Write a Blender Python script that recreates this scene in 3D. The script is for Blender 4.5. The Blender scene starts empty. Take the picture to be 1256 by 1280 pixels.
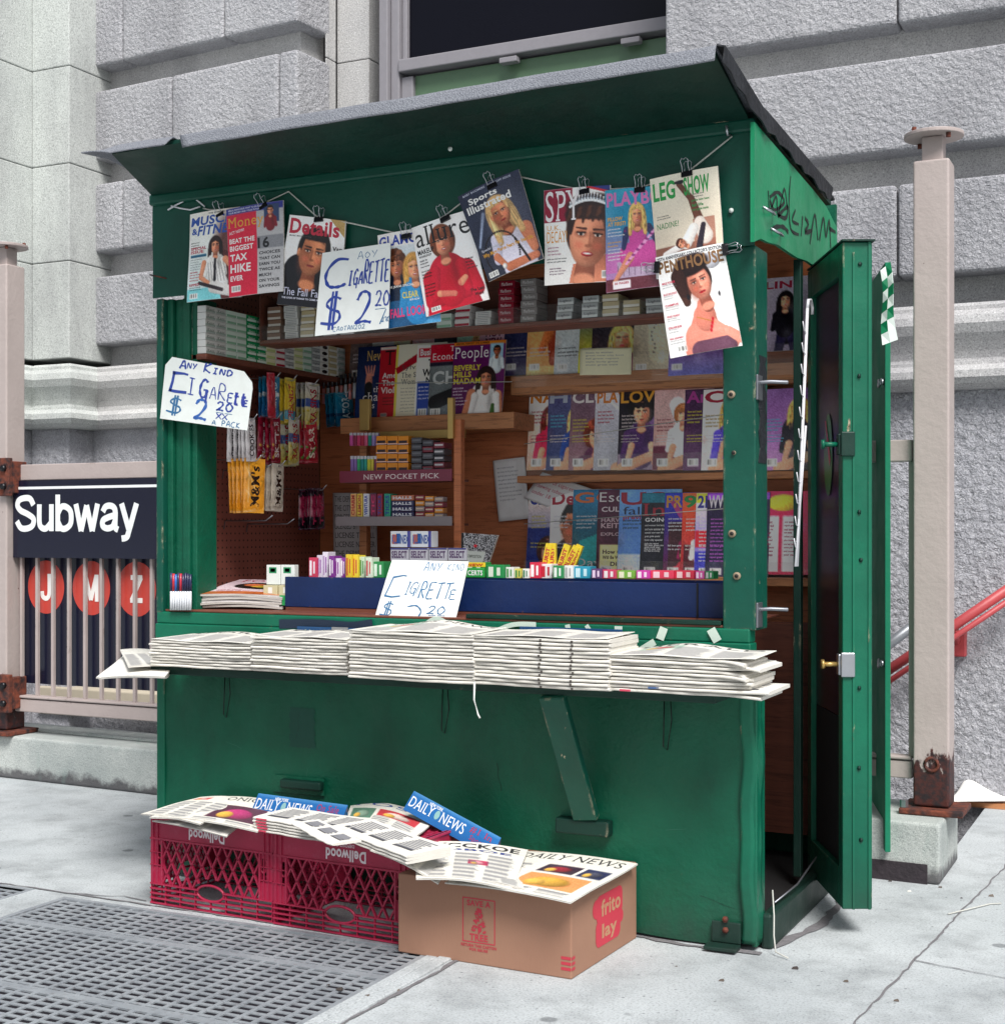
import bpy, math, random
import numpy as np
from mathutils import Vector, Matrix
R = random.Random(7)
nm = ['first', 'second', 'third', 'fourth', 'fifth', 'sixth', 'seventh', 'eighth', 'ninth', 'tenth', 'eleventh', 'twelfth', 'thirteenth', 'fourteenth', 'fifteenth', 'sixteenth']
sc = bpy.context.scene
COL = bpy.data.collections.new('newsstand_scene'); sc.collection.children.link(COL)

# ------------------------------------------------------------------ camera
FP = 1794.0; TH = math.atan(FP / 3727.0); SN, CS = math.sin(TH), math.cos(TH)
Z0 = FP * 2.3 / 1040; L0 = 317 / FP * Z0
CX, CY, CZ = SN * Z0 - CS * L0, -(CS * Z0 + SN * L0), 525 / 1040 * 2.3
cd = bpy.data.cameras.new('camera'); cam = bpy.data.objects.new('camera', cd); COL.objects.link(cam)
cam.location = (CX, CY, CZ); cam.rotation_euler = (math.pi / 2, 0, TH)
cd.sensor_fit = 'HORIZONTAL'; cd.sensor_width = 36; cd.lens = 36 * FP / 1256; cd.shift_y = 25 / 1256
cd.clip_end = 500; sc.camera = cam
# ------------------------------------------------------------------ light
SUN_EL, SUN_AZ = math.radians(51), math.radians(138)     # azimuth clockwise from +Y
w = bpy.data.worlds.new('World'); sc.world = w; w.use_nodes = True
nt = w.node_tree; bg = nt.nodes['Background']
sky = nt.nodes.new('ShaderNodeTexSky'); sky.sky_type = 'NISHITA'; sky.sun_disc = False
sky.sun_elevation = SUN_EL; sky.sun_rotation = SUN_AZ; sky.dust_density = 3.0; sky.air_density = 1.2
hs = nt.nodes.new('ShaderNodeHueSaturation'); hs.inputs['Saturation'].default_value = 0.5
nt.links.new(sky.outputs[0], hs.inputs['Color']); nt.links.new(hs.outputs[0], bg.inputs[0]); bg.inputs[1].default_value = 0.085
sl = bpy.data.lights.new('sun', 'SUN'); sl.energy = 3.0; sl.angle = math.radians(24); sl.color = (1, 0.985, 0.955)
so = bpy.data.objects.new('sun', sl); COL.objects.link(so)
dv = Vector((math.sin(SUN_AZ) * math.cos(SUN_EL), math.cos(SUN_AZ) * math.cos(SUN_EL), math.sin(SUN_EL)))
so.rotation_euler = dv.to_track_quat('Z', 'Y').to_euler(); so.location = (3, -3, 8)
sc.view_settings.view_transform = 'Standard'; sc.view_settings.look = 'None'
sc.view_settings.exposure = 0.46; sc.view_settings.gamma = 1.0

# ------------------------------------------------------------------ helpers
def ray(px, py):
    u = (px - 628) / FP; v = -(py - 665) / FP
    return (-SN + CS * u, CS + SN * u, v)
def onY(px, py, Y):
    d = ray(px, py); t = (Y - CY) / d[1]; return (CX + d[0] * t, Y, CZ + d[2] * t)
def onX(px, py, X):
    d = ray(px, py); t = (X - CX) / d[0]; return (X, CY + d[1] * t, CZ + d[2] * t)
def onZ(px, py, Z):
    d = ray(px, py); t = (Z - CZ) / d[2]; return (CX + d[0] * t, CY + d[1] * t, Z)

def lin(c):
    if isinstance(c, str):
        c = c.lstrip('#'); c = tuple(int(c[i:i + 2], 16) / 255 for i in (0, 2, 4))
    return tuple((x / 12.92 if x <= .04045 else ((x + .055) / 1.055) ** 2.4) for x in c)
def rgb(c):
    c = c.lstrip('#'); return np.array([int(c[i:i + 2], 16) / 255 for i in (0, 2, 4)])

class MB:
    """collects shapes; build() links them as ONE mesh object"""
    def __init__(s): s.v = []; s.f = []; s.c = []; s.m = []; s.sm = []; s.n = 0
    def add(s, v, f, col=(1, 1, 1), mat=0, smooth=False):
        v = [tuple(p) for p in v]; b = s.n; s.v += v; s.n += len(v)
        s.f += [tuple(i + b for i in q) for q in f]; s.m += [mat] * len(f); s.sm += [smooth] * len(f)
        if isinstance(col, str): col = lin(col)
        if isinstance(col, np.ndarray) and col.ndim == 2: s.c += [tuple(x) for x in col]
        else: s.c += [tuple(col)] * len(v)
        return s
    def box(s, x0, x1, y0, y1, z0, z1, col=(1, 1, 1), mat=0):
        return s.hexa([(x0, y0, z0), (x1, y0, z0), (x1, y1, z0), (x0, y1, z0), (x0, y0, z1), (x1, y0, z1), (x1, y1, z1), (x0, y1, z1)], col, mat)
    def hexa(s, p, col=(1, 1, 1), mat=0):
        return s.add(p, [(0, 3, 2, 1), (4, 5, 6, 7), (0, 1, 5, 4), (1, 2, 6, 5), (2, 3, 7, 6), (3, 0, 4, 7)], col, mat)
    def bar(s, a, b, wx, wy, col=(1, 1, 1), mat=0, up=None):
        a = Vector(a); b = Vector(b); d = (b - a).normalized()
        u = Vector(up) if up else (Vector((0, 0, 1)) if abs(d.z) < .9 else Vector((0, 1, 0)))
        r = d.cross(u).normalized(); q = r.cross(d).normalized()
        P = []
        for c in (a, b):
            for i, j in ((-1, -1), (1, -1), (1, 1), (-1, 1)): P.append(c + r * i * wx / 2 + q * j * wy / 2)
        return s.add(P, [(0, 3, 2, 1), (4, 5, 6, 7), (0, 1, 5, 4), (1, 2, 6, 5), (2, 3, 7, 6), (3, 0, 4, 7)], col, mat)
    def tube(s, pts, r, n=6, col=(1, 1, 1), mat=0, closed=False):
        pts = [Vector(p) for p in pts]; V = []; F = []; N = len(pts)
        for i, p in enumerate(pts):
            a = pts[(i - 1) % N] if (closed or i > 0) else p; b = pts[(i + 1) % N] if (closed or i < N - 1) else p
            d = (b - a).normalized(); u = Vector((0, 0, 1)) if abs(d.z) < .95 else Vector((0, 1, 0))
            x = d.cross(u).normalized(); y = x.cross(d)
            rr = r[i] if isinstance(r, (list, tuple)) else r
            for k in range(n): t = 2 * math.pi * k / n; V.append(p + x * math.cos(t) * rr + y * math.sin(t) * rr)
        for i in range(N if closed else N - 1):
            j = (i + 1) % N
            for k in range(n): F.append((i * n + k, i * n + (k + 1) % n, j * n + (k + 1) % n, j * n + k))
        if not closed: F += [tuple(range(n))[::-1], tuple((N - 1) * n + k for k in range(n))]
        return s.add(V, F, col, mat, True)
    def prism(s, poly, fn, d0, d1, col=(1, 1, 1), mat=0):
        """poly: 2D points; fn(a,b,d)->xyz"""
        n = len(poly); V = [fn(a, b, d0) for a, b in poly] + [fn(a, b, d1) for a, b in poly]
        F = [tuple(range(n))[::-1], tuple(range(n, 2 * n))] + [(i, (i + 1) % n, n + (i + 1) % n, n + i) for i in range(n)]
        return s.add(V, F, col, mat)
    def grid(s, fn, nu, nv, col=(1, 1, 1), mat=0, smooth=True, cols=None):
        V = [fn(i / nu, j / nv) for j in range(nv + 1) for i in range(nu + 1)]
        F = [(j * (nu + 1) + i, (j + 1) * (nu + 1) + i, (j + 1) * (nu + 1) + i + 1, j * (nu + 1) + i + 1) for j in range(nv) for i in range(nu)]
        return s.add(V, F, cols if cols is not None else col, mat, smooth)
    def build(s, name, mats, parent=None, bevel=0, seg=2, loc=None, solid=0):
        me = bpy.data.meshes.new(name); ob = bpy.data.objects.new(name, me)
        A = np.array(s.v, dtype=float)
        if parent is not None: L = Vector(parent['_loc']) if '_loc' in parent else Vector((0, 0, 0))
        elif loc is not None: L = Vector(loc)
        else: mn, mx = A.min(0), A.max(0); L = Vector(((mn[0] + mx[0]) / 2, (mn[1] + mx[1]) / 2, mn[2]))
        A = A - np.array(L)
        me.from_pydata(A.tolist(), [], s.f); me.update()
        ca = me.color_attributes.new('Col', 'FLOAT_COLOR', 'POINT')
        C = np.ones((len(s.v), 4), dtype=np.float32); C[:, :3] = np.array(s.c, dtype=np.float32); ca.data.foreach_set('color', C.ravel())
        me.polygons.foreach_set('use_smooth', s.sm); me.polygons.foreach_set('material_index', s.m)
        for m in (mats if isinstance(mats, (list, tuple)) else [mats]): me.materials.append(M[m] if isinstance(m, str) else m)
        COL.objects.link(ob)
        if parent is not None: ob.parent = parent; ob['_loc'] = tuple(L)
        else: ob.location = L; ob['_loc'] = tuple(L)
        if solid:
            md = ob.modifiers.new('solid', 'SOLIDIFY'); md.thickness = solid; md.offset = 0
        if bevel:
            md = ob.modifiers.new('bevel', 'BEVEL'); md.width = bevel; md.segments = seg; md.limit_method = 'ANGLE'; md.angle_limit = math.radians(40)
        me.update(); return ob
def tag(o, label=None, cat=None, group=None, kind=None):
    if label: o['label'] = label
    if cat: o['category'] = cat
    if group: o['group'] = group
    if kind: o['kind'] = kind
    return o
def thing(name, label, cat, loc=(0, 0, 0), group=None):
    o = bpy.data.objects.new(name, None); COL.objects.link(o); o.location = loc; o['_loc'] = tuple(loc); o.empty_display_size = .05
    return tag(o, label, cat, group)
def dup(root, loc, rot=None, label=None, parent=None):
    r = root.copy(); COL.objects.link(r)
    if parent is not None: r.parent = parent
    elif loc is not None: r.location = loc
    if rot is not None: r.rotation_euler = rot
    if label: r['label'] = label
    for ch in list(root.children): dup(ch, None, parent=r)
    return r

# ------------------------------------------------------------------ materials
M = {}
class NT:
    def __init__(s, name):
        m = bpy.data.materials.new(name); m.use_nodes = True; s.m = m; s.t = m.node_tree; s.b = s.t.nodes['Principled BSDF']; M[name] = m
        s.oc = s.n('ShaderNodeTexCoord').outputs['Object']; s.gp = s.n('ShaderNodeNewGeometry').outputs['Position']
    def n(s, t, **k):
        x = s.t.nodes.new(t)
        for a, b in k.items(): setattr(x, a, b)
        return x
    def l(s, a, b): s.t.links.new(a, b)
    def noise(s, scale, detail=4, rough=.55, co=None, sc=None, dist=0):
        n = s.n('ShaderNodeTexNoise'); n.inputs['Scale'].default_value = scale; n.inputs['Detail'].default_value = detail; n.inputs['Roughness'].default_value = rough; n.inputs['Distortion'].default_value = dist
        src = co or s.gp
        if sc:
            mp = s.n('ShaderNodeMapping'); mp.inputs['Scale'].default_value = sc; s.l(src, mp.inputs[0]); src = mp.outputs[0]
        s.l(src, n.inputs['Vector']); return n.outputs['Fac']
    def ramp(s, fac, stops, const=False):
        r = s.n('ShaderNodeValToRGB'); e = r.color_ramp
        if const: e.interpolation = 'CONSTANT'
        while len(e.elements) < len(stops): e.elements.new(.5)
        for el, (p, c) in zip(e.elements, stops):
            el.position = p; el.color = tuple(lin(c)) + (1,) if isinstance(c, str) else ((c, c, c, 1) if not isinstance(c, (tuple, list)) else tuple(c) + (1,))
        s.l(fac, r.inputs[0]); return r.outputs[0]
    def mix(s, fac, a, b, mode='MIX'):
        x = s.n('ShaderNodeMix', data_type='RGBA', blend_type=mode)
        for v, k in ((fac, 0), (a, 6), (b, 7)):
            if hasattr(v, 'links') or hasattr(v, 'is_linked'): s.l(v, x.inputs[k])
            elif k == 0: x.inputs[0].default_value = v
            else: x.inputs[k].default_value = (tuple(lin(v)) if isinstance(v, str) else tuple(v)) + (1,)
        return x.outputs[2]
    def math(s, op, a, b=None, c=None):
        x = s.n('ShaderNodeMath', operation=op)
        for i, v in enumerate((a, b, c)):
            if v is None: continue
            if hasattr(v, 'is_linked'): s.l(v, x.inputs[i])
            else: x.inputs[i].default_value = v
        return x.outputs[0]
    def bump(s, h, strength=.3, dist=.01):
        b = s.n('ShaderNodeBump'); b.inputs['Strength'].default_value = strength; b.inputs['Distance'].default_value = dist
        s.l(h, b.inputs['Height']); s.l(b.outputs[0], s.b.inputs['Normal']); return b
    def out(s, col=None, rough=None, metal=None):
        for v, k in ((col, 'Base Color'), (rough, 'Roughness'), (metal, 'Metallic')):
            if v is None: continue
            if hasattr(v, 'is_linked'): s.l(v, s.b.inputs[k])
            elif k == 'Base Color': s.b.inputs[k].default_value = (tuple(lin(v)) if isinstance(v, str) else tuple(v)) + (1,)
            else: s.b.inputs[k].default_value = v
        return s
def sepz(s, src, ax='Z'):
    x = s.n('ShaderNodeSeparateXYZ'); s.l(src, x.inputs[0]); return x.outputs[ax]

def paint(name, c1, c2, chip='#b9ae93', chips=.0, rough=.38, edge=True, bumps=.15, dark='#0a0f0e', grime=.0, drips=.0):
    s = NT(name)
    base = s.mix(s.ramp(s.noise(2.3, 5), [(.3, 0), (.7, 1)]), c1, c2)
    base = s.mix(s.math('MULTIPLY', s.ramp(s.noise(38, 6, .7), [(.45, 0), (.75, 1)]), .35), base, c2)
    if grime:
        g = s.math('MULTIPLY', s.ramp(s.noise(3.1, 8, .7, sc=(1, 1, .45)), [(.48, 0), (.72, 1)]), grime)
        base = s.mix(g, base, dark)
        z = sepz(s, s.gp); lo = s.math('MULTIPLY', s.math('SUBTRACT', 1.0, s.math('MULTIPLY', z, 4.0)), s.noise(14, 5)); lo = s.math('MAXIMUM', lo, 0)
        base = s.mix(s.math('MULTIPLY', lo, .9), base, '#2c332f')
    if chips:
        k = s.ramp(s.noise(26, 8, .72, sc=(1, 1, .35)), [(chips_t(chips), 0), (chips_t(chips) + .015, 1)])
        if edge:
            bv = s.n('ShaderNodeBevel'); bv.samples = 3; bv.inputs['Radius'].default_value = .012
            g = s.n('ShaderNodeNewGeometry'); dt = s.n('ShaderNodeVectorMath', operation='DOT_PRODUCT')
            s.l(bv.outputs[0], dt.inputs[0]); s.l(g.outputs['Normal'], dt.inputs[1])
            e = s.ramp(dt.outputs['Value'], [(.80, 1), (.985, 0)])
            kt = .52 if name == 'green_post' else .60; ke = s.ramp(s.noise(17, 8, .75, sc=(1, 1, .3)), [(kt, 0), (kt + .04, 1)])
            k = s.math('MAXIMUM', k, s.math('MULTIPLY', e, ke))
        base = s.mix(k, base, s.mix(s.ramp(s.noise(60, 3), [(.4, 0), (.6, 1)]), chip, '#5d4b39'))
    h = s.math('ADD', s.math('MULTIPLY', s.noise(9, 3), 1.0), s.math('MULTIPLY', s.noise(90, 4), .25))
    s.bump(h, bumps, .02); s.b.inputs['Specular IOR Level'].default_value = .35
    s.out(base, s.ramp(s.noise(12, 5), [(.3, rough - .08), (.8, rough + .18)])); return s
def chips_t(a): return .80 - a * .25
G1, G2 = '#12704f', '#0c5a41'
paint('green_panel', '#076046', '#054a36', chips=.34, grime=.35, rough=.46, bumps=.35, edge=False)
paint('green_light', '#0f6e52', '#0a5c46', chips=.16, rough=.4, grime=.25)
paint('green_side', '#1a8c60', '#137a52', chips=.15, rough=.42, grime=.2, edge=False)
paint('green_post', '#0b5544', '#074438', chips=.62, rough=.42, grime=.3)
paint('green_fascia', '#095040', '#064034', chips=.1, rough=.4, grime=.3, edge=False)
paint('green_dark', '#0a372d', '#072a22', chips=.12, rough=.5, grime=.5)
paint('green_door', '#0a6c50', '#07523f', chips=.42, rough=.36, grime=.15)
paint('green_matt', '#0f7a5a', '#0b684c', chips=.2, rough=.75, edge=False)
paint('blue_paint', '#122a5c', '#0e214a', chips=.3, chip='#a06a46', rough=.4, grime=.2)
s = paint('post_paint', '#b6a9a5', '#a69996', chip='#4a2d26', chips=.22, rough=.5, bumps=.2)
# rust creeping up from the foot of the posts
def rustfoot(name, z0, z1):
    s = NT(name); base = s.mix(s.noise(5, 4), '#b9aca8', '#a39793'); z = sepz(s, s.gp)
    lo = s.math('DIVIDE', s.math('SUBTRACT', z1, z), z1 - z0)
    k = s.ramp(s.math('ADD', s.math('MULTIPLY', lo, .55), s.math('MULTIPLY', s.noise(15, 8, .7, sc=(1, 1, .45)), .62)), [(.66, 0), (.69, 1)])
    sp = s.ramp(s.noise(30, 6, .7), [(.70, 0), (.72, 1)])
    base = s.mix(s.math('MAXIMUM', k, sp), base, s.mix(s.ramp(s.noise(40, 5), [(.4, 0), (.6, 1)]), '#4a211c', '#241a1e'))
    s.bump(s.noise(50, 5), .2, .01); s.out(base, .6)
rustfoot('post_rusty', .2, .75)
s = NT('rust'); s.out(s.mix(s.ramp(s.noise(30, 6), [(.35, 0), (.65, 1)]), '#7a3c28', '#2a1d1f'), .8); s.bump(s.noise(60, 6), .5, .01)

def stone(name, a, b, rough_amt, sc_=95, dist=.012):
    s = NT(name)
    big = s.mix(s.ramp(s.noise(.9, 6, .6), [(.3, 0), (.7, 1)]), a, b)
    sp = s.noise(150, 3, .7)
    c = s.mix(s.ramp(sp, [(.36, 0.0), (.52, 1.0)]), s.mix(.45, big, '#2f2e34'), big)
    c = s.mix(s.math('MULTIPLY', s.ramp(s.noise(110, 2, .6), [(.58, 0), (.70, 1)]), .35), c, '#ffffff')
    st = s.math('MULTIPLY', s.ramp(s.noise(1.6, 7, .7, sc=(1, 1, .35)), [(.45, 0), (.75, 1)]), .5)
    c = s.mix(st, c, '#66646a')
    v = s.n('ShaderNodeTexVoronoi', feature='SMOOTH_F1'); v.inputs['Scale'].default_value = sc_ * .55; v.inputs['Smoothness'].default_value = .6
    s.l(s.gp, v.inputs['Vector'])
    h = s.math('ADD', s.math('MULTIPLY', v.outputs['Distance'], .5), s.noise(sc_, 5, .62, dist=.6))
    s.bump(h, rough_amt, dist); s.out(c, .9); return s
stone('stone_rough', '#c6c6ca', '#adadb4', 1.0, 75, .018)
stone('stone_fine', '#c6c5c3', '#b5b4b6', .5, 150, .004)
stone('stone_pale', '#cfd3cf', '#c0c5c2', .45, 150, .004)
stone('stone_stucco', '#c0c0c6', '#adadb5', 1.0, 48, .022)

s = NT('concrete')
c = s.mix(s.ramp(s.noise(1.3, 8, .62), [(.30, 0), (.70, 1)]), '#c8cdcf', '#a8aeb1')
c = s.mix(s.math('MULTIPLY', s.ramp(s.noise(4.5, 8, .7), [(.46, 0), (.68, 1)]), .55), c, '#7c8082')
c = s.mix(s.ramp(s.noise(150, 3, .7), [(.35, .45), (.5, 0)]), c, '#5c6064')
c = s.mix(s.ramp(s.noise(160, 2, .6), [(.62, 0), (.74, .4)]), c, '#eef0ee')
v = s.n('ShaderNodeTexVoronoi', feature='F1'); v.inputs['Scale'].default_value = 3.2; s.l(s.gp, v.inputs['Vector'])
wob = s.math('ADD', v.outputs['Distance'], s.math('MULTIPLY', s.noise(30, 3), .05))
gum = s.ramp(wob, [(.085, 1), (.105, 0)])
c = s.mix(s.math('MULTIPLY', gum, .62), c, '#55595c')
v2 = s.n('ShaderNodeTexVoronoi', feature='F1'); v2.inputs['Scale'].default_value = 21; s.l(s.gp, v2.inputs['Vector'])
c = s.mix(s.math('MULTIPLY', s.ramp(v2.outputs['Distance'], [(.06, 1), (.1, 0)]), .55), c, '#4a4d50')
s.bump(s.math('ADD', s.noise(160, 5, .7), s.math('MULTIPLY', s.noise(12, 5), 1.5)), .35, .006); s.out(c, .88)
s = NT('concrete_curb')
c = s.mix(s.ramp(s.noise(3, 8, .65), [(.32, 0), (.68, 1)]), '#c4c8c4', '#9fa6a4')
z = sepz(s, s.gp); lo = s.ramp(s.math('ADD', s.math('MULTIPLY', z, 2.2), s.math('MULTIPLY', s.noise(9, 7, .7), .3)), [(.20, 1), (.27, 0)])
c = s.mix(s.math('MULTIPLY', lo, .85), c, '#3f3a3f')
c = s.mix(s.ramp(s.noise(240, 2), [(.35, .4), (.5, 0)]), c, '#5c6064')
c = s.mix(s.math('MULTIPLY', s.ramp(s.noise(14, 5, .6, sc=(1, 1, .2)), [(.6, 0), (.75, 1)]), .4), c, '#7f9a92')
s.bump(s.noise(90, 6, .7), .5, .01); s.out(c, .9)
s = NT('tar'); s.out(s.mix(s.noise(30, 5), '#241f24', '#3a3238'), .85); s.bump(s.noise(60, 5), .5, .01)
s = NT('grate_steel'); c = s.mix(s.ramp(s.noise(8, 6, .65), [(.3, 0), (.7, 1)]), '#a9afb4', '#858b92')
c = s.mix(s.math('MULTIPLY', s.ramp(s.noise(55, 5, .7), [(.55, 0), (.7, 1)]), .5), c, '#5e4f50'); s.out(c, .55, .25); s.bump(s.noise(120, 4), .2, .003)
s = NT('grate_side_dark'); s.out(s.mix(s.noise(30, 5), '#35333c', '#211e25'), .85)  # darker tone for the bar sides below the tops, so the slots read dark
s = NT('pit'); s.out(s.mix(s.noise(12, 6), '#1c1a22', '#0e0d12'), .95)
s = NT('dirt'); c = s.mix(s.noise(60, 6, .7), '#8b8a8c', '#5a555a'); s.out(c, .95); s.bump(s.noise(90, 6), .6, .01)
s = NT('felt')
wv = s.n('ShaderNodeTexVoronoi', feature='F1'); wv.inputs['Scale'].default_value = 230; s.l(s.gp, wv.inputs['Vector'])
c = s.mix(s.ramp(wv.outputs['Distance'], [(.25, 0), (.5, 1)]), '#8e9199', '#73767e'); s.out(c, .75); s.bump(wv.outputs['Distance'], .6, .004)
s = NT('tar_felt'); s.out(s.mix(s.noise(20, 5), '#0d0f14', '#20232b'), .6); s.bump(s.noise(25, 6), .7, .02)
def wood(name, a, b, dark='#3a1c12', sc_=(1.2, 10, 14)):
    s = NT(name); n = s.noise(2.2, 6, .6, co=s.gp, sc=sc_, dist=1.2)
    c = s.mix(s.ramp(n, [(.3, 0), (.7, 1)]), a, b); c = s.mix(s.math('MULTIPLY', s.ramp(s.noise(7, 6, .7, sc=sc_), [(.52, 0), (.62, 1)]), .45), c, dark)
    s.out(c, .55); s.bump(n, .15, .005)
wood('plywood', '#c8794e', '#b2663f', '#6b3520'); wood('shelf_wood', '#c4865a', '#b0744a'); wood('dark_wood', '#7a4534', '#65372a', '#2c1711')
s = NT('pegboard')
mp = s.n('ShaderNodeSeparateXYZ'); s.l(s.gp, mp.inputs[0])
def cell(o, p):
    f = s.math('FRACT', s.math('DIVIDE', o, p)); return s.math('ABSOLUTE', s.math('SUBTRACT', f, .5))
dy = cell(mp.outputs['Y'], .0254); dz = cell(mp.outputs['Z'], .0254)
rr = s.math('SQRT', s.math('ADD', s.math('MULTIPLY', dy, dy), s.math('MULTIPLY', dz, dz)))
s.out(s.mix(s.ramp(rr, [(.13, 1), (.17, 0)]), s.mix(s.noise(5, 4), '#96594c', '#834a40'), '#2a1512'), .6)
s = NT('mesh_panel')
mp = s.n('ShaderNodeSeparateXYZ'); s.l(s.gp, mp.inputs[0])
dy = cell(mp.outputs['Y'], .016); dz = cell(mp.outputs['Z'], .0254)
rr = s.math('ADD', s.math('MULTIPLY', dy, dy), s.math('MULTIPLY', dz, dz))
s.out(s.mix(s.ramp(rr, [(.03, 1), (.05, 0)]), s.mix(s.noise(3, 4), '#23223a', '#191826'), '#08080d'), .3)
def print_mat(name, rough, spec=.5, coat=0):
    s = NT(name); a = s.n('ShaderNodeVertexColor'); a.layer_name = 'Col'
    c = a.outputs['Color']
    if name == 'newsprint' or name == 'card':
        c = s.mix(s.math('MULTIPLY', s.ramp(s.noise(25, 6, .7), [(.4, 0), (.8, 1)]), .14), c, '#8e8a80')
    if name == 'plastic_print': c = s.mix(s.math('MULTIPLY', s.noise(40, 4), .12), c, '#000000')
    s.out(c, rough); s.b.inputs['Coat Weight'].default_value = coat; s.b.inputs['Coat Roughness'].default_value = .12
    s.bump(s.noise(18, 3), .06, .01); return s
print_mat('gloss_print', .32, coat=.25); print_mat('newsprint', .8); print_mat('card', .6); print_mat('plastic_print', .35, coat=.15)
print_mat('foil_print', .22, coat=.6); print_mat('dull_print', .7); print_mat('metal_print', .3)
s = NT('page_edge'); n = s.noise(30, 3, .5, sc=(.3, .3, 40)); s.out(s.mix(s.ramp(n, [(.35, 0), (.6, 1)]), '#e6e3dc', '#a9a59e'), .8)
s = NT('crate_red'); c = s.mix(s.ramp(s.noise(4, 5), [(.3, 0), (.7, 1)]), '#b4284c', '#96203e'); c = s.mix(s.math('MULTIPLY', s.ramp(s.noise(30, 7, .75), [(.55, 0), (.75, 1)]), .35), c, '#c06a80')
s.out(c, .42); s.bump(s.noise(60, 5), .15, .004)
s = NT('cardboard'); n = s.noise(6, 5, sc=(1, 1, 1)); c = s.mix(n, '#a47c66', '#926b57'); c = s.mix(s.math('MULTIPLY', s.ramp(s.noise(60, 5, .6, sc=(14, 14, .6)), [(.5, 0), (.7, 1)]), .12), c, '#7a5540'); s.out(c, .85); s.bump(s.noise(40, 5, .6, sc=(6, 6, .5)), .12, .003)
def simple(name, c, rough=.5, metal=0, bump=0):
    s = NT(name); s.out(s.mix(s.math('MULTIPLY', s.noise(22, 6, .65), .45), c, tuple(x * .6 for x in lin(c))), rough, metal)
    if bump: s.bump(s.noise(60, 4), bump, .004)
    return s
simple('black_metal', '#141318', .35, .3); simple('steel', '#b9bcc2', .3, .9); simple('wire_grey', '#8b8d94', .4, .8); simple('cord_white', '#c9c9c2', .7)
simple('brass', '#c0a060', .35, .6); simple('white_plastic', '#e8e8ee', .4); simple('red_rail', '#b8484c', .45, 0, .2); simple('grey_rail', '#8d9096', .4, .4)
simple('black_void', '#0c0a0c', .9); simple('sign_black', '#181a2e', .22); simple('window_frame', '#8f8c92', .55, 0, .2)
simple('window_green', '#5d7a5e', .35); simple('glass_dark', '#0b0b16', .3).b.inputs['Specular IOR Level'].default_value = .2; simple('beige', '#c3b8a4', .8, 0, .3); simple('dark_red', '#5a1826', .5)
s = NT('plexi'); t = s.t; tr = s.n('ShaderNodeBsdfTransparent'); gl = s.n('ShaderNodeBsdfGlossy'); gl.inputs['Roughness'].default_value = .06
df = s.n('ShaderNodeBsdfDiffuse'); df.inputs[0].default_value = (.7, .7, .68, 1)
m1 = s.n('ShaderNodeMixShader'); m1.inputs[0].default_value = .55; s.l(gl.outputs[0], m1.inputs[1]); s.l(df.outputs[0], m1.inputs[2])
m2 = s.n('ShaderNodeMixShader'); m2.inputs[0].default_value = .09; s.l(tr.outputs[0], m2.inputs[1]); s.l(m1.outputs[0], m2.inputs[2])
s.l(m2.outputs[0], t.nodes['Material Output'].inputs[0])

# ------------------------------------------------------------------ lettering
GLY = {}
def glyph_init():
    chars = [chr(i) for i in range(33, 127)] + list('ЯИЛЖ')
    tmp = bpy.data.collections.new('tmp'); sc.collection.children.link(tmp); objs = []
    def mk(body, off):
        c = bpy.data.curves.new('t', 'FONT'); c.body = body; c.size = 1; c.resolution_u = 3; c.offset = off; c.fill_mode = 'FRONT'
        o = bpy.data.objects.new('t', c); tmp.objects.link(o); return o
    for st, off in (('r', 0.0), ('b', .030)):
        objs.append((st, None, mk('II', off)))
        for ch in chars: objs.append((st, ch, mk(ch, off))); objs.append((st, '+' + ch, mk('I' + ch + 'I', off)))
    dg = bpy.context.evaluated_depsgraph_get(); dg.update(); base = {}
    for st, k, o in objs:
        me = o.evaluated_get(dg).to_mesh()
        co = np.zeros(len(me.vertices) * 3); me.vertices.foreach_get('co', co); co = co.reshape(-1, 3)[:, :2]
        if k is None: base[st] = co[:, 0].max()
        elif len(k) == 2 and k[0] == '+': GLY[(st, k[1], 'w')] = co[:, 0].max() - base[st]
        else: GLY[(st, k)] = (co, [tuple(p.vertices) for p in me.polygons])
        o.evaluated_get(dg).to_mesh_clear()
    for _, _, o in objs:
        c = o.data; bpy.data.objects.remove(o); bpy.data.curves.remove(c)
    bpy.data.collections.remove(tmp)
glyph_init()
def serif(co, fs):
    """adds slab serifs at the flat ends of upright strokes"""
    from collections import Counter
    cnt = Counter()
    for f in fs:
        for i in range(len(f)): a, b = f[i], f[(i + 1) % len(f)]; cnt[(min(a, b), max(a, b))] += 1
    out = []
    y0, y1 = co[:, 1].min(), co[:, 1].max()
    for (a, b), k in cnt.items():
        if k != 1: continue
        A, B = co[a], co[b]
        if abs(A[1] - B[1]) < 1e-4 and .03 < abs(A[0] - B[0]) < .22:
            x0, x1 = sorted((A[0], B[0])); e = .055
            if abs(A[1] - y0) < .004: out.append((x0 - e, x1 + e, y0, y0 + .04))
            elif abs(A[1] - y1) < .004: out.append((x0 - e, x1 + e, y1 - .04, y1))
    return out
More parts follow.
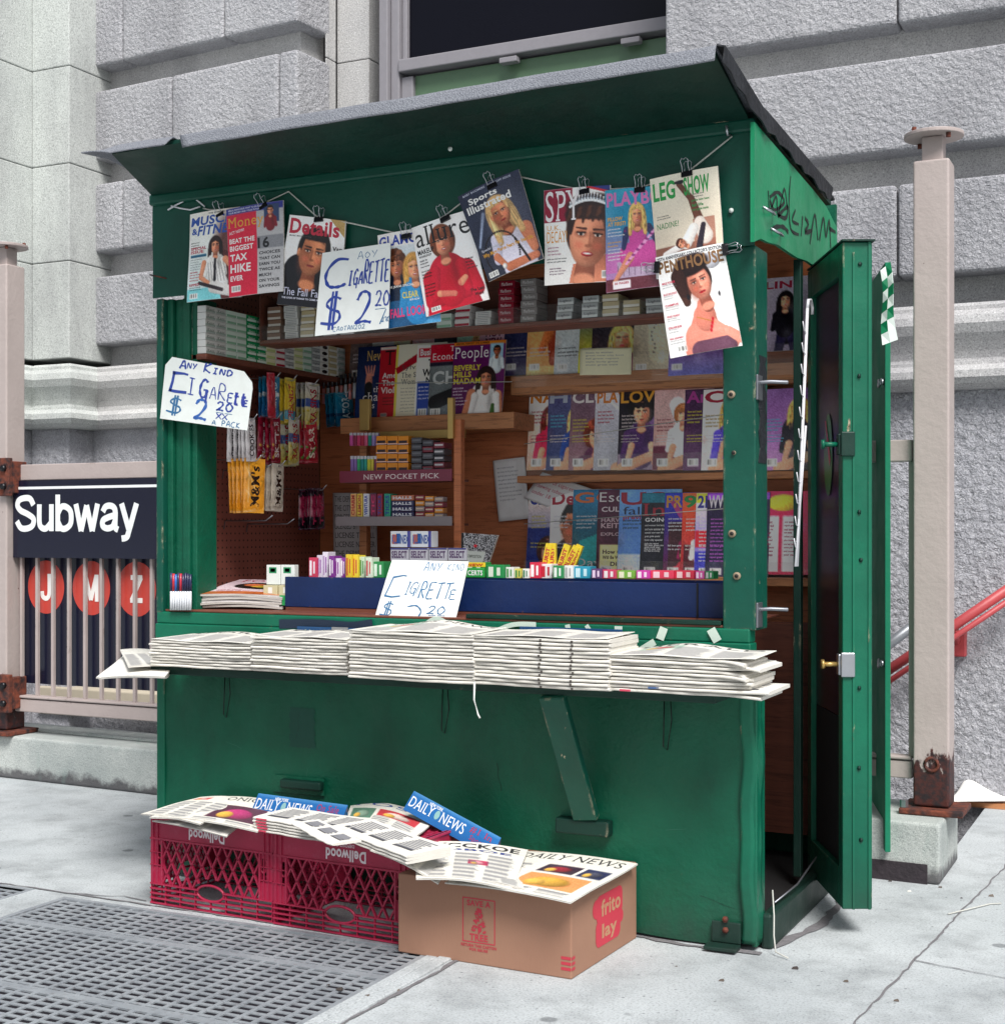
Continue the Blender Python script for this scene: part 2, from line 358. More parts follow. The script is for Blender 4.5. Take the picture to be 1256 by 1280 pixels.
def textmesh(txt, st='b'):
    key = ('T', txt, st)
    if key in GLY: return GLY[key]
    V = []; F = []; x = 0; g = 'r' if st in ('r', 's') else 'b'
    for ch in txt:
        if ch == ' ' or (g, ch) not in GLY: x += .32; continue
        co, fs = GLY[(g, ch)]; b = len(V); V += [(p[0] + x, p[1]) for p in co]; F += [tuple(i + b for i in f) for f in fs]
        if st in ('s', 'S'):
            for (a, c, d, e) in serif(co, fs):
                b = len(V); V += [(a + x, d), (c + x, d), (c + x, e), (a + x, e)]; F.append((b, b + 1, b + 2, b + 3))
        x += GLY[(g, ch, 'w')] + (.03 if g == 'b' else .0) + (.04 if st in ('s', 'S') else 0)
    V = np.array(V) if V else np.zeros((1, 2)); mn, mx = V.min(0), V.max(0); V = (V - mn) / np.maximum(mx - mn, 1e-6)
    GLY[key] = (V, F, (mx - mn)); return GLY[key]

# hand lettering: strokes in a unit box, y up
ST = {'C': [[(.95, .93), (.1, .95), (.05, .05), (.8, .02)]], 'c': [[(.95, .95), (.5, 1), (.15, .75), (.02, .4), (.2, .06), (.6, 0), (.9, .08)]],
 'I': [[(.2, 1), (.8, .97)], [(.5, .98), (.45, .02)], [(.15, .02), (.8, .0)]], 'i': [[(.6, 1), (.4, 0)]],
 'G': [[(.9, .85), (.6, 1), (.25, .8), (.1, .4), (.3, .05), (.7, .05), (.9, .4), (.5, .42)], [(.85, .45), (.85, -.25)]],
 'A': [[(.05, 0), (.4, 1), (.65, .95), (.95, 0)], [(.2, .4), (.8, .4)]], 'R': [[(.15, 0), (.2, 1), (.75, .95), (.8, .6), (.25, .5), (.95, 0)]],
 'E': [[(.9, 1), (.15, .98), (.1, .5), (.1, .02), (.95, 0)], [(.12, .52), (.75, .55)]], 'T': [[(0, .95), (1, 1)], [(.5, .97), (.45, 0)]],
 't': [[(.4, 1), (.35, .1), (.8, .05)], [(.1, .65), (.85, .7)]], '$': [[(.9, .85), (.5, .95), (.1, .75), (.3, .55), (.8, .4), (.85, .15), (.5, .0), (-.2, .08)], [(.42, 1.15), (.3, -.2)], [(.62, 1.15), (.5, -.2)]],
 '2': [[(.1, .75), (.35, 1), (.75, .95), (.8, .65), (.4, .2), (.05, .0), (.5, .04), (.95, -.02)]], '0': [[(.5, 1), (.1, .6), (.2, .1), (.6, 0), (.95, .5), (.5, 1)]],
 'N': [[(.1, 0), (.15, 1), (.8, .05), (.9, 1)]], 'Y': [[(.05, 1), (.45, .5)], [(.95, 1), (.3, 0)]], 'K': [[(.15, 0), (.25, 1)], [(.9, 1), (.2, .45), (.95, .0)]],
 'D': [[(.15, 0), (.2, 1), (.7, .9), (.95, .5), (.6, .05), (.15, 0)]], 'P': [[(.15, 0), (.2, 1), (.8, .9), (.75, .55), (.2, .45)]], 'X': [[(0, 1), (1, 0)], [(1, 1), (0, 0)]],
 '7': [[(.1, .8), (.4, 1), (.85, .9), (.9, .5), (.75, .1)]], 'a': [[(.8, .9), (.3, .9), (.05, .4), (.3, .0), (.75, .4), (.8, .9), (.85, 0)]], '/': [[(1, 1), (0, 0)]], '-': [[(0, .5), (1, .55)]],
 'o': [[(.5, .9), (.1, .5), (.4, .05), (.9, .4), (.5, .9)]], 'S': [[(.9, .9), (.4, 1), (.1, .75), (.8, .35), (.6, 0), (.05, .1)]], 'V': [[(0, 1), (.5, 0), (1, 1)]], 'W': [[(0, 1), (.3, 0), (.5, .6), (.7, 0), (1, 1)]], 'Z': [[(0, 1), (.9, .95), (.1, .05), (1, 0)]], 'M': [[(0, 0), (.2, 1), (.5, .3), (.8, 1), (1, 0)]], 'B': [[(.1, 0), (.15, 1), (.7, .85), (.2, .5), (.85, .3), (.1, 0)]], 'F': [[(.9, 1), (.1, .95), (.1, 0)], [(.1, .5), (.7, .55)]], '_': [[(0, 0), (1, .05)]]}
def smooth_path(p, n=5):
    if len(p) < 3: return [(p[0][0] + (p[-1][0] - p[0][0]) * i / 3, p[0][1] + (p[-1][1] - p[0][1]) * i / 3) for i in range(4)]
    P = [p[0]] + list(p) + [p[-1]]; out = []
    for i in range(1, len(P) - 2):
        for k in range(n):
            t = k / n; a, b, c, d = P[i - 1], P[i], P[i + 1], P[i + 2]
            out.append(tuple(.5 * ((2 * b[j]) + (-a[j] + c[j]) * t + (2 * a[j] - 5 * b[j] + 4 * c[j] - d[j]) * t * t + (-a[j] + 3 * b[j] - 3 * c[j] + d[j]) * t ** 3) for j in (0, 1)))
    out.append(p[-1]); return out
def ribbon(mb, fn, path, wd, d, col, mat=0, var=1):
    """flat ribbon of width wd along path in the (a,b) plane"""
    V = []; n = len(path)
    for i, p in enumerate(path):
        a = path[max(i - 1, 0)]; b = path[min(i + 1, n - 1)]; dx, dy = b[0] - a[0], b[1] - a[1]; L = math.hypot(dx, dy) or 1
        w_ = wd * ((.85 + .22 * math.sin(i * 1.3 + p[0] * 30)) if var else 1); nx, ny = -dy / L * w_ / 2, dx / L * w_ / 2
        V += [fn(p[0] + nx, p[1] + ny, d), fn(p[0] - nx, p[1] - ny, d)]
    mb.add(V, [(2 * i, 2 * i + 1, 2 * i + 3, 2 * i + 2) for i in range(n - 1)], col, mat)
def hand(mb, fn, txt, x, y, w, h, wd, col, d, slant=0, sizes=None, mat=0):
    """writes txt: box (x, y=bottom, w, h); fn(a,b,d)"""
    n = len(txt); cw = w / n
    for i, ch in enumerate(txt):
        if ch not in ST: continue
        k = sizes[i] if sizes else 1
        for stn, stroke in enumerate(ST[ch]):
            wq = wd * 1.3
            path = [(x + cw * i + px * cw * .82 + slant * py * h, y + py * h * k) for px, py in smooth_path(stroke)]
            ribbon(mb, fn, path, wq, d + .0001 * stn + .00004 * i, col, mat)

# ------------------------------------------------------------------ painted printing (soft shapes on a vertex grid)
class Cv:
    def __init__(s, A, ny): s.A = A; s.ny = ny; s.nx = max(4, int(ny * A)); s.c = np.ones((ny + 1, s.nx + 1, 3)); s.X, s.Y = np.meshgrid(np.linspace(0, A, s.nx + 1), np.linspace(0, 1, ny + 1)); s.px = 1.0 / ny; s.rs = np.random.RandomState(3)
    def mixin(s, a, col): s.c = s.c * (1 - a[..., None]) + rgb(col) * a[..., None]
    def G(s, a, b, x=0): t = (s.Y if not x else s.X / s.A)[..., None]; s.c = rgb(a) * (1 - t) + rgb(b) * t
    def R(s, x, y, w, h, col, a=1.0):
        p = s.px * .7; k = np.clip((s.X - x) / p + .5, 0, 1) * np.clip((x + w - s.X) / p + .5, 0, 1) * np.clip((s.Y - y) / p + .5, 0, 1) * np.clip((y + h - s.Y) / p + .5, 0, 1); s.mixin(k * a, col)
    def vol(s, al, col, nx, ny, amp=.55):
        r2 = np.clip(nx * nx + ny * ny, 0, 1); nz = np.sqrt(1 - r2 * .92); k = np.clip(.50 + .62 * (-.42 * nx - .38 * ny + .82 * nz), .25, 1.18)[..., None]; k = 1 + (k - 1) * amp
        s.c = s.c * (1 - al[..., None]) + np.clip(rgb(col) * k, 0, 1) * al[..., None]
    def E(s, x, y, rx, ry, col, rot=0, soft=None, a=1.0):
        c_, n_ = math.cos(rot), math.sin(rot); u = (s.X - x) * c_ + (s.Y - y) * n_; v = -(s.X - x) * n_ + (s.Y - y) * c_
        d = np.sqrt((u / rx) ** 2 + (v / ry) ** 2); sh_ = soft is None or soft < .031 * 1.0; soft = soft or s.px * .8
        al = np.clip((1 - d) * min(rx, ry) / soft + .5, 0, 1) * a
        if sh_ and a == 1 and min(rx, ry) > .02: s.vol(al, col, (s.X - x) / rx, (s.Y - y) / ry)
        else: s.mixin(al, col)
    def L(s, x0, y0, x1, y1, r0, r1, col, soft=None, a=1.0):
        dx, dy = x1 - x0, y1 - y0; t = np.clip(((s.X - x0) * dx + (s.Y - y0) * dy) / (dx * dx + dy * dy + 1e-9), 0, 1)
        qx = s.X - x0 - t * dx; qy = s.Y - y0 - t * dy; d = np.hypot(qx, qy); r = r0 + (r1 - r0) * t; al = np.clip((r - d) / (soft or s.px * .8) + .5, 0, 1) * a
        if (soft is None or soft < .02) and max(r0, r1) > .024: s.vol(al, col, qx / r, qy / r, .28)
        else: s.mixin(al, col)
    def P(s, pts, col, a=1.0):
        ins = np.zeros(s.X.shape, bool); n = len(pts)
        for i in range(n):
            (x0, y0), (x1, y1) = pts[i], pts[(i + 1) % n]
            if y0 == y1: continue
            k = ((s.Y < y0) != (s.Y < y1)) & (s.X < (x1 - x0) * (s.Y - y0) / (y1 - y0) + x0); ins ^= k
        s.mixin(ins * a, col)
    def N(s, amp=.03, big=0):
        s.c = np.clip(s.c + s.rs.randn(*s.X.shape, 1) * amp, 0, 1)
        if big:
            g = s.rs.rand(7, 7, 1)*2-1; iy = s.Y * 5.99; ix = s.X / s.A * 5.99; y0 = iy.astype(int); x0 = ix.astype(int); fy = (iy - y0)[..., None]; fx = (ix - x0)[..., None]
            v = g[y0, x0] * (1 - fy) * (1 - fx) + g[y0 + 1, x0] * fy * (1 - fx) + g[y0, x0 + 1] * (1 - fy) * fx + g[y0 + 1, x0 + 1] * fy * fx; s.c = np.clip(s.c + v * big, 0, 1)
    def face(s, x, y, h, skin='#d9a084', hair='#2a1a15', style='long', shirt=None, rot=0.0, smile=1, side=1, lips='#a02b32', sh=1.0):
        """head and shoulders; h = height of the face"""
        c_, n_ = math.cos(rot), math.sin(rot)
        def q(a, b): return x + (a * c_ - b * n_) * h, y + (a * n_ + b * c_) * h
        dk = '#%02x%02x%02x' % tuple(int(v * 255 * .68) for v in rgb(skin) * np.array([1, .9, .88])); lt = '#%02x%02x%02x' % tuple(int(min(1, v * 1.12 + .02) * 255) for v in rgb(skin))
        def E(a_, b_, rx, ry, col, **k): X_, Y_ = q(a_, b_); s.E(X_, Y_, rx * h, ry * h, col, rot=rot + k.pop('r', 0), **k)
        def L(a_, b_, c_2, d_2, r0, r1, col, **k): A_ = q(a_, b_); B_ = q(c_2, d_2); s.L(A_[0], A_[1], B_[0], B_[1], r0 * h, r1 * h, col, **k)
        hl = '#%02x%02x%02x' % tuple(int(min(1, v * 1.3 + .06) * 255) for v in rgb(hair))
        if style == 'long': E(0, .1, .60, .78, hair, soft=.05 * h); L(-.42, .2, -.5, .95, .2, .12, hair, soft=.06 * h); L(.42, .2, .5, .95, .2, .12, hair, soft=.06 * h)
        elif style == 'curly':
            for k in range(16): t = k * .42 + .3; E(.46 * math.cos(t), -.12 + .52 * math.sin(t) * (1 if math.sin(t) < 0 else .9), .2, .2, hair if k % 3 else hl, soft=.05 * h)
        elif style == 'bob': E(0, -.02, .55, .62, hair, soft=.03 * h)
        else: E(0, -.12, .45, .52, hair, soft=.03 * h)
        if shirt:
            L(-.12, .75, -.62 * sh, .98, .16, .24, shirt); L(.12, .75, .62 * sh, .98, .16, .24, shirt); L(0, .95, 0, 1.9, .62 * sh, .62 * sh, shirt)
            L(-.62 * sh, 1.0, -.80 * sh, 1.9, .22, .17, shirt); L(.62 * sh, 1.0, .80 * sh, 1.9, .22, .17, shirt)
            E(.3, 1.2, .12, .5, '#000000', soft=.2 * h, a=.18)
        L(0, .3, 0, .72, .16, .2, dk); E(0, .74, .22, .12, skin, soft=.05 * h, a=.999)
        E(0, 0, .37, .5, skin, soft=.03 * h); E(0, .2, .29, .31, skin, soft=.03 * h)
        E(.2 * side, .08, .19, .40, dk, soft=.16 * h, a=.65); E(-.12 * side, -.02, .16, .26, lt, soft=.12 * h, a=.7)
        E(-.17, .14, .09, .07, '#d8705c', soft=.07 * h, a=.35); E(.17, .14, .09, .07, '#d8705c', soft=.07 * h, a=.35)
        E(0, -.27, .24, .12, lt, soft=.12 * h, a=.35); E(.02, .06, .035, .10, lt, soft=.03 * h, a=.6)
        for e in (-1, 1):
            E(.155 * e, -.055, .11, .065, dk, soft=.05 * h, a=.7); E(.155 * e, -.05, .060, .026, '#efe4da'); E(.155 * e, -.05, .030, .028, '#2a1c1a')
            L((.155 - .08) * e, -.082, (.155 + .085) * e, -.075, .014, .012, '#24140f'); L((.155 - .08) * e, -.145, (.155 + .10) * e, -.155, .022, .012, hair if style != 'blond' else '#6b4a2c', a=.85)
        L(.015 * side, -.08, .03 * side, .12, .02, .03, dk, a=.6, soft=.03 * h); E(.0, .145, .06, .03, dk, a=.7, soft=.02 * h)
        E(0, .285, .108, .044 if smile else .034, lips, soft=.012 * h)
        if smile: E(0, .277, .08, .017, '#f6ece6')
        else: L(-.09, .28, .09, .28, .008, .008, '#4a1216')
        E(0, .37, .07, .03, dk, a=.4, soft=.03 * h)
        if style == 'long': L(-.30, -.36, .02, -.46, .14, .12, hair, soft=.05 * h); L(.30, -.34, .0, -.46, .14, .12, hair, soft=.05 * h); L(-.37, -.2, -.42, .5, .08, .1, hair, soft=.05 * h); L(.37, -.2, .42, .5, .08, .1, hair, soft=.05 * h); L(-.42, -.1, -.52, .6, .03, .04, hl, soft=.05 * h, a=.7)
        elif style == 'bob': L(-.28, -.3, .28, -.3, .17, .17, hair, soft=.03 * h); L(-.36, -.2, -.38, .25, .09, .08, hair, soft=.04 * h); L(.36, -.2, .38, .25, .09, .08, hair, soft=.04 * h); L(-.15, -.42, .1, -.44, .04, .05, hl, soft=.08 * h, a=.6)
        elif style == 'short': L(-.24, -.43, .22, -.45, .12, .12, hair, soft=.04 * h); L(-.1, -.47, .2, -.42, .03, .03, hl, soft=.06 * h, a=.6); L(-.30, -.38, .05, -.34, .05, .015, hair, soft=.02 * h); L(-.35, -.3, -.36, -.05, .06, .03, hair, soft=.02 * h); L(.35, -.3, .36, -.05, .06, .03, hair, soft=.02 * h); E(.385 * side, .02, .05, .1, skin)
        if style in ('long', 'bob', 'short', 'none'):
            rs_ = random.Random(int(x * 1000 + y * 777))
            for k in range(14): a0 = rs_.uniform(-.36, .36); L(a0 * .4, -.52 + rs_.uniform(0, .06), a0, -.36 + abs(a0) * .3, .008, .012, hl if k % 2 else '#1a1210', a=.35, soft=.015 * h)
            if style == 'long':
                for k in range(16): e = rs_.choice((-1, 1)); a0 = rs_.uniform(.38, .62); L(e * a0 * .8, -.25, e * a0, rs_.uniform(.4, .9), .008, .012, hl if k % 2 else '#1a1210', a=.35, soft=.015 * h)
        if style == 'curly':
            for k in range(9): E(-.32 + k * .08, -.36 - .06 * math.sin(k * 2.3), .11, .1, hl if k % 2 else hair, soft=.04 * h)
def mixq(q, u, v):
    a = q[0] * (1 - u) + q[1] * u; b = q[3] * (1 - u) + q[2] * u; return a * (1 - v) + b * v
class Sheet:
    """printed sheet on a quad: corners TL TR BR BL, unit height coordinates (x 0..A, y 0..1 down)"""
    def __init__(s, q, A, warp=None, ny=110):
        s.q = [Vector(p) for p in q]; s.A = A; s.cv = Cv(A, ny); s.t = []; s.warp = warp
        s.nrm = (s.q[3] - s.q[0]).cross(s.q[1] - s.q[0]).normalized()
    def at(s, x, y, d=0):
        p = mixq(s.q, x / s.A, y); k = s.warp(x / s.A, y) if s.warp else 0; return p + s.nrm * (d + k)
    def T(s, txt, x, y, w, h, col, st='b', sh=0, rot=0):  s.t.append((txt, x, y, w, h, col, st, sh, rot))
    def emit(s, mb, mat=0, d0=0):
        nx, ny = s.cv.nx, s.cv.ny; c = np.clip(s.cv.c * getattr(s, 'gain', 1), 0, 1)
        if ny >= 60: g_ = c.mean(2, keepdims=True); c = np.clip(g_ + (c - g_) * 1.18, 0, 1); c = np.clip((c - .5) * 1.12 + .5, 0, 1)
        L = np.where(c <= .04045, c / 12.92, ((c + .055) / 1.055) ** 2.4)
        mb.grid(lambda u, v: s.at(u * s.A, v, d0), nx, ny, mat=mat, cols=L.reshape(-1, 3))
        for k, (txt, x, y, w, h, col, st, sh, rot) in enumerate(s.t):
            V, F, sz = textmesh(txt, st); c_, n_ = math.cos(rot), math.sin(rot); P = []
            for a, b in V:
                X_ = a * w + sh * (b - .5) * h; Y_ = (1 - b) * h; P.append(s.at(min(max(x + X_ * c_ - Y_ * n_, 0), s.A), min(max(y + X_ * n_ + Y_ * c_, 0), 1), d0 + .00035 + .00005 * (k % 5)))
            mb.add(P, F, lin(col), mat)
    def blurb(s, x, y, w, lines, lh, col, seed=1, st='b'):
        rr = random.Random(seed); WD = ['the', 'new', 'best', 'how', 'to', 'life', 'style', 'special', 'report', 'inside', 'what', 'women', 'want', 'star', 'plus', 'great', 'summer', 'music', 'city', 'money', 'now', 'your', 'body', 'and', 'more', 'hot', 'fall', 'guide']
        for i in range(lines):
            ww = w * rr.uniform(.6, 1); t = ''
            while len(t) * lh * .42 < ww: t += rr.choice(WD) + ' '
            s.T(t.strip(), x, y + i * lh * 1.25, ww, lh * .8, col, st)
    def barcode(s, x, y, w=.1, h=.06):
        s.cv.R(x, y, w, h, '#f4f2ee')
        for k in range(9): s.cv.R(x + w * (.08 + .1 * k), y + h * .12, w * (.03 + .03 * (k % 3 == 1)), h * .7, '#222222', .8)
SANS = {'S': (.70, [[(.60, .72), (.50, .89), (.33, .92), (.14, .86), (.09, .71), (.20, .57), (.42, .47), (.60, .34), (.57, .16), (.40, .075), (.20, .09), (.07, .28)]]),
 'u': (.58, [[(.09, .74), (.09, .25), (.16, .10), (.30, .075), (.45, .22)], [(.47, .74), (.47, 0)]]), 'b': (.60, [[(.09, 1), (.09, 0)], [(.09, .48), (.2, .66), (.35, .66), (.49, .52), (.49, .22), (.35, .08), (.2, .08), (.09, .26)]]),
 'w': (.78, [[(.05, .74), (.21, .0)], [(.21, .0), (.38, .70)], [(.38, .70), (.55, .0)], [(.55, .0), (.71, .74)]]), 'a': (.60, [[(.09, .52), (.18, .66), (.36, .67), (.46, .54), (.46, .12), (.55, .04)], [(.46, .43), (.25, .37), (.1, .29), (.09, .14), (.22, .075), (.38, .12), (.46, .28)]]),
 'y': (.55, [[(.05, .74), (.27, .03)], [(.49, .74), (.27, .02), (.20, -.16), (.05, -.20)]]), 'J': (.5, [[(.42, 1), (.42, .28), (.33, .09), (.2, .08), (.1, .16), (.08, .34)]]),
 'M': (.72, [[(.09, 0), (.09, 1)], [(.11, .98), (.36, .05)], [(.36, .05), (.61, .98)], [(.63, 1), (.63, 0)]]), 'Z': (.6, [[(.05, .92), (.57, .92)], [(.52, .92), (.09, .08)], [(.03, .085), (.58, .085)]])}
def sans(mb, fn, txt, x, y, h, col, wd=.165, sx=1.0):
    k = 0
    for ch in txt:
        adv, st = SANS[ch]
        for q in st:
            path = smooth_path(q, 7) if len(q) > 2 else [q[0], q[1]]
            ribbon(mb, fn, [(x + a * h * sx, y + b * h) for a, b in path], wd * h, .0002 * (k % 4), col, 0, 0); k += 1
        x += adv * h * sx
    return x
# ================================================================== SETTING
def rects(xs, ys, hole, z, mb):
    for i in range(len(xs) - 1):
        for j in range(len(ys) - 1):
            cx, cy = (xs[i] + xs[i + 1]) / 2, (ys[j] + ys[j + 1]) / 2
            if any(a < cx < b and c < cy < d for a, b, c, d in hole): continue
            mb.add([(xs[i], ys[j], z), (xs[i + 1], ys[j], z), (xs[i + 1], ys[j + 1], z), (xs[i], ys[j + 1], z)], [(0, 1, 2, 3)])
GR = (-2.145, -.80, -2.2, -.372); GR2 = (-3.9, -2.30, -2.2, -.34); ST_ = (-5.5, .30, 1.62, 2.45)
g = MB(); rects([-60, -5.5, -3.9, -2.30, -2.145, -.80, .30, 60], [-60, -2.2, -.372, -.34, 1.62, 2.45, 60], [GR, (GR2[0], GR2[1], -2.2, -.372), ST_], 0, g)
g.add([(-3.9, -.372, 0), (-2.30, -.372, 0), (-2.30, -.34, 0), (-3.9, -.34, 0)], [(0, 1, 2, 3)])
tag(g.build('sidewalk', 'concrete'), kind='structure')
# sidewalk joints and cracks: narrow dark grooves filled with dirt
def groove(pts, wd, name):
    m = MB(); rr = random.Random(len(pts)); P = []
    for (x0, y0), (x1, y1) in zip(pts[:-1], pts[1:]):
        n = max(2, int(math.hypot(x1 - x0, y1 - y0) / .035))
        P += [(x0 + (x1 - x0) * k / n + rr.uniform(-.004, .004), y0 + (y1 - y0) * k / n + rr.uniform(-.004, .004)) for k in range(n)]
    P.append(pts[-1]); V = []
    for i, p in enumerate(P):
        a = P[max(i - 1, 0)]; b = P[min(i + 1, len(P) - 1)]; dx, dy = b[0] - a[0], b[1] - a[1]; L = math.hypot(dx, dy) or 1; ww = wd * rr.uniform(.5, 1.4)
        V += [(p[0] - dy / L * ww, p[1] + dx / L * ww, .003), (p[0] + dy / L * ww, p[1] - dx / L * ww, .003)]
    m.add(V, [(2 * i, 2 * i + 1, 2 * i + 3, 2 * i + 2) for i in range(len(P) - 1)]); tag(m.build(name, 'dirt'), kind='structure')
groove([(.52, 2.4), (.502, 1.343), (.45, .66), (.403, -.014), (.36, -.6), (.32, -1.4)], .003, 'sidewalk_joint')
groove([(.41, .1), (.75, .02), (1.6, -.1)], .002, 'sidewalk_crack')
groove([(-1.87, -.30), (-1.98, -.29), (-2.03, -.31), (-2.14, -.33)], .0025, 'sidewalk_crack')
groove([(-3.0, -.325), (-2.1, -.335), (-1.2, -.345), (-.7, -.36)], .004, 'sidewalk_joint')
groove([(-.70, -.35), (-.715, -.9), (-.735, -1.6)], .006, 'sidewalk_joint')
groove([(-.36, .0), (-.2, -.03), (0.02, -.02)], .012, 'dirt_line'); groove([(.03, .05), (.1, .35), (.09, .95)], .014, 'dirt_line')
# gratings set in the pavement: frame, bearing bars and cross bars over a dark pit
def grating(X0, X1, Y0, Y1, name, label, px=.052, py=.0335):
    t = thing(name, label, 'grating', ((X0 + X1) / 2, (Y0 + Y1) / 2, 0))
    m = MB(); n = int((X1 - X0 - .06) / px)
    for i in range(n + 1):
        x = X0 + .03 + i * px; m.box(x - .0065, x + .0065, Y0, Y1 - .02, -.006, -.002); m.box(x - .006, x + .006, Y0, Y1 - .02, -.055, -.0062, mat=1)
    m.build('bearing_bars', ['grate_steel', 'grate_side_dark'], t)
    m = MB(); n = int((Y1 - Y0 - .05) / py)
    for j in range(n + 1):
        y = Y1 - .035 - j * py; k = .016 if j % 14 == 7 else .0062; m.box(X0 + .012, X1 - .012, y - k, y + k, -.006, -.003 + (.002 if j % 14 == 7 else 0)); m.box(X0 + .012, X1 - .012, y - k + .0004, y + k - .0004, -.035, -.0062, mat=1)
    m.build('cross_bars', ['grate_steel', 'grate_side_dark'], t)
    m = MB()
    m.box(X0, X1, Y1 - .018, Y1, -.06, .001); m.box(X0, X0 + .018, Y0, Y1 - .018, -.06, .001); m.box(X1 - .018, X1, Y0, Y1 - .018, -.06, .001)
    m.build('frame', 'grate_steel', t)
    m = MB(); m.box(X0, X1, Y0, Y1, -.75, -.74); m.box(X0 - .01, X0, Y0, Y1, -.74, -.01); m.box(X1, X1 + .01, Y0, Y1, -.74, -.01); m.box(X0, X1, Y1, Y1 + .01, -.74, -.01)
    m.build('pit', 'pit', t); return t
t = grating(*GR, 'pavement_grating', 'large steel subway grating in the pavement in front of the red crates')
m = MB()
for k in range(4): m.box(-.80, -.765, -.62 - .62 * (k + 1) + .2, -.62 - .62 * k + .19, -.03, .004); m.box(-.760, -.722, -.62 - .62 * (k + 1) + .24, -.62 - .62 * k + .235, -.03, .007)
m.build('kerb_strip', 'concrete', t, bevel=.003)
# dirt packed in the slots near the right-hand edge
m = MB(); m.add([(-1.02, -2.2, -.012), (-.80, -2.2, -.012), (-.80, -.39, -.012), (-.99, -.39, -.012)], [(0, 1, 2, 3)]); m.build('packed_dirt', 'dirt', t)
grating(*GR2, 'pavement_grating', 'second steel grating cut off by the left edge of the photo')
# stairwell down to the subway, between the kerb and the building
m = MB()
for k in range(9): m.box(.30 - .3 * (k + 1), .30 - .3 * k, 1.62, 2.45, -.17 * (k + 2), -.17 * (k + 1))
m.box(-5.5, -2.4, 1.62, 2.45, -1.75, -1.70); m.box(-5.6, .3, 1.60, 1.62, -1.7, -.002); m.box(.30, .32, 1.6, 2.45, -1.7, -.002); m.box(-5.6, -5.5, 1.6, 2.45, -1.7, -.002)
tag(m.build('subway_stairs', 'concrete_curb', bevel=.004), kind='structure')
# raised concrete kerb carrying the fence
def cx_(X): return .985 - .0507 * (X - .328)
m = MB(); A = .44; ztop = .2
def kerbpart(x0, x1, z0, z1, o=0, back=.40):
    m.hexa([(x0, cx_(x0) - o, z0), (x1, cx_(x1) - o, z0), (x1, cx_(x1) + back, z0), (x0, cx_(x0) + back, z0), (x0, cx_(x0) - o, z1), (x1, cx_(x1) - o, z1), (x1, cx_(x1) + back, z1), (x0, cx_(x0) + back, z1)])
kerbpart(-7, .34, .0, .2)
k_ = tag(m.build('fence_kerb', 'concrete_curb', bevel=.012, seg=3), 'low grey concrete kerb under the subway fence and posts', 'kerb')
m = MB(); kerbpart(-.2, .30, 0, .065, .006, 0.0); m.build('tar_band', 'tar', k_)
m = MB(); kerbpart(-7, -2.2, .201, .215, -.16, .30); m.build('raised_lip', 'concrete_curb', k_, bevel=.003)

# --- stone building
B = thing('stone_building', 'pale grey rusticated granite building behind the newsstand', 'building', (-1.5, 2.8, 0))
def wall_courses(ox, oy, ang, xlist, tops, hh, name, x0, x1, mat='stone_rough', dep=.135, zoff=0, backmat='stone_fine', returns=None):
    """ashlar blocks standing proud of a recessed wall; local x along the wall"""
    ca, sa = math.cos(ang), math.sin(ang)
    def W(x, y, z): return (ox + x * ca - y * sa, oy + x * sa + y * ca, z)
    m = MB()
    for i, top in enumerate(tops):
        xs = sorted([x0] + [x for x in xlist[i] if x0 < x < x1] + [x1])
        for a, b in zip(xs[:-1], xs[1:]):
            g_ = .003
            p = [W(a + g_, 0, top - hh), W(b - g_, 0, top - hh), W(b - g_, .3, top - hh), W(a + g_, .3, top - hh), W(a + g_, 0, top), W(b - g_, 0, top), W(b - g_, .3, top), W(a + g_, .3, top)]
            m.hexa(p)
    m.build(name, mat, B, bevel=.02, seg=3)
    m = MB(); z0 = tops[-1] - hh; z1 = tops[0] + .1
    e = returns if returns is not None else 0
    m.hexa([W(x0 + .001, dep, z0 - .25), W(x1 - e, dep, z0 - .25), W(x1 - e, .34, z0 - .25), W(x0 + .001, .34, z0 - .25), W(x0 + .001, dep, z1), W(x1 - e, dep, z1), W(x1 - e, .34, z1), W(x0 + .001, .34, z1)])
    m.build('recessed_joint', backmat, B)
PITCH = .552
tops = [2.678 + PITCH * k for k in range(7, -1, -1)]
# right-hand wall
wall_courses(0, 2.5, 0, [[-.8 + 1.45 * ((i + k) % 2) * .5 + 1.45 * k for k in range(0, 6)] for i in range(8)][:8], tops, .405, 'stone_blocks', -1.142, 7)
prof = [(.02, 2.14), (.035, 2.125), (.035, 2.108), (.085, 2.10), (.115, 2.075), (.125, 2.04), (.11, 2.00), (.08, 1.965), (.06, 1.93), (.052, 1.90), (.06, 1.885), (.095, 1.882), (.095, 1.868), (.125, 1.862), (.15, 1.84), (.152, 1.81), (.135, 1.785), (.10, 1.767), (.0, 1.762)]
def moulding(P0, P1, o0=0, o1=0, name='moulding', zo=0):
    """o0/o1: mitre factors at the ends"""
    P0 = Vector(P0); P1 = Vector(P1); d = (P1 - P0).normalized(); n_ = Vector((d.y, -d.x, 0)); m = MB(); V = []; N = len(prof)
    for P, o in ((P0, o0), (P1, o1)):
        for a, z in prof: V.append(Vector((P.x, P.y, z + zo)) + n_ * a + d * a * o)
    m.add(V, [(i, i + 1, N + i + 1, N + i) for i in range(N - 1)], smooth=False); return m
MO = moulding((-1.142, 2.52, 0), (7, 2.52, 0)); MO.build('moulding', 'stone_fine', B)
m = MB(); m.box(-1.142, .12, 2.47, 2.84, -1.75, 1.765); m.box(.123, 7, 2.47, 2.84, -1.75, 1.765); m.build('stucco_wall', 'stone_stucco', B, bevel=.004)
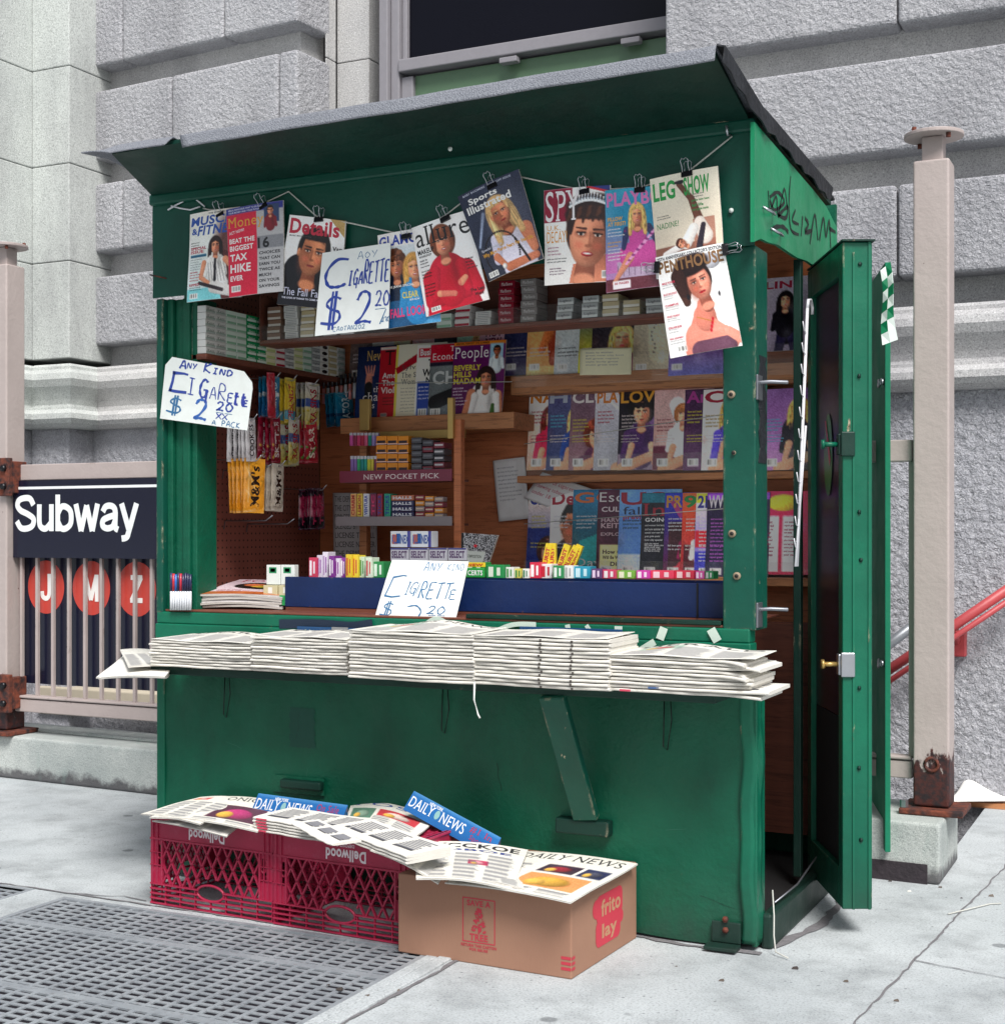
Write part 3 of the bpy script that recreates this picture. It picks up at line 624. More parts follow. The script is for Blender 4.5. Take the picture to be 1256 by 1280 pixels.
# left-hand wall: slightly further back; ends in a return beside the window
ang = math.atan2(2.64 - 2.763, -3.28 + 4.81)
L_ = math.hypot(1.53, .123)
wall_courses(-4.81, 2.763, ang, [[.62 + .78 * ((i + 1) % 2) * .5 + .78 * k for k in range(-1, 3)] for i in range(8)], tops, .405, 'stone_blocks', 0, L_, returns=.085)
def LW(x, y): return (-4.81 + x * math.cos(ang) - y * math.sin(ang), 2.763 + x * math.sin(ang) + y * math.cos(ang), 0)
p0, p1 = LW(0, .02), LW(L_, .02); moulding(p0, p1).build('moulding', 'stone_fine', B)
m = MB(); a, b_ = LW(0, -.02), LW(L_ + .02, -.02); c_, d_ = LW(L_ + .02, .5), LW(0, .5)
m.hexa([(a[0], a[1], -1.75), (b_[0], b_[1], -1.75), (c_[0], c_[1], -1.75), (d_[0], d_[1], -1.75), (a[0], a[1], 1.765), (b_[0], b_[1], 1.765), (c_[0], c_[1], 1.765), (d_[0], d_[1], 1.765)]); m.build('stucco_wall', 'stone_stucco', B, bevel=.004)
# window bay: jambs, frame, dark pane above, green panel below
zs = [(.3 + PITCH * k) for k in range(1, 14)]
m = MB()
for k in range(13):
    z0, z1 = 1.62 + .73 * (k - 2), 1.62 + .73 * (k - 1) - .004
    if z1 < 1.2: continue
    m.box(-3.27, -3.06, 3.02, 3.4, z0, z1); m.box(-3.272, -3.262, 2.9, 3.0, z0, z1)
m.build('window_jamb', 'stone_fine', B, bevel=.008)
m = MB(); m.box(-3.26, -.9, 3.0, 3.5, .3, 2.7); m.build('window_sill', 'stone_fine', B)
WY = 2.95
wx0 = onY(505, 95, WY)[0]; wx1 = -.9; zb = onY(505, 97, WY)[2] + .075
wi = MB(); wi.box(wx0 - .13, wx0 - .075, WY - .05, WY + .1, 2.7, 7); wi.box(wx0 - .072, wx0 - .02, WY - .02, WY + .1, 2.7, 7); wi.box(wx0 - .018, wx0 + .012, WY + .01, WY + .1, zb + .02, 7)
wi.box(wx0 - .018, wx0 + .055, WY + .0, WY + .1, 2.7, zb - .07); wi.box(wx0 - .018, wx1, WY - .035, WY + .1, zb - .05, zb + .018); 
fr = wi.build('window', 'window_frame', B, bevel=.006)
m = MB(); m.box(wx0 + .012, wx1, WY + .04, WY + .06, zb + .018, 7); m.build('pane', 'glass_dark', fr)
m = MB(); m.box(wx0 + .055, wx1, WY + .03, WY + .05, 2.7, zb - .065); m.build('panel', 'window_green', fr)
for x in (.6, 1.28): m = MB(); m.box(wx0 + x, wx0 + x + .1, WY - .05, WY - .0, zb - .095, zb - .066); m.build('catch', 'window_frame', fr, bevel=.004)
# pilaster steps at the far left
PZ = [onY(83, y, 2.536)[2] for y in (203, 325)]; pp = abs(PZ[0] - PZ[1])
m = MB()
for k in range(-9, 9):
    z0 = PZ[0] + k * pp; z1 = z0 + pp - .004
    if z1 > 7.4 or z0 < 1.95: continue
    z0 = max(z0, 2.138)
    m.box(-5.073, -4.79, 2.536, 3.3, z0, z1); m.box(-12, -5.075, 1.75, 3.3, z0, z1)
m.build('pilaster', 'stone_pale', B, bevel=.006)
m = MB(); m.box(-5.073, -4.79, 2.53, 3.3, -1.7, 1.765); m.box(-12, -5.075, 1.74, 3.3, -1.7, 1.765); m.build('pilaster_base', 'stone_stucco', B, bevel=.01)
moulding((-4.80, 2.80, 0), (-4.80, 2.55, 0), 0, 0)  # profile helper reused below
mm = moulding((-5.05, 2.55, 0), (-4.80, 2.55, 0), 0, 1); mm.build('moulding', 'stone_pale', B)
mm = moulding((-4.80, 2.55, 0), (-4.80, 2.80, 0), -1, 0); mm.build('moulding', 'stone_pale', B)
mm = moulding((-5.09, 1.77, 0), (-5.09, 2.55, 0), -1, 0); mm.build('moulding', 'stone_pale', B)
m = MB(); m.box(-12, -5.10, 1.78, 3.3, 1.7655, 2.1375); m.build('pilaster_band', 'stone_pale', B)
m = MB(); m.box(-5.06, -4.82, 2.56, 3.3, 1.7655, 2.1375); m.build('pilaster_band', 'stone_pale', B)
mm = moulding((-12, 1.77, 0), (-5.09, 1.77, 0), 0, 1); mm.build('moulding', 'stone_pale', B)
m = MB(); m.box(-12, 7, 3.4, 3.6, -1.7, 7.2); m.build('core_wall', 'stone_fine', B)
m = MB(); m.box(-5.0, -2.6, 2.50, 2.62, .10, .26); m.build('wall_ledge', 'beige', B, bevel=.01)
# --- subway posts, fence, sign
def fy(X): return 1.21 - .0165 * (X - .28)
def disc(mb, x, y, z, r, h, n=28):
    mb.prism([(x + r * math.cos(2 * math.pi * k / n), y + r * math.sin(2 * math.pi * k / n)) for k in range(n)], lambda a, b, d: (a, b, d), z, z + h)
def make_post(x, y, label, mat, rusty=False):
    t = thing('fence_post', label, 'post', (x, y, .2))
    m = MB(); m.box(x - .06, x + .06, y - .06, y + .06, .225, 2.43); p = m.build('shaft', mat, t, bevel=.008, seg=3)
    m = MB(); m.box(x - .035, x + .035, y - .035, y + .035, 2.431, 2.515); m.build('neck', 'post_paint', t, bevel=.004)
    m = MB(); disc(m, x, y, 2.516, .10, .014); c = m.build('top_flange', 'post_paint', t, bevel=.003)
    m = MB()
    for k in range(4): a = math.pi / 4 + k * math.pi / 2; disc(m, x + .08 * math.cos(a), y + .08 * math.sin(a), 2.50 if k % 2 else 2.531, .008, .015, 8)
    m.build('bolt', 'rust', c)
    m = MB(); m.box(x - .10, x + .11, y - .105, y + .10, .202, .222); b = m.build('base_plate', 'rust', t, bevel=.004)
    m = MB(); disc(m, x - .085, y - .085, .223, .014, .025, 6); m.build('bolt', 'steel', b)
    return t
pr = make_post(.285, 1.21, 'tall beige steel post with round top flange at the right of the newsstand', 'post_rusty')
m = MB(); disc(m, 0, 0, 0, 1, 1, 20)
m = MB(); m.tube([(.287 + .022 * math.cos(a), 1.148, .37 + .022 * math.sin(a)) for a in [k * math.pi / 8 for k in range(16)]], .006, 6, closed=True); m.build('ring_scar', 'rust', pr)
LX = onZ(12, 917, .2); pl = make_post(LX[0] - .02, LX[1], 'tall beige steel post with rusted brackets at the left end of the subway fence', 'post_rusty')
for z in (1.42, .40):
    m = MB(); x, y = LX[0] - .02, LX[1]; m.box(x + .035, x + .10, y - .085, y - .0605, z - .09, z + .09); m.box(x + .062, x + .10, y - .06, y + .03, z - .075, z + .075)
    b = m.build('bracket', 'rust', pl, bevel=.004)
    m = MB(); m.tube([(x + .07, y - .10, z + .04), (x + .07, y - .08, z + .04)], .016, 6); m.tube([(x + .07, y - .10, z - .045), (x + .07, y - .08, z - .045)], .016, 6); m.build('bolt', 'black_metal', b)
    
F_ = thing('subway_fence', 'beige steel bar fence carrying the black subway sign', 'fence', (-2, 1.3, .2))
x0f, x1f = LX[0] + .045, .215
def rail(z, h, dd, name, xa=x0f, xb=x1f):
    m = MB(); m.hexa([(xa, fy(xa) - dd, z), (xb, fy(xb) - dd, z), (xb, fy(xb) + dd, z), (xa, fy(xa) + dd, z), (xa, fy(xa) - dd, z + h), (xb, fy(xb) - dd, z + h), (xb, fy(xb) + dd, z + h), (xa, fy(xa) + dd, z + h)]); m.build(name, 'post_paint', F_, bevel=.004)
rail(1.405, .075, .022, 'top_rail'); rail(.31, .06, .024, 'bottom_rail'); rail(.375, .012, .03, 'rail_cap')
xb = x0f + .022; nb = 0
while xb < x1f:
    if not (-2.05 < xb < -.35):
        m = MB(); m.box(xb - .0075, xb + .0075, fy(xb) - .0075, fy(xb) + .0075, .387, 1.405); m.build('bar', 'post_paint', F_)
    xb += .0985
sx0, sx1 = x0f - .0, x0f + 1.15
def SQ(x0, x1, z0, z1, off): return [(x0, fy(x0) - off, z1), (x1, fy(x1) - off, z1), (x1, fy(x1) - off, z0), (x0, fy(x0) - off, z0)]
sg = thing('subway_sign', 'black Subway sign with white lettering and J M Z in red circles on the fence', 'sign', (sx0 + .5, fy(sx0) + .02, .5))
def fsheet(x0, x1, z0, z1, off):
    q = SQ(x0, x1, z0, z1, off); return Sheet(q, (x1 - x0) / (z1 - z0), ny=4)
SW = .88; sx1 = sx0 + SW
zt, zm, zb_ = 1.403, 1.04, .44
m = MB(); m.hexa([(sx0, fy(sx0) - .036, zm), (sx1, fy(sx1) - .036, zm), (sx1, fy(sx1) - .030, zm), (sx0, fy(sx0) - .030, zm), (sx0, fy(sx0) - .036, zt), (sx1, fy(sx1) - .036, zt), (sx1, fy(sx1) - .030, zt), (sx0, fy(sx0) - .030, zt)]); up = m.build('upper_panel', 'sign_black', sg)
m = MB(); m.hexa([(sx0, fy(sx0) + .03, zb_), (sx1, fy(sx1) + .03, zb_), (sx1, fy(sx1) + .036, zb_), (sx0, fy(sx0) + .036, zb_), (sx0, fy(sx0) + .03, 1.39), (sx1, fy(sx1) + .03, 1.39), (sx1, fy(sx1) + .036, 1.39), (sx0, fy(sx0) + .036, 1.39)]); lo = m.build('lower_panel', 'sign_black', sg)
def sgn(x, z, o): return (sx0 + x, fy(sx0 + x) - .036 - o, z)
def sgl(x, z, o): return (sx0 + x, fy(sx0 + x) + .03 - o, z)
m = MB(); m.add([sgn(0, 1.362, .001), sgn(SW, 1.362, .001), sgn(SW, 1.374, .001), sgn(0, 1.374, .001)], [(0, 1, 2, 3)], '#f2f4f4')
sans(m, lambda a, b, d: sgn(a, b, .0015 + d), 'Subway', .012, 1.165, .170, '#f2f6f4', .17, 1.16); m.build('lettering', 'plastic_print', up)
for k, (ch, x) in enumerate((('J', .145), ('M', .425), ('Z', .695))):
    m = MB(); N = 40; m.add([sgl(x + .114 * math.cos(2 * math.pi * i / N), .900 + .126 * math.sin(2 * math.pi * i / N), .001) for i in range(N)], [tuple(range(N))], '#c8463c')
    m_ = m.build('route_disc', 'plastic_print', lo)
    m = MB(); sans(m, lambda a, b, d: sgl(a, b, .0025 + d), ch, x - SANS[ch][0] * .066, .838, .125, '#f6f2ee', .18, 1.05); m.build('letter', 'plastic_print', m_)
# handrails of the stairs, on the wall
hr = thing('red_handrail', 'red painted handrail with bracket on the wall to the right', 'handrail', (.0, 2.35, .7))
a, b_ = onY(1290, 716, 2.36), onY(1060, 872, 2.36); m = MB(); m.tube([a, b_], .022, 10); m.tube([(a[0], a[1] - .02, a[2] - .05), (b_[0], b_[1] - .02, b_[2] - .05)], .012, 8); m.build('rail', 'red_rail', hr)
bx = onY(1197, 803, 2.44); m = MB(); m.box(bx[0] - .035, bx[0] + .035, 2.42, 2.468, bx[2] - .06, bx[2] + .05); m.tube([(bx[0], 2.43, bx[2]), (bx[0] + .0, 2.36, bx[2] + .06)], .016, 8); m.build('bracket', 'red_rail', hr, bevel=.01)
a, b_ = onY(1150, 776, 1.7), onY(1085, 825, 1.7); m = MB(); m.tube([a, b_, (b_[0] - .5, b_[1], b_[2] - .35)], .02, 10); m.tube([a, (a[0] + .03, a[1], a[2] - .2), (a[0] + .03, a[1], -.1)], .02, 10)
tag(m.build('grey_handrail', 'grey_rail'), 'thin grey metal handrail seen between the door and the right post', 'handrail')
# newspaper lying open on a board by the wall
q = [onZ(1192, 990, .06), onZ(1300, 975, .06), onZ(1320, 1002, .03), onZ(1185, 1004, .03)]
nb_ = MB()
def pw(u, v):
    p = mixq([Vector(x) for x in q], u, v); p.z = .035 + .13 * max(0, math.sin(math.pi * min(u * 1.25, 1))) ** 1.3 * (1 - v) + .05 * math.sin(u * 9 + v) * (1 - v) * .5; return p
nb_.grid(pw, 30, 12, '#f4f2ee'); tag(nb_.build('open_newspaper', 'newsprint', solid=.004), 'crumpled white newspaper lying by the wall behind the right post', 'newspaper')
a = onZ(1186, 1006, 0); m = MB(); m.box(a[0], a[0] + .7, a[1] - .02, a[1] + .06, .001, .022); tag(m.build('loose_board', 'shelf_wood'), 'narrow pale board on the ground under the crumpled newspaper', 'board')
rr = random.Random(5)
for k in range(16):
    zn = k % 3; tt = (5 - k // 3) / 5.5; x, y = [(.1 + .45 * tt, rr.uniform(.8, .98)), (-.3 + .8 * tt, rr.uniform(-.4, -.1)), (-.95 + .25 * tt, rr.uniform(-.8, -.5))][zn]
    m = MB(); s_ = rr.uniform(.003, .009); m.hexa([(x - s_, y - s_ * .7, .001), (x + s_, y - s_ * .5, .001), (x + s_ * .8, y + s_, .001), (x - s_ * .7, y + s_ * .8, .001), (x - s_ * .6, y - s_ * .4, s_ * .7), (x + s_ * .5, y - s_ * .3, s_ * .6), (x + s_ * .5, y + s_ * .6, s_ * .8), (x - s_ * .4, y + s_ * .5, s_ * .6)], rr.choice(['#3a3330', '#5a5048', '#d8d6d0', '#3a3230', '#6a6058']))
    tag(m.build('litter_scrap', 'dull_print'), 'tiny litter scrap %s, %s from the right' % (('by the kerb under the right post', 'on the sidewalk before the corner bracket', 'at the right edge of the grating')[zn], nm[k // 3]), 'litter', 'scraps of litter on the sidewalk')
# ================================================================== NEWSSTAND
W_ = 2.074
K = thing('newsstand', 'green painted plywood newsstand kiosk with tilted roof and open side door', 'newsstand', (-1.037, .5, 0))
rr = random.Random(11)
def nz(x, z, a=.004, s=1.0): return a * (math.sin(x * 5.1 * s + 1.3) * math.sin(z * 4.3 * s + .4) + .6 * math.sin(x * 11.7 * s + z * 7.1 * s) * math.cos(z * 9 * s) + .3 * math.sin(x * 27 * s + z * 19))
def skin(x0, x1, z0, z1, y, th, name, mat, amp=.004, n=(90, 50), lowfn=None, parent=K):
    m = MB()
    def f(u, v):
        x = x0 + (x1 - x0) * u; z = z1 + (z0 - z1) * v
        if lowfn and v == 1: z += lowfn(x)
        return (x, y + nz(x, z, amp), z)
    m.grid(f, *n); m.box(x0 + .002, x1 - .002, y + .012, y + th, z0 + .02, z1); return m.build(name, mat, parent)
def scuffs(n, seed, x0, x1, z0, z1, Y, col, name):
    rq = random.Random(seed)
    for k in range(n):
        x, z = rq.uniform(x0, x1), rq.uniform(z0, z1); L_q = rq.uniform(.02, .10); an = rq.choice((rq.uniform(1.3, 1.8), rq.uniform(-.3, .3)))
        m = MB(); ribbon(m, lambda a, b, d: (a, Y + nz(a, b, .0045) - .0016, b), [(x + L_q * t * math.cos(an) + .003 * math.sin(t * 9 + k), z + L_q * t * math.sin(an)) for t in (0, .2, .4, .6, .8, 1)], rq.uniform(.0008, .0022), 0, col); m.build(name, 'dull_print', K)
scuffs(6, 3, -1.9, -.1, .06, .6, -.002, '#2f6a56', 'scratch'); scuffs(7, 5, -1.9, -.1, .05, .5, -.002, '#062019', 'scratch')
a_, b_q = onY(362, 884, -.004), onY(393, 936, -.004); m = MB(); m.grid(lambda u, v: (a_[0] + (b_q[0] - a_[0]) * u + .004 * math.sin(v * 23), -.0035 + nz(a_[0] + (b_q[0] - a_[0]) * u, a_[2] + (b_q[2] - a_[2]) * v, .0045), a_[2] + (b_q[2] - a_[2]) * v + .006 * math.sin(u * 31)), 10, 14); m.build('paint_patch', 'green_fascia', K)
skin(-W_ + .035, -.0, .012, .80, -.002, .03, 'front_panel', 'green_panel', .0045, lowfn=lambda x: .012 * math.sin(x * 9) * .5 + (.02 if -.12 < x < -.02 else 0))
m = MB(); m.box(-W_, -W_ + .034, -.008, .03, .01, .80); m.build('corner_strip', 'green_light', K, bevel=.004)
# bent sheet-metal corner at the right
m = MB()
def fc(u, v):
    z = .80 - .78 * v; a = u * 2 - 1; k = .006 * math.sin(z * 21) * math.sin(z * 7 + 1)
    return (-.006 + k + (.0 if a > 0 else .035 * a) + .012 * min(1, max(0, a)), -.008 + (.05 * a if a > 0 else 0), z)
m.grid(fc, 8, 60); m.build('corner_skin', 'green_door', K, solid=.004)
m = MB(); m.box(-W_, -.012, -.016, .05, .802, .8525); m.build('sill_board', 'green_light', K, bevel=.004)
m = MB(); m.box(-W_ + .002, -.016, -.010, .05, .853, .892); sb_ = m.build('sill_strip', 'green_light', K, bevel=.004)
m = MB(); m.box(-W_ + .03, -.092, .0, .60, .8925, .900); m.box(-.9, -.10, -.004, .03, .8995, .912, mat=1); m.build('counter', ['dark_wood', 'green_dark'], K, bevel=.002)
# spray marks on the sill
m = MB()
fs_ = lambda a, b, d: (a, -.016 - d, b + .006)
for pts, wd in (([(-1.06, .845), (-1.0, .885), (-.95, .87), (-.90, .845)], .022), ([(-.82, .845), (-.74, .878), (-.66, .882)], .014), ([(-.56, .884), (-.55, .845)], .016), ([(-.5, .884), (-.47, .845)], .013), ([(-.40, .884), (-.40, .850)], .024), ([(-.262, .884), (-.275, .850)], .024), ([(-.125, .884), (-.105, .850)], .026), ([(-.40, .843), (-.40, .800)], .02), ([(-.29, .843), (-.34, .812)], .02)):
    P = smooth_path(pts); 
    m = MB(); ribbon(m, fs_, smooth_path(pts, 9), wd, .0012, '#c4d4c8', 0, 0); m.build('spray_mark', 'dull_print', sb_)
m = MB(); ribbon(m, fs_, smooth_path([(-1.57, .858), (-1.42, .862), (-1.3, .858), (-1.22, .868)], 9), .030, .0012, '#14253a', 0, 0); m.build('spray_mark', 'dull_print', sb_)
# left jamb with its grooved boards
m = MB(); m.box(-W_, -W_ + .028, -.010, .14, .887, 1.95); m.build('jamb_edge', 'green_post', K, bevel=.004)
for a, b, y in ((.029, .052, .012), (.053, .088, .028), (.089, .118, .018), (.119, .140, .03)):
    m = MB(); m.box(-W_ + a, -W_ + b, y, .14, .887, 1.95); m.build('jamb_board', 'green_panel', K, bevel=.003)
m = MB(); m.box(-.094, -.0, -.006, .118, .8875, 1.955); pst = m.build('corner_post', 'green_post', K, bevel=.005, seg=3)
m = MB(); m.box(-.012, .003, -.004, .08, .012, .80); m.build('corner_post_foot', 'green_door', K, bevel=.003)
for (px, py) in ((914, 493), (915, 667), (917, 566), (921, 720)):
    x, _, z = onY(px, py, -.008); m = MB(); m.tube([(x, -.004, z), (x, -.011, z)], .011 if py != 566 else .006, 10, '#8f7f6a'); m.tube([(x, -.010, z), (x, -.014, z)], .0055, 8, '#1a1412'); m.build('bolt', 'dull_print', pst)
for py in (478, 762):
    a = onX(950, py, .004); m = MB(); m.tube([(.0, a[1] - .0, a[2]), (.03, a[1] + .01, a[2] + .002), (.075, a[1] + .03, a[2])], .006, 8); m.box(-.0, .006, a[1] - .03, a[1] + .02, a[2] - .05, a[2] + .02); m.build('hasp', 'wire_grey', K, bevel=.002)
m = MB(); a = onX(949, 520, .001); m.prism([(.028 + .008 * math.sin(k * 1.7), a[2] + .17 - .30 * k / 14) for k in range(15)] + [(.098 + .010 * math.sin(k * 2.3), a[2] - .13 + .30 * k / 14) for k in range(15)], lambda p_, q_, d: (d, p_, q_), .0004, .0018); m.build('tape_patch', 'tar_felt', K)
# fascia
skin(-W_ - .005, .002, 1.951, 2.285, -.022, .05, 'fascia', 'green_fascia', .003)
m = MB(); m.box(-W_ - .012, .004, -.036, .03, 2.262, 2.30); m.build('fascia_trim', 'green_fascia', K, bevel=.008)
side = [(942, 152), (975, 190), (1018, 240), (1032, 258), (1045, 284), (1046, 316), (1034, 333), (1020, 334), (1008, 326), (996, 322), (985, 315), (972, 306), (960, 303), (950, 298), (942, 302)]
P = [onX(px, py, .012) for px, py in side]; P = [(p[1], p[2]) for p in P]
m = MB(); m.prism(P, lambda a, b, d: (d, a, b), .0025, .014); sf = m.build('side_fascia', 'green_side', K)
# marker scrawl on the side fascia
m = MB(); fsd = lambda a, b, d: (.0145 + d, a, b)
def sxy(px, py): p = onX(px, py, .0145); return (p[1], p[2])
for pts, wd in (([(960, 238), (962, 262), (970, 245), (972, 268), (980, 236), (984, 262)], .006), ([(962, 246), (972, 240), (980, 252), (968, 262), (962, 250)], .007), ([(972, 270), (984, 258), (982, 272), (972, 268)], .008), ([(988, 220), (986, 250), (988, 285), (998, 293)], .006), ([(994, 262), (990, 275), (998, 280)], .006), ([(1003, 270), (1001, 295)], .006), ([(1006, 272), (1010, 280), (1006, 290), (1014, 288)], .009), ([(1012, 305), (1018, 268), (1022, 300)], .008), ([(1024, 300), (1029, 272), (1032, 296), (1036, 275), (1038, 310)], .008), ([(1036, 285), (1044, 290)], .008), ([(966, 284), (978, 283), (985, 290)], .008)):
    ribbon(m, fsd, smooth_path([sxy(*p) for p in pts]), wd * 1.7, .0008, '#101a18')
m.build('marker_scrawl', 'dull_print', sf)
for px, py in ((953, 258), (963, 285)):
    p = onX(px, py, .0145); m = MB(); m.tube([p, (p[0] + .02, p[1] + .02, p[2] - .012), (p[0] + .012, p[1] + .09, p[2] - .006), (p[0] + .0, p[1] + .11, p[2] + .008)], .004, 6); m.build('hook', 'steel', sf)
# walls
m = MB(); m.box(-W_, -W_ + .02, .14, 1.0, .01, 2.28); m.build('left_wall', 'green_panel', K)
m = MB(); m.box(-W_ + .022, -W_ + .03, .142, .95, .90, 2.2); m.build('pegboard', 'pegboard', K)
m = MB(); m.box(-W_, 0, .98, 1.0, .01, 2.27); m.build('rear_wall', 'green_panel', K)
m = MB(); m.box(-W_ + .03, -.022, .955, .975, .2, 2.2); m.build('back_board', 'plywood', K)
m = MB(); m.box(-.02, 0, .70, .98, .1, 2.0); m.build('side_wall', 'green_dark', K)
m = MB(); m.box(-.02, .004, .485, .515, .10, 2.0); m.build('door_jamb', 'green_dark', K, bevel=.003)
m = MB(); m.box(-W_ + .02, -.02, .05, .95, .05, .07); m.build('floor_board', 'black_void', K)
# inner boards under the counter, seen through the side opening
m = MB(); m.box(-.35, -.022, .82, .86, .16, .86); m.build('inner_board', 'dark_wood', K)
# roof
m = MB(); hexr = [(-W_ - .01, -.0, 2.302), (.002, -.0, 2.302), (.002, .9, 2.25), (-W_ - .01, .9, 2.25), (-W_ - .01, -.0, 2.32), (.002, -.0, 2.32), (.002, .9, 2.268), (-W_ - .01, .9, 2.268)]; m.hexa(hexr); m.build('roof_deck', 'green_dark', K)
m = MB(); m.grid(lambda u, v: (-W_ - .015 + (W_ + .025) * u, .92 * (1 - v), 2.324 - .052 * (1 - v) + .004 * math.sin(u * 40) * math.sin(v * 13)), 60, 20); m.build('roof_felt', 'tar_felt', K, solid=.008)
OV = .38
def oz(y): return 2.302 + (.066 / OV) * (-y)
m = MB(); x0, x1 = -W_ - .0, -.012
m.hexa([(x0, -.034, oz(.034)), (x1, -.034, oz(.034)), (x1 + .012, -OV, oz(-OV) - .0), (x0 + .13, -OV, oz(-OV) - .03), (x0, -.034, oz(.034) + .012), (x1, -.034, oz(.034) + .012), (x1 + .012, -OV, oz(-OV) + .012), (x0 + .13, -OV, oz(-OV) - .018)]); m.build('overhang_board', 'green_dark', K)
# felt folded over the front edge: two lengths with a lifted, torn lap near the left end
def feltlip(xa, xb, name, curl=0, tip=0):
    m = MB()
    def f(u, v):
        x = xa + (xb - xa) * u; base = oz(-OV) - .03 * (1 - (x + W_) / W_) + .016
        wv = .004 * math.sin(x * 9) + .003 * math.sin(x * 23)
        if v < .5: t = v * 2; y = -.0 - (OV + .004) * t; z = 2.328 + (base + .004 - 2.328) * t; x = x + (.0 if not tip else .09 * (1 - u) * (1 - t) * -.6)
        else:
            t = (v - .5) * 2; y = -OV - .004 - .012 * t - curl * t * .03; z = base + .004 - (.040 - curl * .006) * t
            if tip and u < .28: k = (1 - u / .28); z -= -.028 * k * t; y -= .03 * k * t
        if tip and u < .3: z -= .022 * (1 - u / .3) ** 2 * (v if v < .5 else 1)
        if not tip: x += (.02 * (v - .5) * 2 if v > .5 and u < .02 else 0)
        return (x, y + wv, z + wv * .6)
    m.grid(f, 70, 12); return m.build(name, 'felt', K, solid=.004)
feltlip(-1.675, .004, 'edge_felt'); feltlip(-2.00, -1.70, 'edge_felt', curl=1, tip=1)
# black felt drape down the right-hand edge
m = MB(); q = [(893, 63), (905, 90), (940, 128), (965, 160), (990, 200), (1020, 236)]; Y_ = [-OV, -.25, .0, .25, .52, .95]
V = []
for i in range(25):
    t = i / 24; y = -OV + (1.20) * t; zt = (oz(y) + .02) if y < 0 else 2.328 - .052 * y / 1.06; jag = .008 * math.sin(i * 2.1) + .006 * math.sin(i * 5.3)
    V += [(.004, y, zt + .004), (.026, y, zt - .002), (.022 + .004 * math.sin(i), y, zt - .045 + jag)]
m.add(V, [(3 * i, 3 * i + 1, 3 * i + 4, 3 * i + 3) for i in range(24)] + [(3 * i + 1, 3 * i + 2, 3 * i + 5, 3 * i + 4) for i in range(24)]); m.build('side_felt', 'tar_felt', K, solid=.005)
# newspaper ledge with brackets and prop
m = MB(); m.box(-1.93, -.05, -.215, -.003, .706, .731); m.build('ledge', 'green_dark', K, bevel=.003)
m = MB(); m.bar((-.488, -.045, .335), (-.520, -.215, .704), .075, .028, up=(0, 1, 0)); m.build('prop', 'green_post', K, bevel=.004)
def trap(px0, py0, px1, py1, y0, y1, name, mat, bevel=.006):
    a = onY(px0, py0, y1); b = onY(px1, py1, y1); m = MB(); m.box(min(a[0], b[0]), max(a[0], b[0]), y1, y0, min(a[2], b[2]), max(a[2], b[2])); return m.build(name, mat, K, bevel=bevel)
trap(693, 1022, 760, 1048, -.008, -.05, 'prop_block', 'green_dark'); trap(349, 974, 400, 990, -.008, -.035, 'prop_block', 'green_dark')
m = MB(); x, _, z = onY(343, 968, -.006); x2 = onY(406, 968, -.006)[0]; m.box(x, x2, -.011, -.0065, z - .055, z + .0); m.build('patch_plate', 'green_panel', K)
for px, y0, y1 in ((287, 838, 897), (560, 855, 917), (838, 862, 938)):
    a = onY(px, y0, -.010); b = onY(px - 4, y1, -.010); m = MB(); m.tube([(a[0], -.015, a[2]), (a[0] + .004, -.012, (a[2] + b[2]) / 2), b, (b[0] - .012, -.010, b[2] + .01), (a[0] - .018, -.010, a[2])], .0016, 5); m.build('wire', 'black_metal', K)
# foot bracket and base plank on the right
x, _, z = onY(890, 1150, -.012); x2 = onY(926, 1150, -.012)[0]
m = MB(); m.box(x, x2, -.018, -.010, .018, z + .0); m.box(x - .01, x2 + .0, -.065, -.0105, .006, .017); fb = m.build('foot_bracket', 'green_dark', K, bevel=.003)
for zz in (.055, .085):
    m = MB(); m.tube([((x + x2) / 2, -.018, zz - .0), ((x + x2) / 2, -.026, zz)], .009, 6); m.build('bolt', 'rust', fb)
m = MB(); m.box(.0035, .038, .03, .97, .0, .10); m.build('base_plank', 'green_dark', K, bevel=.01)
# the open side door: frame box facing us, dark perforated inner panel
dA = Vector(onZ(1053, 1137, .08)); dB = Vector(onZ(1090, 1137, .08)); dn = (dB - dA); th_ = dn.length; dn.normalize(); dd = Vector((-SN, CS, 0))
def D(a, t, z): p = dA + dd * a + dn * t; return (p.x, p.y, z)
DL = .47; ZT, ZB = 1.992, .08
def dbox(a0, a1, t0, t1, z0, z1): return [D(a0, t0, z0), D(a0, t1, z0), D(a1, t1, z0), D(a1, t0, z0), D(a0, t0, z1), D(a0, t1, z1), D(a1, t1, z1), D(a1, t0, z1)]
door = MB(); door.hexa(dbox(0, .05, .0, th_, ZB, ZT)); door.hexa(dbox(.05, DL - .05, .03, th_, ZB, ZT - .0)); door.hexa(dbox(DL - .05, DL, 0, th_, ZB, ZT)); door.hexa(dbox(.05, DL - .05, 0, .03, ZT - .09, ZT)); door.hexa(dbox(.05, DL - .05, 0, .03, ZB, ZB + .11))
dr = door.build('door', 'green_door', K, bevel=.003)
m = MB(); m.hexa(dbox(.052, DL - .052, .016, .028, .62, ZT - .092)); m.build('inner_panel', 'mesh_panel', dr)
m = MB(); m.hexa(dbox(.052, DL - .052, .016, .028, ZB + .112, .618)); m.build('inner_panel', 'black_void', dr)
m = MB(); m.hexa(dbox(-.012, .46, -.004, th_ + .006, ZT + .001, ZT + .006)); m.build('cap_strip', 'green_dark', dr)
m = MB(); m.hexa(dbox(-.004, -.0005, .028, .034, ZB, ZT - .03)); m.hexa(dbox(-.004, -.0005, th_ - .012, th_ - .004, ZB, ZT)); m.build('edge_bead', 'green_light', dr)
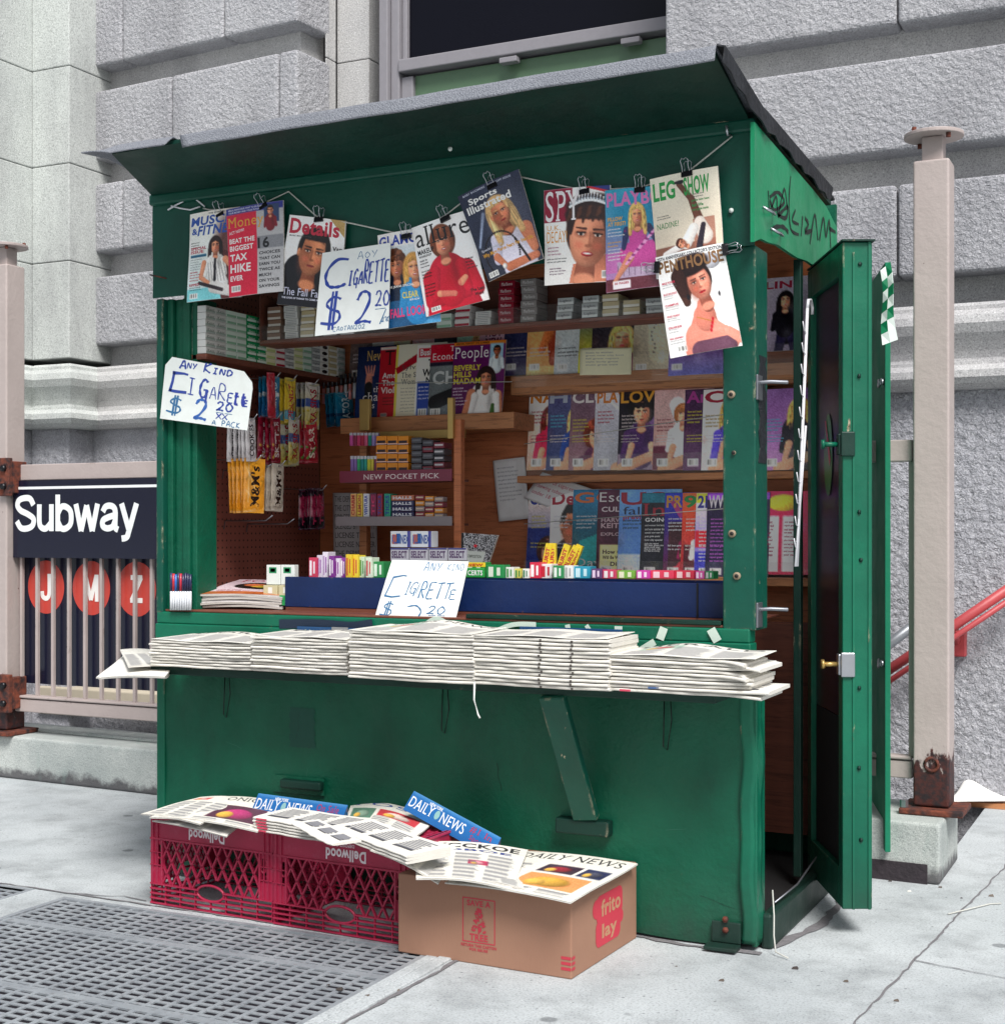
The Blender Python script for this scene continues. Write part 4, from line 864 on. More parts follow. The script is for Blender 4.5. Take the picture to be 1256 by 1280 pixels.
for py in (555, 831):
    zz = CZ + (665 - py) * 4.11 / FP; m = MB(); m.hexa(dbox(-.010, -.0005, -.006, .034, zz - .035, zz + .035)); m.hexa(dbox(-.0, .03, -.012, -.0005, zz - .03, zz + .03)); l_ = m.build('latch', 'steel' if py > 800 else 'green_dark', dr, bevel=.003)
    m = MB(); a = D(.015, -.012, zz); b = D(.015, -.055, zz); m.tube([a, b], .007, 8); m.tube([D(.015, -.05, zz), D(.015, -.058, zz)], .014, 10); m.build('knob', 'brass' if py > 800 else 'green_door', l_)
for py in (330, 470, 640, 700, 860, 960, 1050):
    zz = CZ + (665 - py) * 4.11 / FP; m = MB(); m.tube([D(-.0005, .05 + .006 * math.sin(py), zz), D(-.004, .05, zz)], .006, 8); m.build('screw', 'green_dark', dr)
N = 26; m = MB(); m.add([D(.24 + .055 * math.cos(2 * math.pi * k / N), .013, 1.395 + .125 * math.sin(2 * math.pi * k / N)) for k in range(N)], [tuple(range(N))[::-1]], '#1f7a3a')
m.add([D(.26, .011, 1.50), D(.275, .011, 1.50), D(.215, .011, 1.36), D(.20, .011, 1.38)], [(0, 1, 2, 3)], '#b8342c'); m.build('sticker', 'plastic_print', dr)
# second, narrow shutter leaf folded back behind the door
Zn = 4.75; u_ = (1113 - 628) / FP; nb0 = Vector((CX, CY, 0)) + Vector((-SN, CS, 0)) * Zn + Vector((CS, SN, 0)) * u_ * Zn
a8 = math.radians(8); f8 = Vector((-SN, CS, 0)) * math.cos(a8) * -1 + Vector((CS, SN, 0)) * math.sin(-a8); f8 = -f8; n8 = Vector((f8.y, -f8.x, 0))
def E8(a, t, z): p = nb0 - n8 * .0 + f8 * a * -1 * -1 + n8 * t; return (p.x, p.y, z)
m = MB(); z0, z1 = .10, 2.055
m.hexa([E8(0, -.018, z0), E8(0, 0, z0), E8(.42, 0, z0), E8(.42, -.018, z0), E8(0, -.018, z1), E8(0, 0, z1), E8(.42, 0, z1), E8(.42, -.018, z1)])
fl = m.build('shutter_leaf', 'green_matt', K, bevel=.002)
for py in (476, 830):
    zz = CZ + (665 - py) * Zn / FP; m = MB(); m.tube([E8(.02, -.019, zz), E8(.02, -.03, zz)], .011, 8); m.tube([E8(.02, -.03, zz), E8(.04, -.034, zz - .015), E8(.06, -.03, zz + .01)], .005, 6); m.build('catch', 'steel', fl)
# loose wires at the foot of the post
m = MB(); m.tube([(.03, .06, .16), (.045, .02, .1), (.05, .0, .05), (.06, -.02, .012), (.10, -.04, .006)], .0022, 5); tag(m.build('loose_wire', 'cord_white'), 'pale loose wire dangling at the foot of the corner post', 'wire')
m = MB(); m.tube([(.02, .12, .11), (.04, .3, .125), (.05, .45, .16), (.03, .6, .15)], .003, 5); tag(m.build('loose_wire', 'wire_grey'), 'grey cable lying along the base plank by the door', 'wire')
m = MB(); m.tube([(.42, .62, .004), (.47, .7, .006), (.52, .8, .004), (.55, .82, .004)], .0022, 5); tag(m.build('loose_wire', 'cord_white'), 'short pale wire on the sidewalk to the right of the door', 'wire')
# --- cord the magazines hang from
cordpts = [(246, 258, .0), (262, 262, -.03), (285, 262, -.03), (325, 256, -.035), (361, 239, -.024), (398, 272, -.04), (440, 279, -.04), (508, 294, -.04), (555, 270, -.04), (612, 226, -.04), (652, 221, -.04), (731, 238, -.04), (800, 234, -.04), (858, 216, -.04), (915, 170, -.026)]
m = MB(); m.tube([onY(a, b, c - .004) for a, b, c in cordpts], .0025, 5); tag(m.build('hanging_cord', 'cord_white'), 'thin white cord strung along the fascia, holding the magazines', 'cord')
m = MB()
m.tube([onY(*p, -.028) for p in ((256, 258), (244, 248), (232, 250), (220, 256), (210, 262))], .003, 5); m.tube([onY(*p, -.03) for p in ((250, 258), (238, 262), (225, 260), (214, 257))], .003, 5); tag(m.build('plastic_twist', 'white_plastic'), 'twisted clear plastic strip at the left end of the cord', 'cord end')
m = MB(); a = onY(209, 348, -.02); m.tube([(a[0] - .05, -.05, a[2] + .012), a], .0025, 5); tag(m.build('nail', 'rust'), 'long rusty nail sticking out of the left end of the fascia', 'nail')
m = MB(); a = onY(912, 168, -.03); m.tube([(a[0], -.026, a[2]), (a[0], -.05, a[2] - .006), (a[0] - .002, -.055, a[2] + .02)], .004, 6); tag(m.build('cord_hook', 'steel'), 'bent metal hook at the right end of the cord', 'hook')
for k, (px, py) in enumerate(((563, 186), (655, 196), (914, 263))):
    a = onY(px, py, -.025 if k else -.10); m = MB(); m.tube([a, (a[0], a[1] - .003, a[2])], .007, 8, '#cfd6d2'); m.build('paint_spot', 'dull_print', K)
# ================================================================== MAGAZINES
def magazine(q, fn, label, group=None, A=.76, ny=110, th=.005, curl=.0, name='magazine', mat='gloss_print', cat='magazine', bend=.003):
    """q: world corners TL TR BR BL; a block of pages with a printed cover"""
    ph = R.uniform(0, 6)
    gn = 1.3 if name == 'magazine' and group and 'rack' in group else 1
    warp = lambda u, v: bend * math.sin(math.pi * u) * (1 + .4 * math.sin(ph)) + curl * (v ** 3) * (.4 + .6 * u) + .0012 * math.sin(7 * v + ph)
    sh = Sheet(q, A, warp, ny); sh.gain = gn; fn(sh)
    pg = MB(); nu, nv = 6, 8
    def fr(u, v): return sh.at(u * A, v, -.0003)
    def bk(u, v): return sh.at(u * A, v, -.0003 - th)
    per = [(i / nu, 0) for i in range(nu)] + [(1, j / nv) for j in range(nv)] + [(1 - i / nu, 1) for i in range(nu)] + [(0, 1 - j / nv) for j in range(nv)]
    V = [fr(*p) for p in per] + [bk(*p) for p in per]; n = len(per)
    pg.add(V, [(i, (i + 1) % n, n + (i + 1) % n, n + i)[::-1] for i in range(n)]); pg.grid(bk, nu, nv)
    root = pg.build(name, 'page_edge'); tag(root, label, cat, group)
    c = MB(); sh.emit(c); c.build('cover', mat, root); return root
def qpx(tl, tr, br, bl, Y): return [onY(*tl, Y), onY(*tr, Y), onY(*br, Y), onY(*bl, Y)]
SK = '#d89a7c'
# ---- covers of the hanging row
def c_muscle(s):
    c = s.cv; c.G('#e9e4dc', '#d8e6e6'); c.E(.62, .45, .22, .36, '#6b4a48', soft=.15); c.R(0, .86, .5, .14, '#8fd0d4'); c.L(.52, .55, .60, .95, .09, .12, '#5a3230'); 
    c.face(.40, .40, .17, SK, '#2a1614', 'long', '#e6e2dc'); c.L(.33, .60, .50, .82, .085, .08, '#ece8e4'); 
    for k in range(7): c.L(.30 + k * .035, .58, .33 + k * .04, .80, .003, .003, '#7a7678')
    c.L(.24, .58, .20, .74, .035, .028, SK); c.L(.20, .74, .36, .84, .028, .022, SK); c.L(.54, .56, .68, .70, .038, .03, SK); c.L(.38, .86, .60, .92, .07, .06, '#e0dcd8'); c.L(.18, .80, .50, .90, .02, .02, '#3a3034'); c.L(.40, .55, .40, .78, .014, .02, '#1a1420'); c.N(.03, .05)
    s.T('MUSCLE', .03, .05, .70, .10, '#1c4fa8', 'b', .15); s.T('&', .04, .175, .09, .07, '#1c4fa8'); s.T('FITNESS', .14, .155, .60, .11, '#1c4fa8', 'b', .25)
    s.T('THE SCIENCE OF', .3, .02, .3, .016, '#333333'); s.blurb(.03, .33, .2, 3, .022, '#2a2a2a', 1); s.T('SPECIAL', .03, .385, .24, .035, '#c0304a'); s.T('ISSUE', .03, .425, .2, .035, '#c0304a')
    c.R(.03, .475, .24, .03, '#1c5f7a'); s.blurb(.03, .52, .18, 5, .022, '#2a4a5a', 2, 'r'); s.blurb(.03, .66, .17, 4, .025, '#c0304a', 3); s.T('RIPPED', .03, .80, .15, .03, '#c0304a'); s.blurb(.03, .84, .2, 2, .02, '#205060', 5); s.barcode(.04, .91, .12, .06)
def c_money(s):
    c = s.cv; c.G('#b2b0b2', '#c2c0c0'); c.R(0, 0, .76, .075, '#3a3f86'); c.R(0, .075, .42, .925, '#c62f4c'); c.R(.42, .36, .34, .14, '#8c8c90'); c.N(.02)
    c.R(.52, .02, .19, .20, '#3a4a6a'); c.face(.60, .09, .09, SK, '#2a1a18', 'short', '#7a2030')
    s.T('SPECIAL BONUS ISSUE: WHAT TO DO NOW', .03, .015, .47, .02, '#d8d8ee'); s.T('YOUR MONEY AND YOUR FUTURE', .03, .045, .45, .02, '#d8d8ee')
    s.T('Money', .02, .11, .50, .15, '#e8a83c', 's'); s.T('ACT NOW!', .03, .265, .22, .035, '#f3d9dd', 'b', 0, -.1)
    for t, y, w, h in (('BEAT THE', .345, .36, .055), ('BIGGEST', .425, .34, .06), ('TAX', .52, .25, .08), ('HIKE', .635, .30, .095), ('EVER', .765, .19, .06)): s.T(t, .03, y, w, h, '#f8f0ee')
    s.T('16', .43, .375, .15, .12, '#1a1a1e'); 
    for k, t in enumerate(('CHOICES', 'THAT CAN', 'EARN YOU', 'TWICE AS', 'MUCH', 'ON YOUR', 'SAVINGS')): s.T(t, .445, .53 + k * .062, .27 if len(t) > 5 else .16, .035, '#232328')
    s.barcode(.04, .88, .14, .07)
def c_details(s):
    c = s.cv; c.G('#f4f0ee', '#eceae8'); c.P([(.56, 0), (.76, 0), (.76, .2)], '#b59a6a'); c.E(.42, 1.0, .55, .52, '#15131c'); c.L(.1, .75, .35, .62, .10, .1, '#15131c'); c.L(.22, .62, .3, .95, .2, .25, '#14121a')
    c.face(.38, .41, .47, '#c98a68', '#1e1512', 'short', None, rot=.12, smile=0, side=-1, lips='#a0544c'); c.R(0, .86, .76, .14, '#15131c', .9); c.N(.025, .03)
    s.T('Details', .03, .03, .66, .17, '#c4253f', 'b'); s.T('MUSIC MOVIES STYLE', .04, .215, .3, .016, '#444444'); s.T('Van', .62, .30, .12, .05, '#222222'); s.T('Damme', .54, .36, .20, .05, '#222222')
    s.T('The Fall Fashion', .05, .80, .66, .085, '#cfcfe4', 'r'); s.T('THE LOOK OF THINGS TO COME NOW ON SALE', .05, .905, .62, .02, '#d8d8e8')
def c_glamour(s):
    c = s.cv; c.G('#e6e2e0', '#7fb0cc'); c.R(0, 0, .76, .15, '#efe9e6'); c.L(.05, .6, .2, 1.0, .18, .22, '#1f2a3e')
    c.face(.22, .36, .23, SK, '#5a3828', 'curly', '#202a3c'); c.face(.45, .40, .24, '#e2a888', '#c89a5c', 'long', '#3f8cb8'); c.R(0, .72, .76, .28, '#3a7fae', .55); c.N(.03, .04)
    s.T('GLAMOUR', .02, .03, .72, .11, '#2440a8', 'b'); s.T('THE JEANS SPECIAL', .08, .56, .35, .03, '#f4f2ee'); s.T('CLEAR', .27, .64, .20, .07, '#e0d060'); s.T('SKIN NOW', .36, .72, .12, .02, '#f4f2ee'); s.T('FALL LOOKS', .10, .80, .50, .10, '#e0407a')
def c_allure(s):
    c = s.cv; c.G('#f2efee', '#eae6e4'); c.L(.36, .62, .36, 1.0, .24, .33, '#b8243c'); c.L(.14, .62, .12, .86, .10, .09, '#b8243c'); c.L(.60, .60, .66, .84, .10, .09, '#b8243c'); c.L(.14, .90, .56, .88, .045, .04, '#a81f36')
    c.face(.37, .25, .30, '#dfa084', '#7a4a34', 'bob', '#b8243c', smile=1, sh=.85); c.L(.22, .80, .40, .84, .035, .03, '#dca084'); c.L(.5, .74, .56, .70, .04, .03, '#dca084'); c.R(.24, .56, .26, .3, '#a01c34', .25); c.N(.02, .04)
    s.T('allure', .03, .03, .70, .21, '#151417', 's'); s.T('MAKEUP', .03, .27, .22, .055, '#1a1a1a'); s.T('WORKSHOP', .035, .335, .17, .025, '#333333')
    s.blurb(.04, .38, .14, 3, .028, '#222222', 3, 'b'); s.blurb(.04, .50, .16, 3, .026, '#222222', 4); s.blurb(.04, .66, .16, 4, .03, '#222222', 6); s.blurb(.60, .50, .13, 4, .028, '#222222', 7); s.T('The Last', .58, .84, .16, .035, '#222222'); s.T('Word', .62, .89, .1, .035, '#222222'); s.barcode(.08, .92, .12, .05)
def c_sports(s):
    c = s.cv; c.G('#2a3148', '#3a3c48'); c.L(.05, .62, .22, .30, .012, .02, '#b8c4dc', soft=.02); c.E(.5, .5, .3, .4, '#454858', soft=.2); c.L(.45, .62, .48, .95, .19, .22, '#ddd8e4'); c.L(.28, .62, .22, .84, .075, .05, '#d2cede'); c.L(.66, .62, .70, .84, .08, .05, '#c98668'); c.L(.22, .80, .30, .92, .045, .03, '#c98668'); c.L(.34, .95, .70, .93, .05, .04, '#c07c60')
    c.face(.42, .36, .30, '#cf8c6c', '#d8b484', 'long', None, rot=-.18, smile=0, side=-1); c.face(.42, .36, .30, '#cf8c6c', '#d8b484', 'short', None, rot=-.18, smile=0, side=-1)
    for k in range(46):
        a = math.pi * .75 + k * .105; c.E(.30 + .22 * math.cos(a), .78 + .24 * math.sin(a), .011, .011, '#1c1418')
        if a > math.pi * 2.1: break
    c.L(.50, .68, .60, .96, .012, .014, '#1c1418'); c.E(.28, .92, .03, .03, '#e8e4e0'); c.N(.03, .04)
    s.T('BABY BOOMERS    KICKOFF ISSUE', .06, .02, .6, .022, '#b8bcd0'); s.T('Sports', .10, .085, .36, .085, '#f4f2f0'); s.T('Illustrated', .05, .165, .55, .085, '#f4f2f0', 'b')
    s.T('Special Report', .05, .66, .28, .035, '#c8c8d4'); s.T('Why Mary Pierce Fears For Her Life', .05, .71, .66, .055, '#e8a83c', 'b'); s.barcode(.04, .92, .13, .06)
def c_spy(s):
    c = s.cv; c.G('#f4f2ef', '#ebe8e4'); c.R(0, .0, .34, .345, '#8a1f3e'); c.P([(.55, 0), (.76, 0), (.76, .1)], '#2a3a7a'); c.L(.5, .0, .76, .07, .012, .012, '#c02a3a')
    c.P([(.30, .98), (.34, .80), (.76, .7), (.76, 1), (.3, 1)], '#cf8a70'); c.face(.52, .53, .60, '#db9a7e', '#3a2420', 'short', None, rot=.14, smile=1, side=1, lips='#b02a34')
    c.E(.55, .20, .28, .13, '#2e1c1a', soft=.03); c.L(.30, .28, .31, .44, .05, .02, '#33201d', soft=.03); c.L(.72, .28, .745, .52, .05, .04, '#33201d', soft=.03)
    for k in range(12): t = k / 11; x = .33 + .40 * t; c.L(x, .26 - .03 * math.sin(3.1 * t), x - .05 + .03 * (k % 3), .335 + .03 * math.sin(k * 1.9), .035, .012, '#38231f' if k % 3 else '#5a3a2c', soft=.02)
    for k in range(26):
        t = k / 25; x = .31 + .42 * t; y = .225 - .085 * math.sin(math.pi * (t * .8 + .1)); c.E(x, y, .014, .014, '#f4f6f8'); c.E(x, y - .022, .008, .008, '#9aa0a8')
        if k % 2 == 0: hh = .045 + .03 * math.sin(math.pi * t); c.L(x, y, x + .006, y - hh, .011, .004, '#e2e6ea'); c.E(x + .006, y - hh, .010, .010, '#ffffff'); c.E(x + .002, y - hh * .5, .005, .008, '#5c626c')
    c.N(.02, .02)
    s.T('SPY', .02, .02, .42, .32, '#f4eef0', 's'); s.T('U.K.', .03, .38, .16, .05, '#e8a03c', 's'); s.T('DECAY!', .03, .44, .24, .12, '#e8a03c', 's'); s.blurb(.04, .60, .2, 3, .028, '#a8507a', 1); s.blurb(.03, .72, .24, 2, .025, '#333333', 2); s.blurb(.06, .82, .2, 3, .024, '#7a4a6a', 3); s.barcode(.66, .88, .06, .08)
def c_pink(s):
    c = s.cv; c.G('#3f9cb4', '#c88ab8'); c.E(.5, .25, .4, .2, '#2f8aa8', soft=.15); c.R(0, .62, .76, .2, '#c878b0', .8); c.R(.15, .72, .55, .16, '#b8a4b8'); c.R(0, .88, .76, .12, '#6a3a44')
    for k in range(8): c.L(.16 + k * .07, .76, .16 + k * .07, .86, .003, .003, '#5a4058')
    c.L(.42, .42, .42, .58, .12, .10, '#c45a9c'); c.L(.30, .66, .62, .66, .12, .13, '#c45a9c'); c.L(.32, .68, .10, .92, .05, .02, '#d09078'); c.L(.56, .40, .66, .56, .04, .03, '#3a3a5a'); c.L(.28, .42, .24, .58, .045, .03, '#3f4468')
    for k in range(60): c.E(.26 + .4 * ((k * .618) % 1), .42 + .34 * ((k * .381) % 1), .014, .011, '#e8a8d0' if k % 3 else '#8a3a7a')
    c.face(.42, .27, .19, '#e0a080', '#dcb878', 'long', None); c.N(.03, .03)
    s.T('PLAYBOY', .02, .03, .86, .14, '#d878b8', 'b'); s.T('PILLOW', .03, .27, .2, .04, '#e8b04c'); s.T('AT FIRST!', .03, .32, .24, .04, '#e8b04c'); s.blurb(.03, .38, .26, 3, .026, '#f4f2f2', 1); s.blurb(.03, .51, .18, 2, .026, '#e8b04c', 2); s.blurb(.03, .58, .24, 4, .026, '#f4f2f2', 3); c.R(.09, .90, .22, .08, '#efe8ea'); s.T('30 PAGES', .11, .915, .18, .022, '#c0304a'); s.barcode(.62, .86, .1, .07)
def c_leg(s):
    c = s.cv; c.G('#e6e0d0', '#d8cab8'); c.R(0, .76, .76, .24, '#8a6456'); c.R(.5, .52, .26, .3, '#a07060', .8)
    c.L(.36, .12, .50, .30, .03, .035, '#6a4638'); c.L(.50, .30, .58, .55, .04, .055, '#6a4638'); c.L(.30, .10, .40, .10, .012, .022, '#18141a'); c.L(.58, .57, .64, .72, .07, .09, '#e8ddd4'); c.L(.5, .62, .40, .76, .06, .07, '#f0ebe6'); c.L(.62, .6, .56, .82, .03, .04, '#332a34'); c.L(.12, .84, .34, .78, .03, .04, '#efe9e6')
    c.face(.34, .76, .12, '#dba083', '#4a2820', 'short', None, rot=-1.1); c.N(.02, .03)
    s.T('LEG', .03, .06, .28, .20, '#1f9a44', 'b'); s.T('SHOW', .42, .06, .31, .20, '#1f9a44', 'b'); s.T('NADINE!', .04, .50, .28, .06, '#2f8a44', 's'); s.blurb(.52, .25, .2, 2, .022, '#555555', 1); s.blurb(.50, .31, .22, 3, .04, '#2f8a44', 2); s.blurb(.05, .42, .22, 2, .02, '#555555', 3)
def c_pent(s):
    c = s.cv; c.G('#f4f1ee', '#f0ecea'); c.E(.60, .14, .10, .08, '#c2c2c8'); c.L(.44, .66, .40, .95, .12, .22, '#d68f80'); c.L(.36, .86, .62, .92, .16, .13, '#d99484'); c.L(.46, .56, .45, .70, .085, .11, '#d08a7a'); c.L(.10 + .24, .98, .62, .98, .09, .10, '#6a4a5a')
    c.E(.34, .22, .17, .17, '#33201e', soft=.03); c.L(.26, .28, .28, .50, .11, .04, '#4a3028'); c.face(.44, .33, .33, '#dc9a86', '#33201e', 'none', None, rot=-.22, smile=0, side=-1, lips='#a8142c')
    c.E(.38, .15, .2, .1, '#2e1c1c', rot=-.2, soft=.02); c.L(.22, .24, .26, .40, .08, .05, '#3c2622'); c.E(.30, .45, .018, .028, '#1c1c24'); c.E(.63, .47, .012, .025, '#1c1c24'); c.L(.36, .66, .56, .74, .004, .004, '#b08040')
    for k in range(4): c.L(.70 - k * .02, .86 - k * .02, .52 - k * .012, .70 + k * .035, .02, .012, '#df9e8e'); c.E(.52 - k * .012, .70 + k * .035, .013, .018, '#b01830')
    c.L(.76, .92, .66, .84, .05, .045, '#df9e8e'); c.N(.02, .02)
    s.T("25TH ANNIVERSARY COLLECTOR'S EDITION", .02, .015, .72, .035, '#2a2a3a'); s.T('PENTHOUSE', .02, .055, .72, .12, '#8a6440', 'b')
    for k in range(6): s.T(('MALE POWER', 'BLACK BOX SPORTS', 'CAMPUS', 'WAR DIARY', 'GOALS AND BLUES', 'FINAL ADJUSTMENT')[k], .03, .26 + k * .11, .15, .022, '#d02a50'); s.blurb(.03, .285 + k * .11, .16, 2, .018, '#777777', k, 'r')
    s.barcode(.10, .90, .10, .06)
HG = 'magazines clipped to the cord on the fascia'
H = [(c_muscle, ((238, 268), (300, 258), (302, 371), (234, 378)), -.044, 'Muscle magazine cover with a dark-haired woman in a striped top, leftmost on the cord', .74),
     (c_money, ((283, 262), (354, 250), (355, 364), (287, 372)), -.052, 'red and grey finance magazine headed BEAT THE BIGGEST TAX HIKE EVER', .76),
     (c_details, ((362, 268), (432, 276), (425, 388), (346, 380)), -.046, 'white magazine cover with the large face of a dark-haired man in black', .76),
     (c_glamour, ((472, 294), (538, 283), (552, 402), (480, 412)), -.046, 'magazine cover with two young women in blue, half hidden by the price sign', .70),
     (c_allure, ((514, 285), (584, 262), (612, 374), (533, 396)), -.058, 'white magazine cover with a smiling short-haired woman in a red sweater', .76),
     (c_sports, ((572, 246), (648, 211), (680, 323), (611, 352)), -.072, 'dark sports magazine with a blonde tennis player, tilted on the cord', .76),
     (c_spy, ((680, 238), (763, 231), (764, 352), (681, 357)), -.046, 'magazine headed SPY with the big face of a woman in a tiara', .76),
     (c_pink, ((756, 238), (822, 232), (830, 357), (758, 366)), -.056, 'blue and pink magazine cover with a blonde woman seated in a pink dress', .70),
     (c_leg, ((812, 224), (897, 207), (903, 305), (820, 323)), -.064, 'cream magazine with green masthead and a raised stockinged leg', .84),
     (c_pent, ((819, 322), (903, 303), (928, 432), (838, 448)), -.074, 'white magazine with an upturned face and red lips, clipped below the cream one', .76)]
for fn, q, Y, lab, A in H:
    if fn is c_leg: q = ((812, 224), (897, 207), (905, 322), (822, 340))
    magazine(qpx(*q, Y), fn, lab, A=A, ny=120, bend=.006, curl=.004)
# ---- hand-lettered price cards
def card(qp, Y, label, draw, A, clip=None, name='price_card', lean=0):
    q = [Vector(p) for p in qpx(*qp, Y)]
    if lean: q[0].y += lean; q[1].y += lean
    s = Sheet(q, A, None if clip else (lambda u, v: .004 * math.sin(3 * u + 1) * math.sin(2.5 * v))); poly = clip or [(0, 0), (A, 0), (A, 1), (0, 1)]
    m = MB()
    if clip: V = [s.at(x, y, 0) for x, y in poly]; n = len(V); W = [s.at(x, y, -.0015) for x, y in poly]; m.add(V + W, [tuple(range(n)), tuple(range(2 * n - 1, n - 1, -1))] + [(i, (i + 1) % n, n + (i + 1) % n, n + i) for i in range(n)], '#e9eeea')
    else: m.grid(lambda u, v: s.at(u * A, v, 0), 16, 16, '#eef1ee'); m.grid(lambda u, v: s.at(A - u * A, v, -.0015), 16, 16, '#eef1ee')
    r = m.build(name, 'card'); tag(r, label, 'price sign'); m = MB(); draw(m, lambda a, b, d: s.at(a, 1 - b, .0006 + d)); m.build('handwriting', 'card', r); return r
BL = '#22409c'; TE = '#2c6c9c'
def d1(m, f):
    hand(m, f, 'CC', .08, .56, .40, .36, .030, BL, 0) if 0 else None
    hand(m, f, 'c', .07, .56, .36, .33, .032, BL, 0); hand(m, f, 'IGARETTE', .36, .56, .50, .24, .017, BL, 0, slant=.05, sizes=[.7, .75, .55, 1.1, 1, 1.05, 1.1, 1])
    hand(m, f, '$', .10, .12, .26, .34, .026, BL, 0); hand(m, f, '2', .47, .10, .24, .36, .028, BL, 0); hand(m, f, '20', .70, .28, .18, .17, .016, BL, 0)
    hand(m, f, '_', .70, .24, .15, .02, .007, TE, 0); hand(m, f, '/', .76, .06, .08, .17, .010, TE, 0); hand(m, f, 'AoY', .46, .86, .26, .08, .006, TE, 0); hand(m, f, 'CAoTAN2021', .22, .03, .42, .05, .006, TE, 0); hand(m, f, 'a7K', .78, .08, .09, .06, .007, TE, 0)
card(((403, 316), (488, 303), (485, 410), (394, 420)), -.066, 'white card lettered CIGARETTE $2.20 hanging between the magazines', d1, .86)
def d2(m, f):
    hand(m, f, 'A', .22, .82, .12, .12, .022, BL, 0, .1); hand(m, f, 'NY', .33, .84, .15, .09, .014, BL, 0, .1); hand(m, f, 'K', .56, .82, .14, .15, .022, BL, 0, .1); hand(m, f, 'IND', .70, .82, .30, .09, .020, BL, 0, .1)
    P = lambda pts, w_: ribbon(m, f, pts, w_, .0003, BL)
    P([(.36, .74), (.30, .75), (.16, .74), (.13, .74)], .05); P([(.155, .76), (.14, .6), (.11, .44)], .055); P([(.10, .46), (.2, .455), (.36, .46)], .045)
    hand(m, f, 'I', .36, .44, .16, .26, .017, BL, 0); hand(m, f, 'G', .54, .42, .16, .29, .030, BL, 0); hand(m, f, 'A', .70, .42, .12, .17, .014, BL, 0); hand(m, f, 'R', .81, .42, .15, .25, .016, BL, 0); hand(m, f, 'E', .96, .40, .10, .15, .018, BL, 0); hand(m, f, 'tt', 1.05, .38, .20, .20, .032, '#26389c', 0); hand(m, f, 'E', 1.20, .38, .07, .09, .02, '#26389c', 0)
    hand(m, f, '$', .12, .12, .24, .24, .024, TE, 0); hand(m, f, '2', .50, .08, .24, .30, .036, '#2c62b0', 0); hand(m, f, '20', .82, .26, .26, .13, .022, BL, 0); hand(m, f, '__', .82, .22, .26, .01, .008, TE, 0); hand(m, f, 'XX', .83, .12, .18, .09, .014, BL, 0); hand(m, f, 'A', .78, .0 + .02, .07, .06, .01, TE, 0); hand(m, f, 'PAcK', .92, .02, .28, .08, .011, TE, 0)
card(((207, 443), (320, 461), (309, 538), (200, 523)), -.022, 'white card with cut corners lettered ANY KIND CIGARETTE $2.20 on the left jamb', d2, 1.30, clip=[(.10, .02), (.90, .05), (1.14, .07), (1.27, .22), (1.29, .32), (1.30, 1), (0, 1), (.01, .16)])
def d3(m, f):
    hand(m, f, 'ANY', .62, .82, .32, .14, .012, '#5a86b0', 0, .05); hand(m, f, 'KIND', 1.02, .84, .30, .11, .008, '#5a86b0', 0, .05)
    P = lambda pts, w_: ribbon(m, f, pts, w_, .0003, TE); P([(.36, .72), (.3, .73), (.16, .70), (.12, .69)], .03); P([(.13, .70), (.10, .5), (.07, .36)], .034); P([(.06, .37), (.2, .35), (.34, .37)], .026)
    hand(m, f, 'I', .40, .40, .08, .22, .014, TE, 0, .1); hand(m, f, 'G', .47, .42, .14, .20, .014, TE, 0, .1); hand(m, f, 'i', .58, .42, .05, .18, .010, TE, 0, .1); hand(m, f, 'RETT', .64, .34, .56, .28, .018, TE, 0, .08); hand(m, f, 'E', 1.17, .34, .12, .16, .014, TE, 0)
    hand(m, f, '$', .10, .03, .22, .22, .018, TE, 0); ribbon(m, f, smooth_path([(.52, .19), (.66, .21), (.76, .12), (.74, .02)]), .026, .0003, TE); hand(m, f, '20', .86, .08, .32, .13, .016, TE, 0, .1); hand(m, f, '__', .90, .05, .3, .01, .009, TE, 0); 
card(((484, 700), (580, 702), (569, 774), (469, 771)), .012, 'white card lettered ANY KIND CIGRETTE standing on the sill before the blue tray', d3, 1.36, lean=.03)
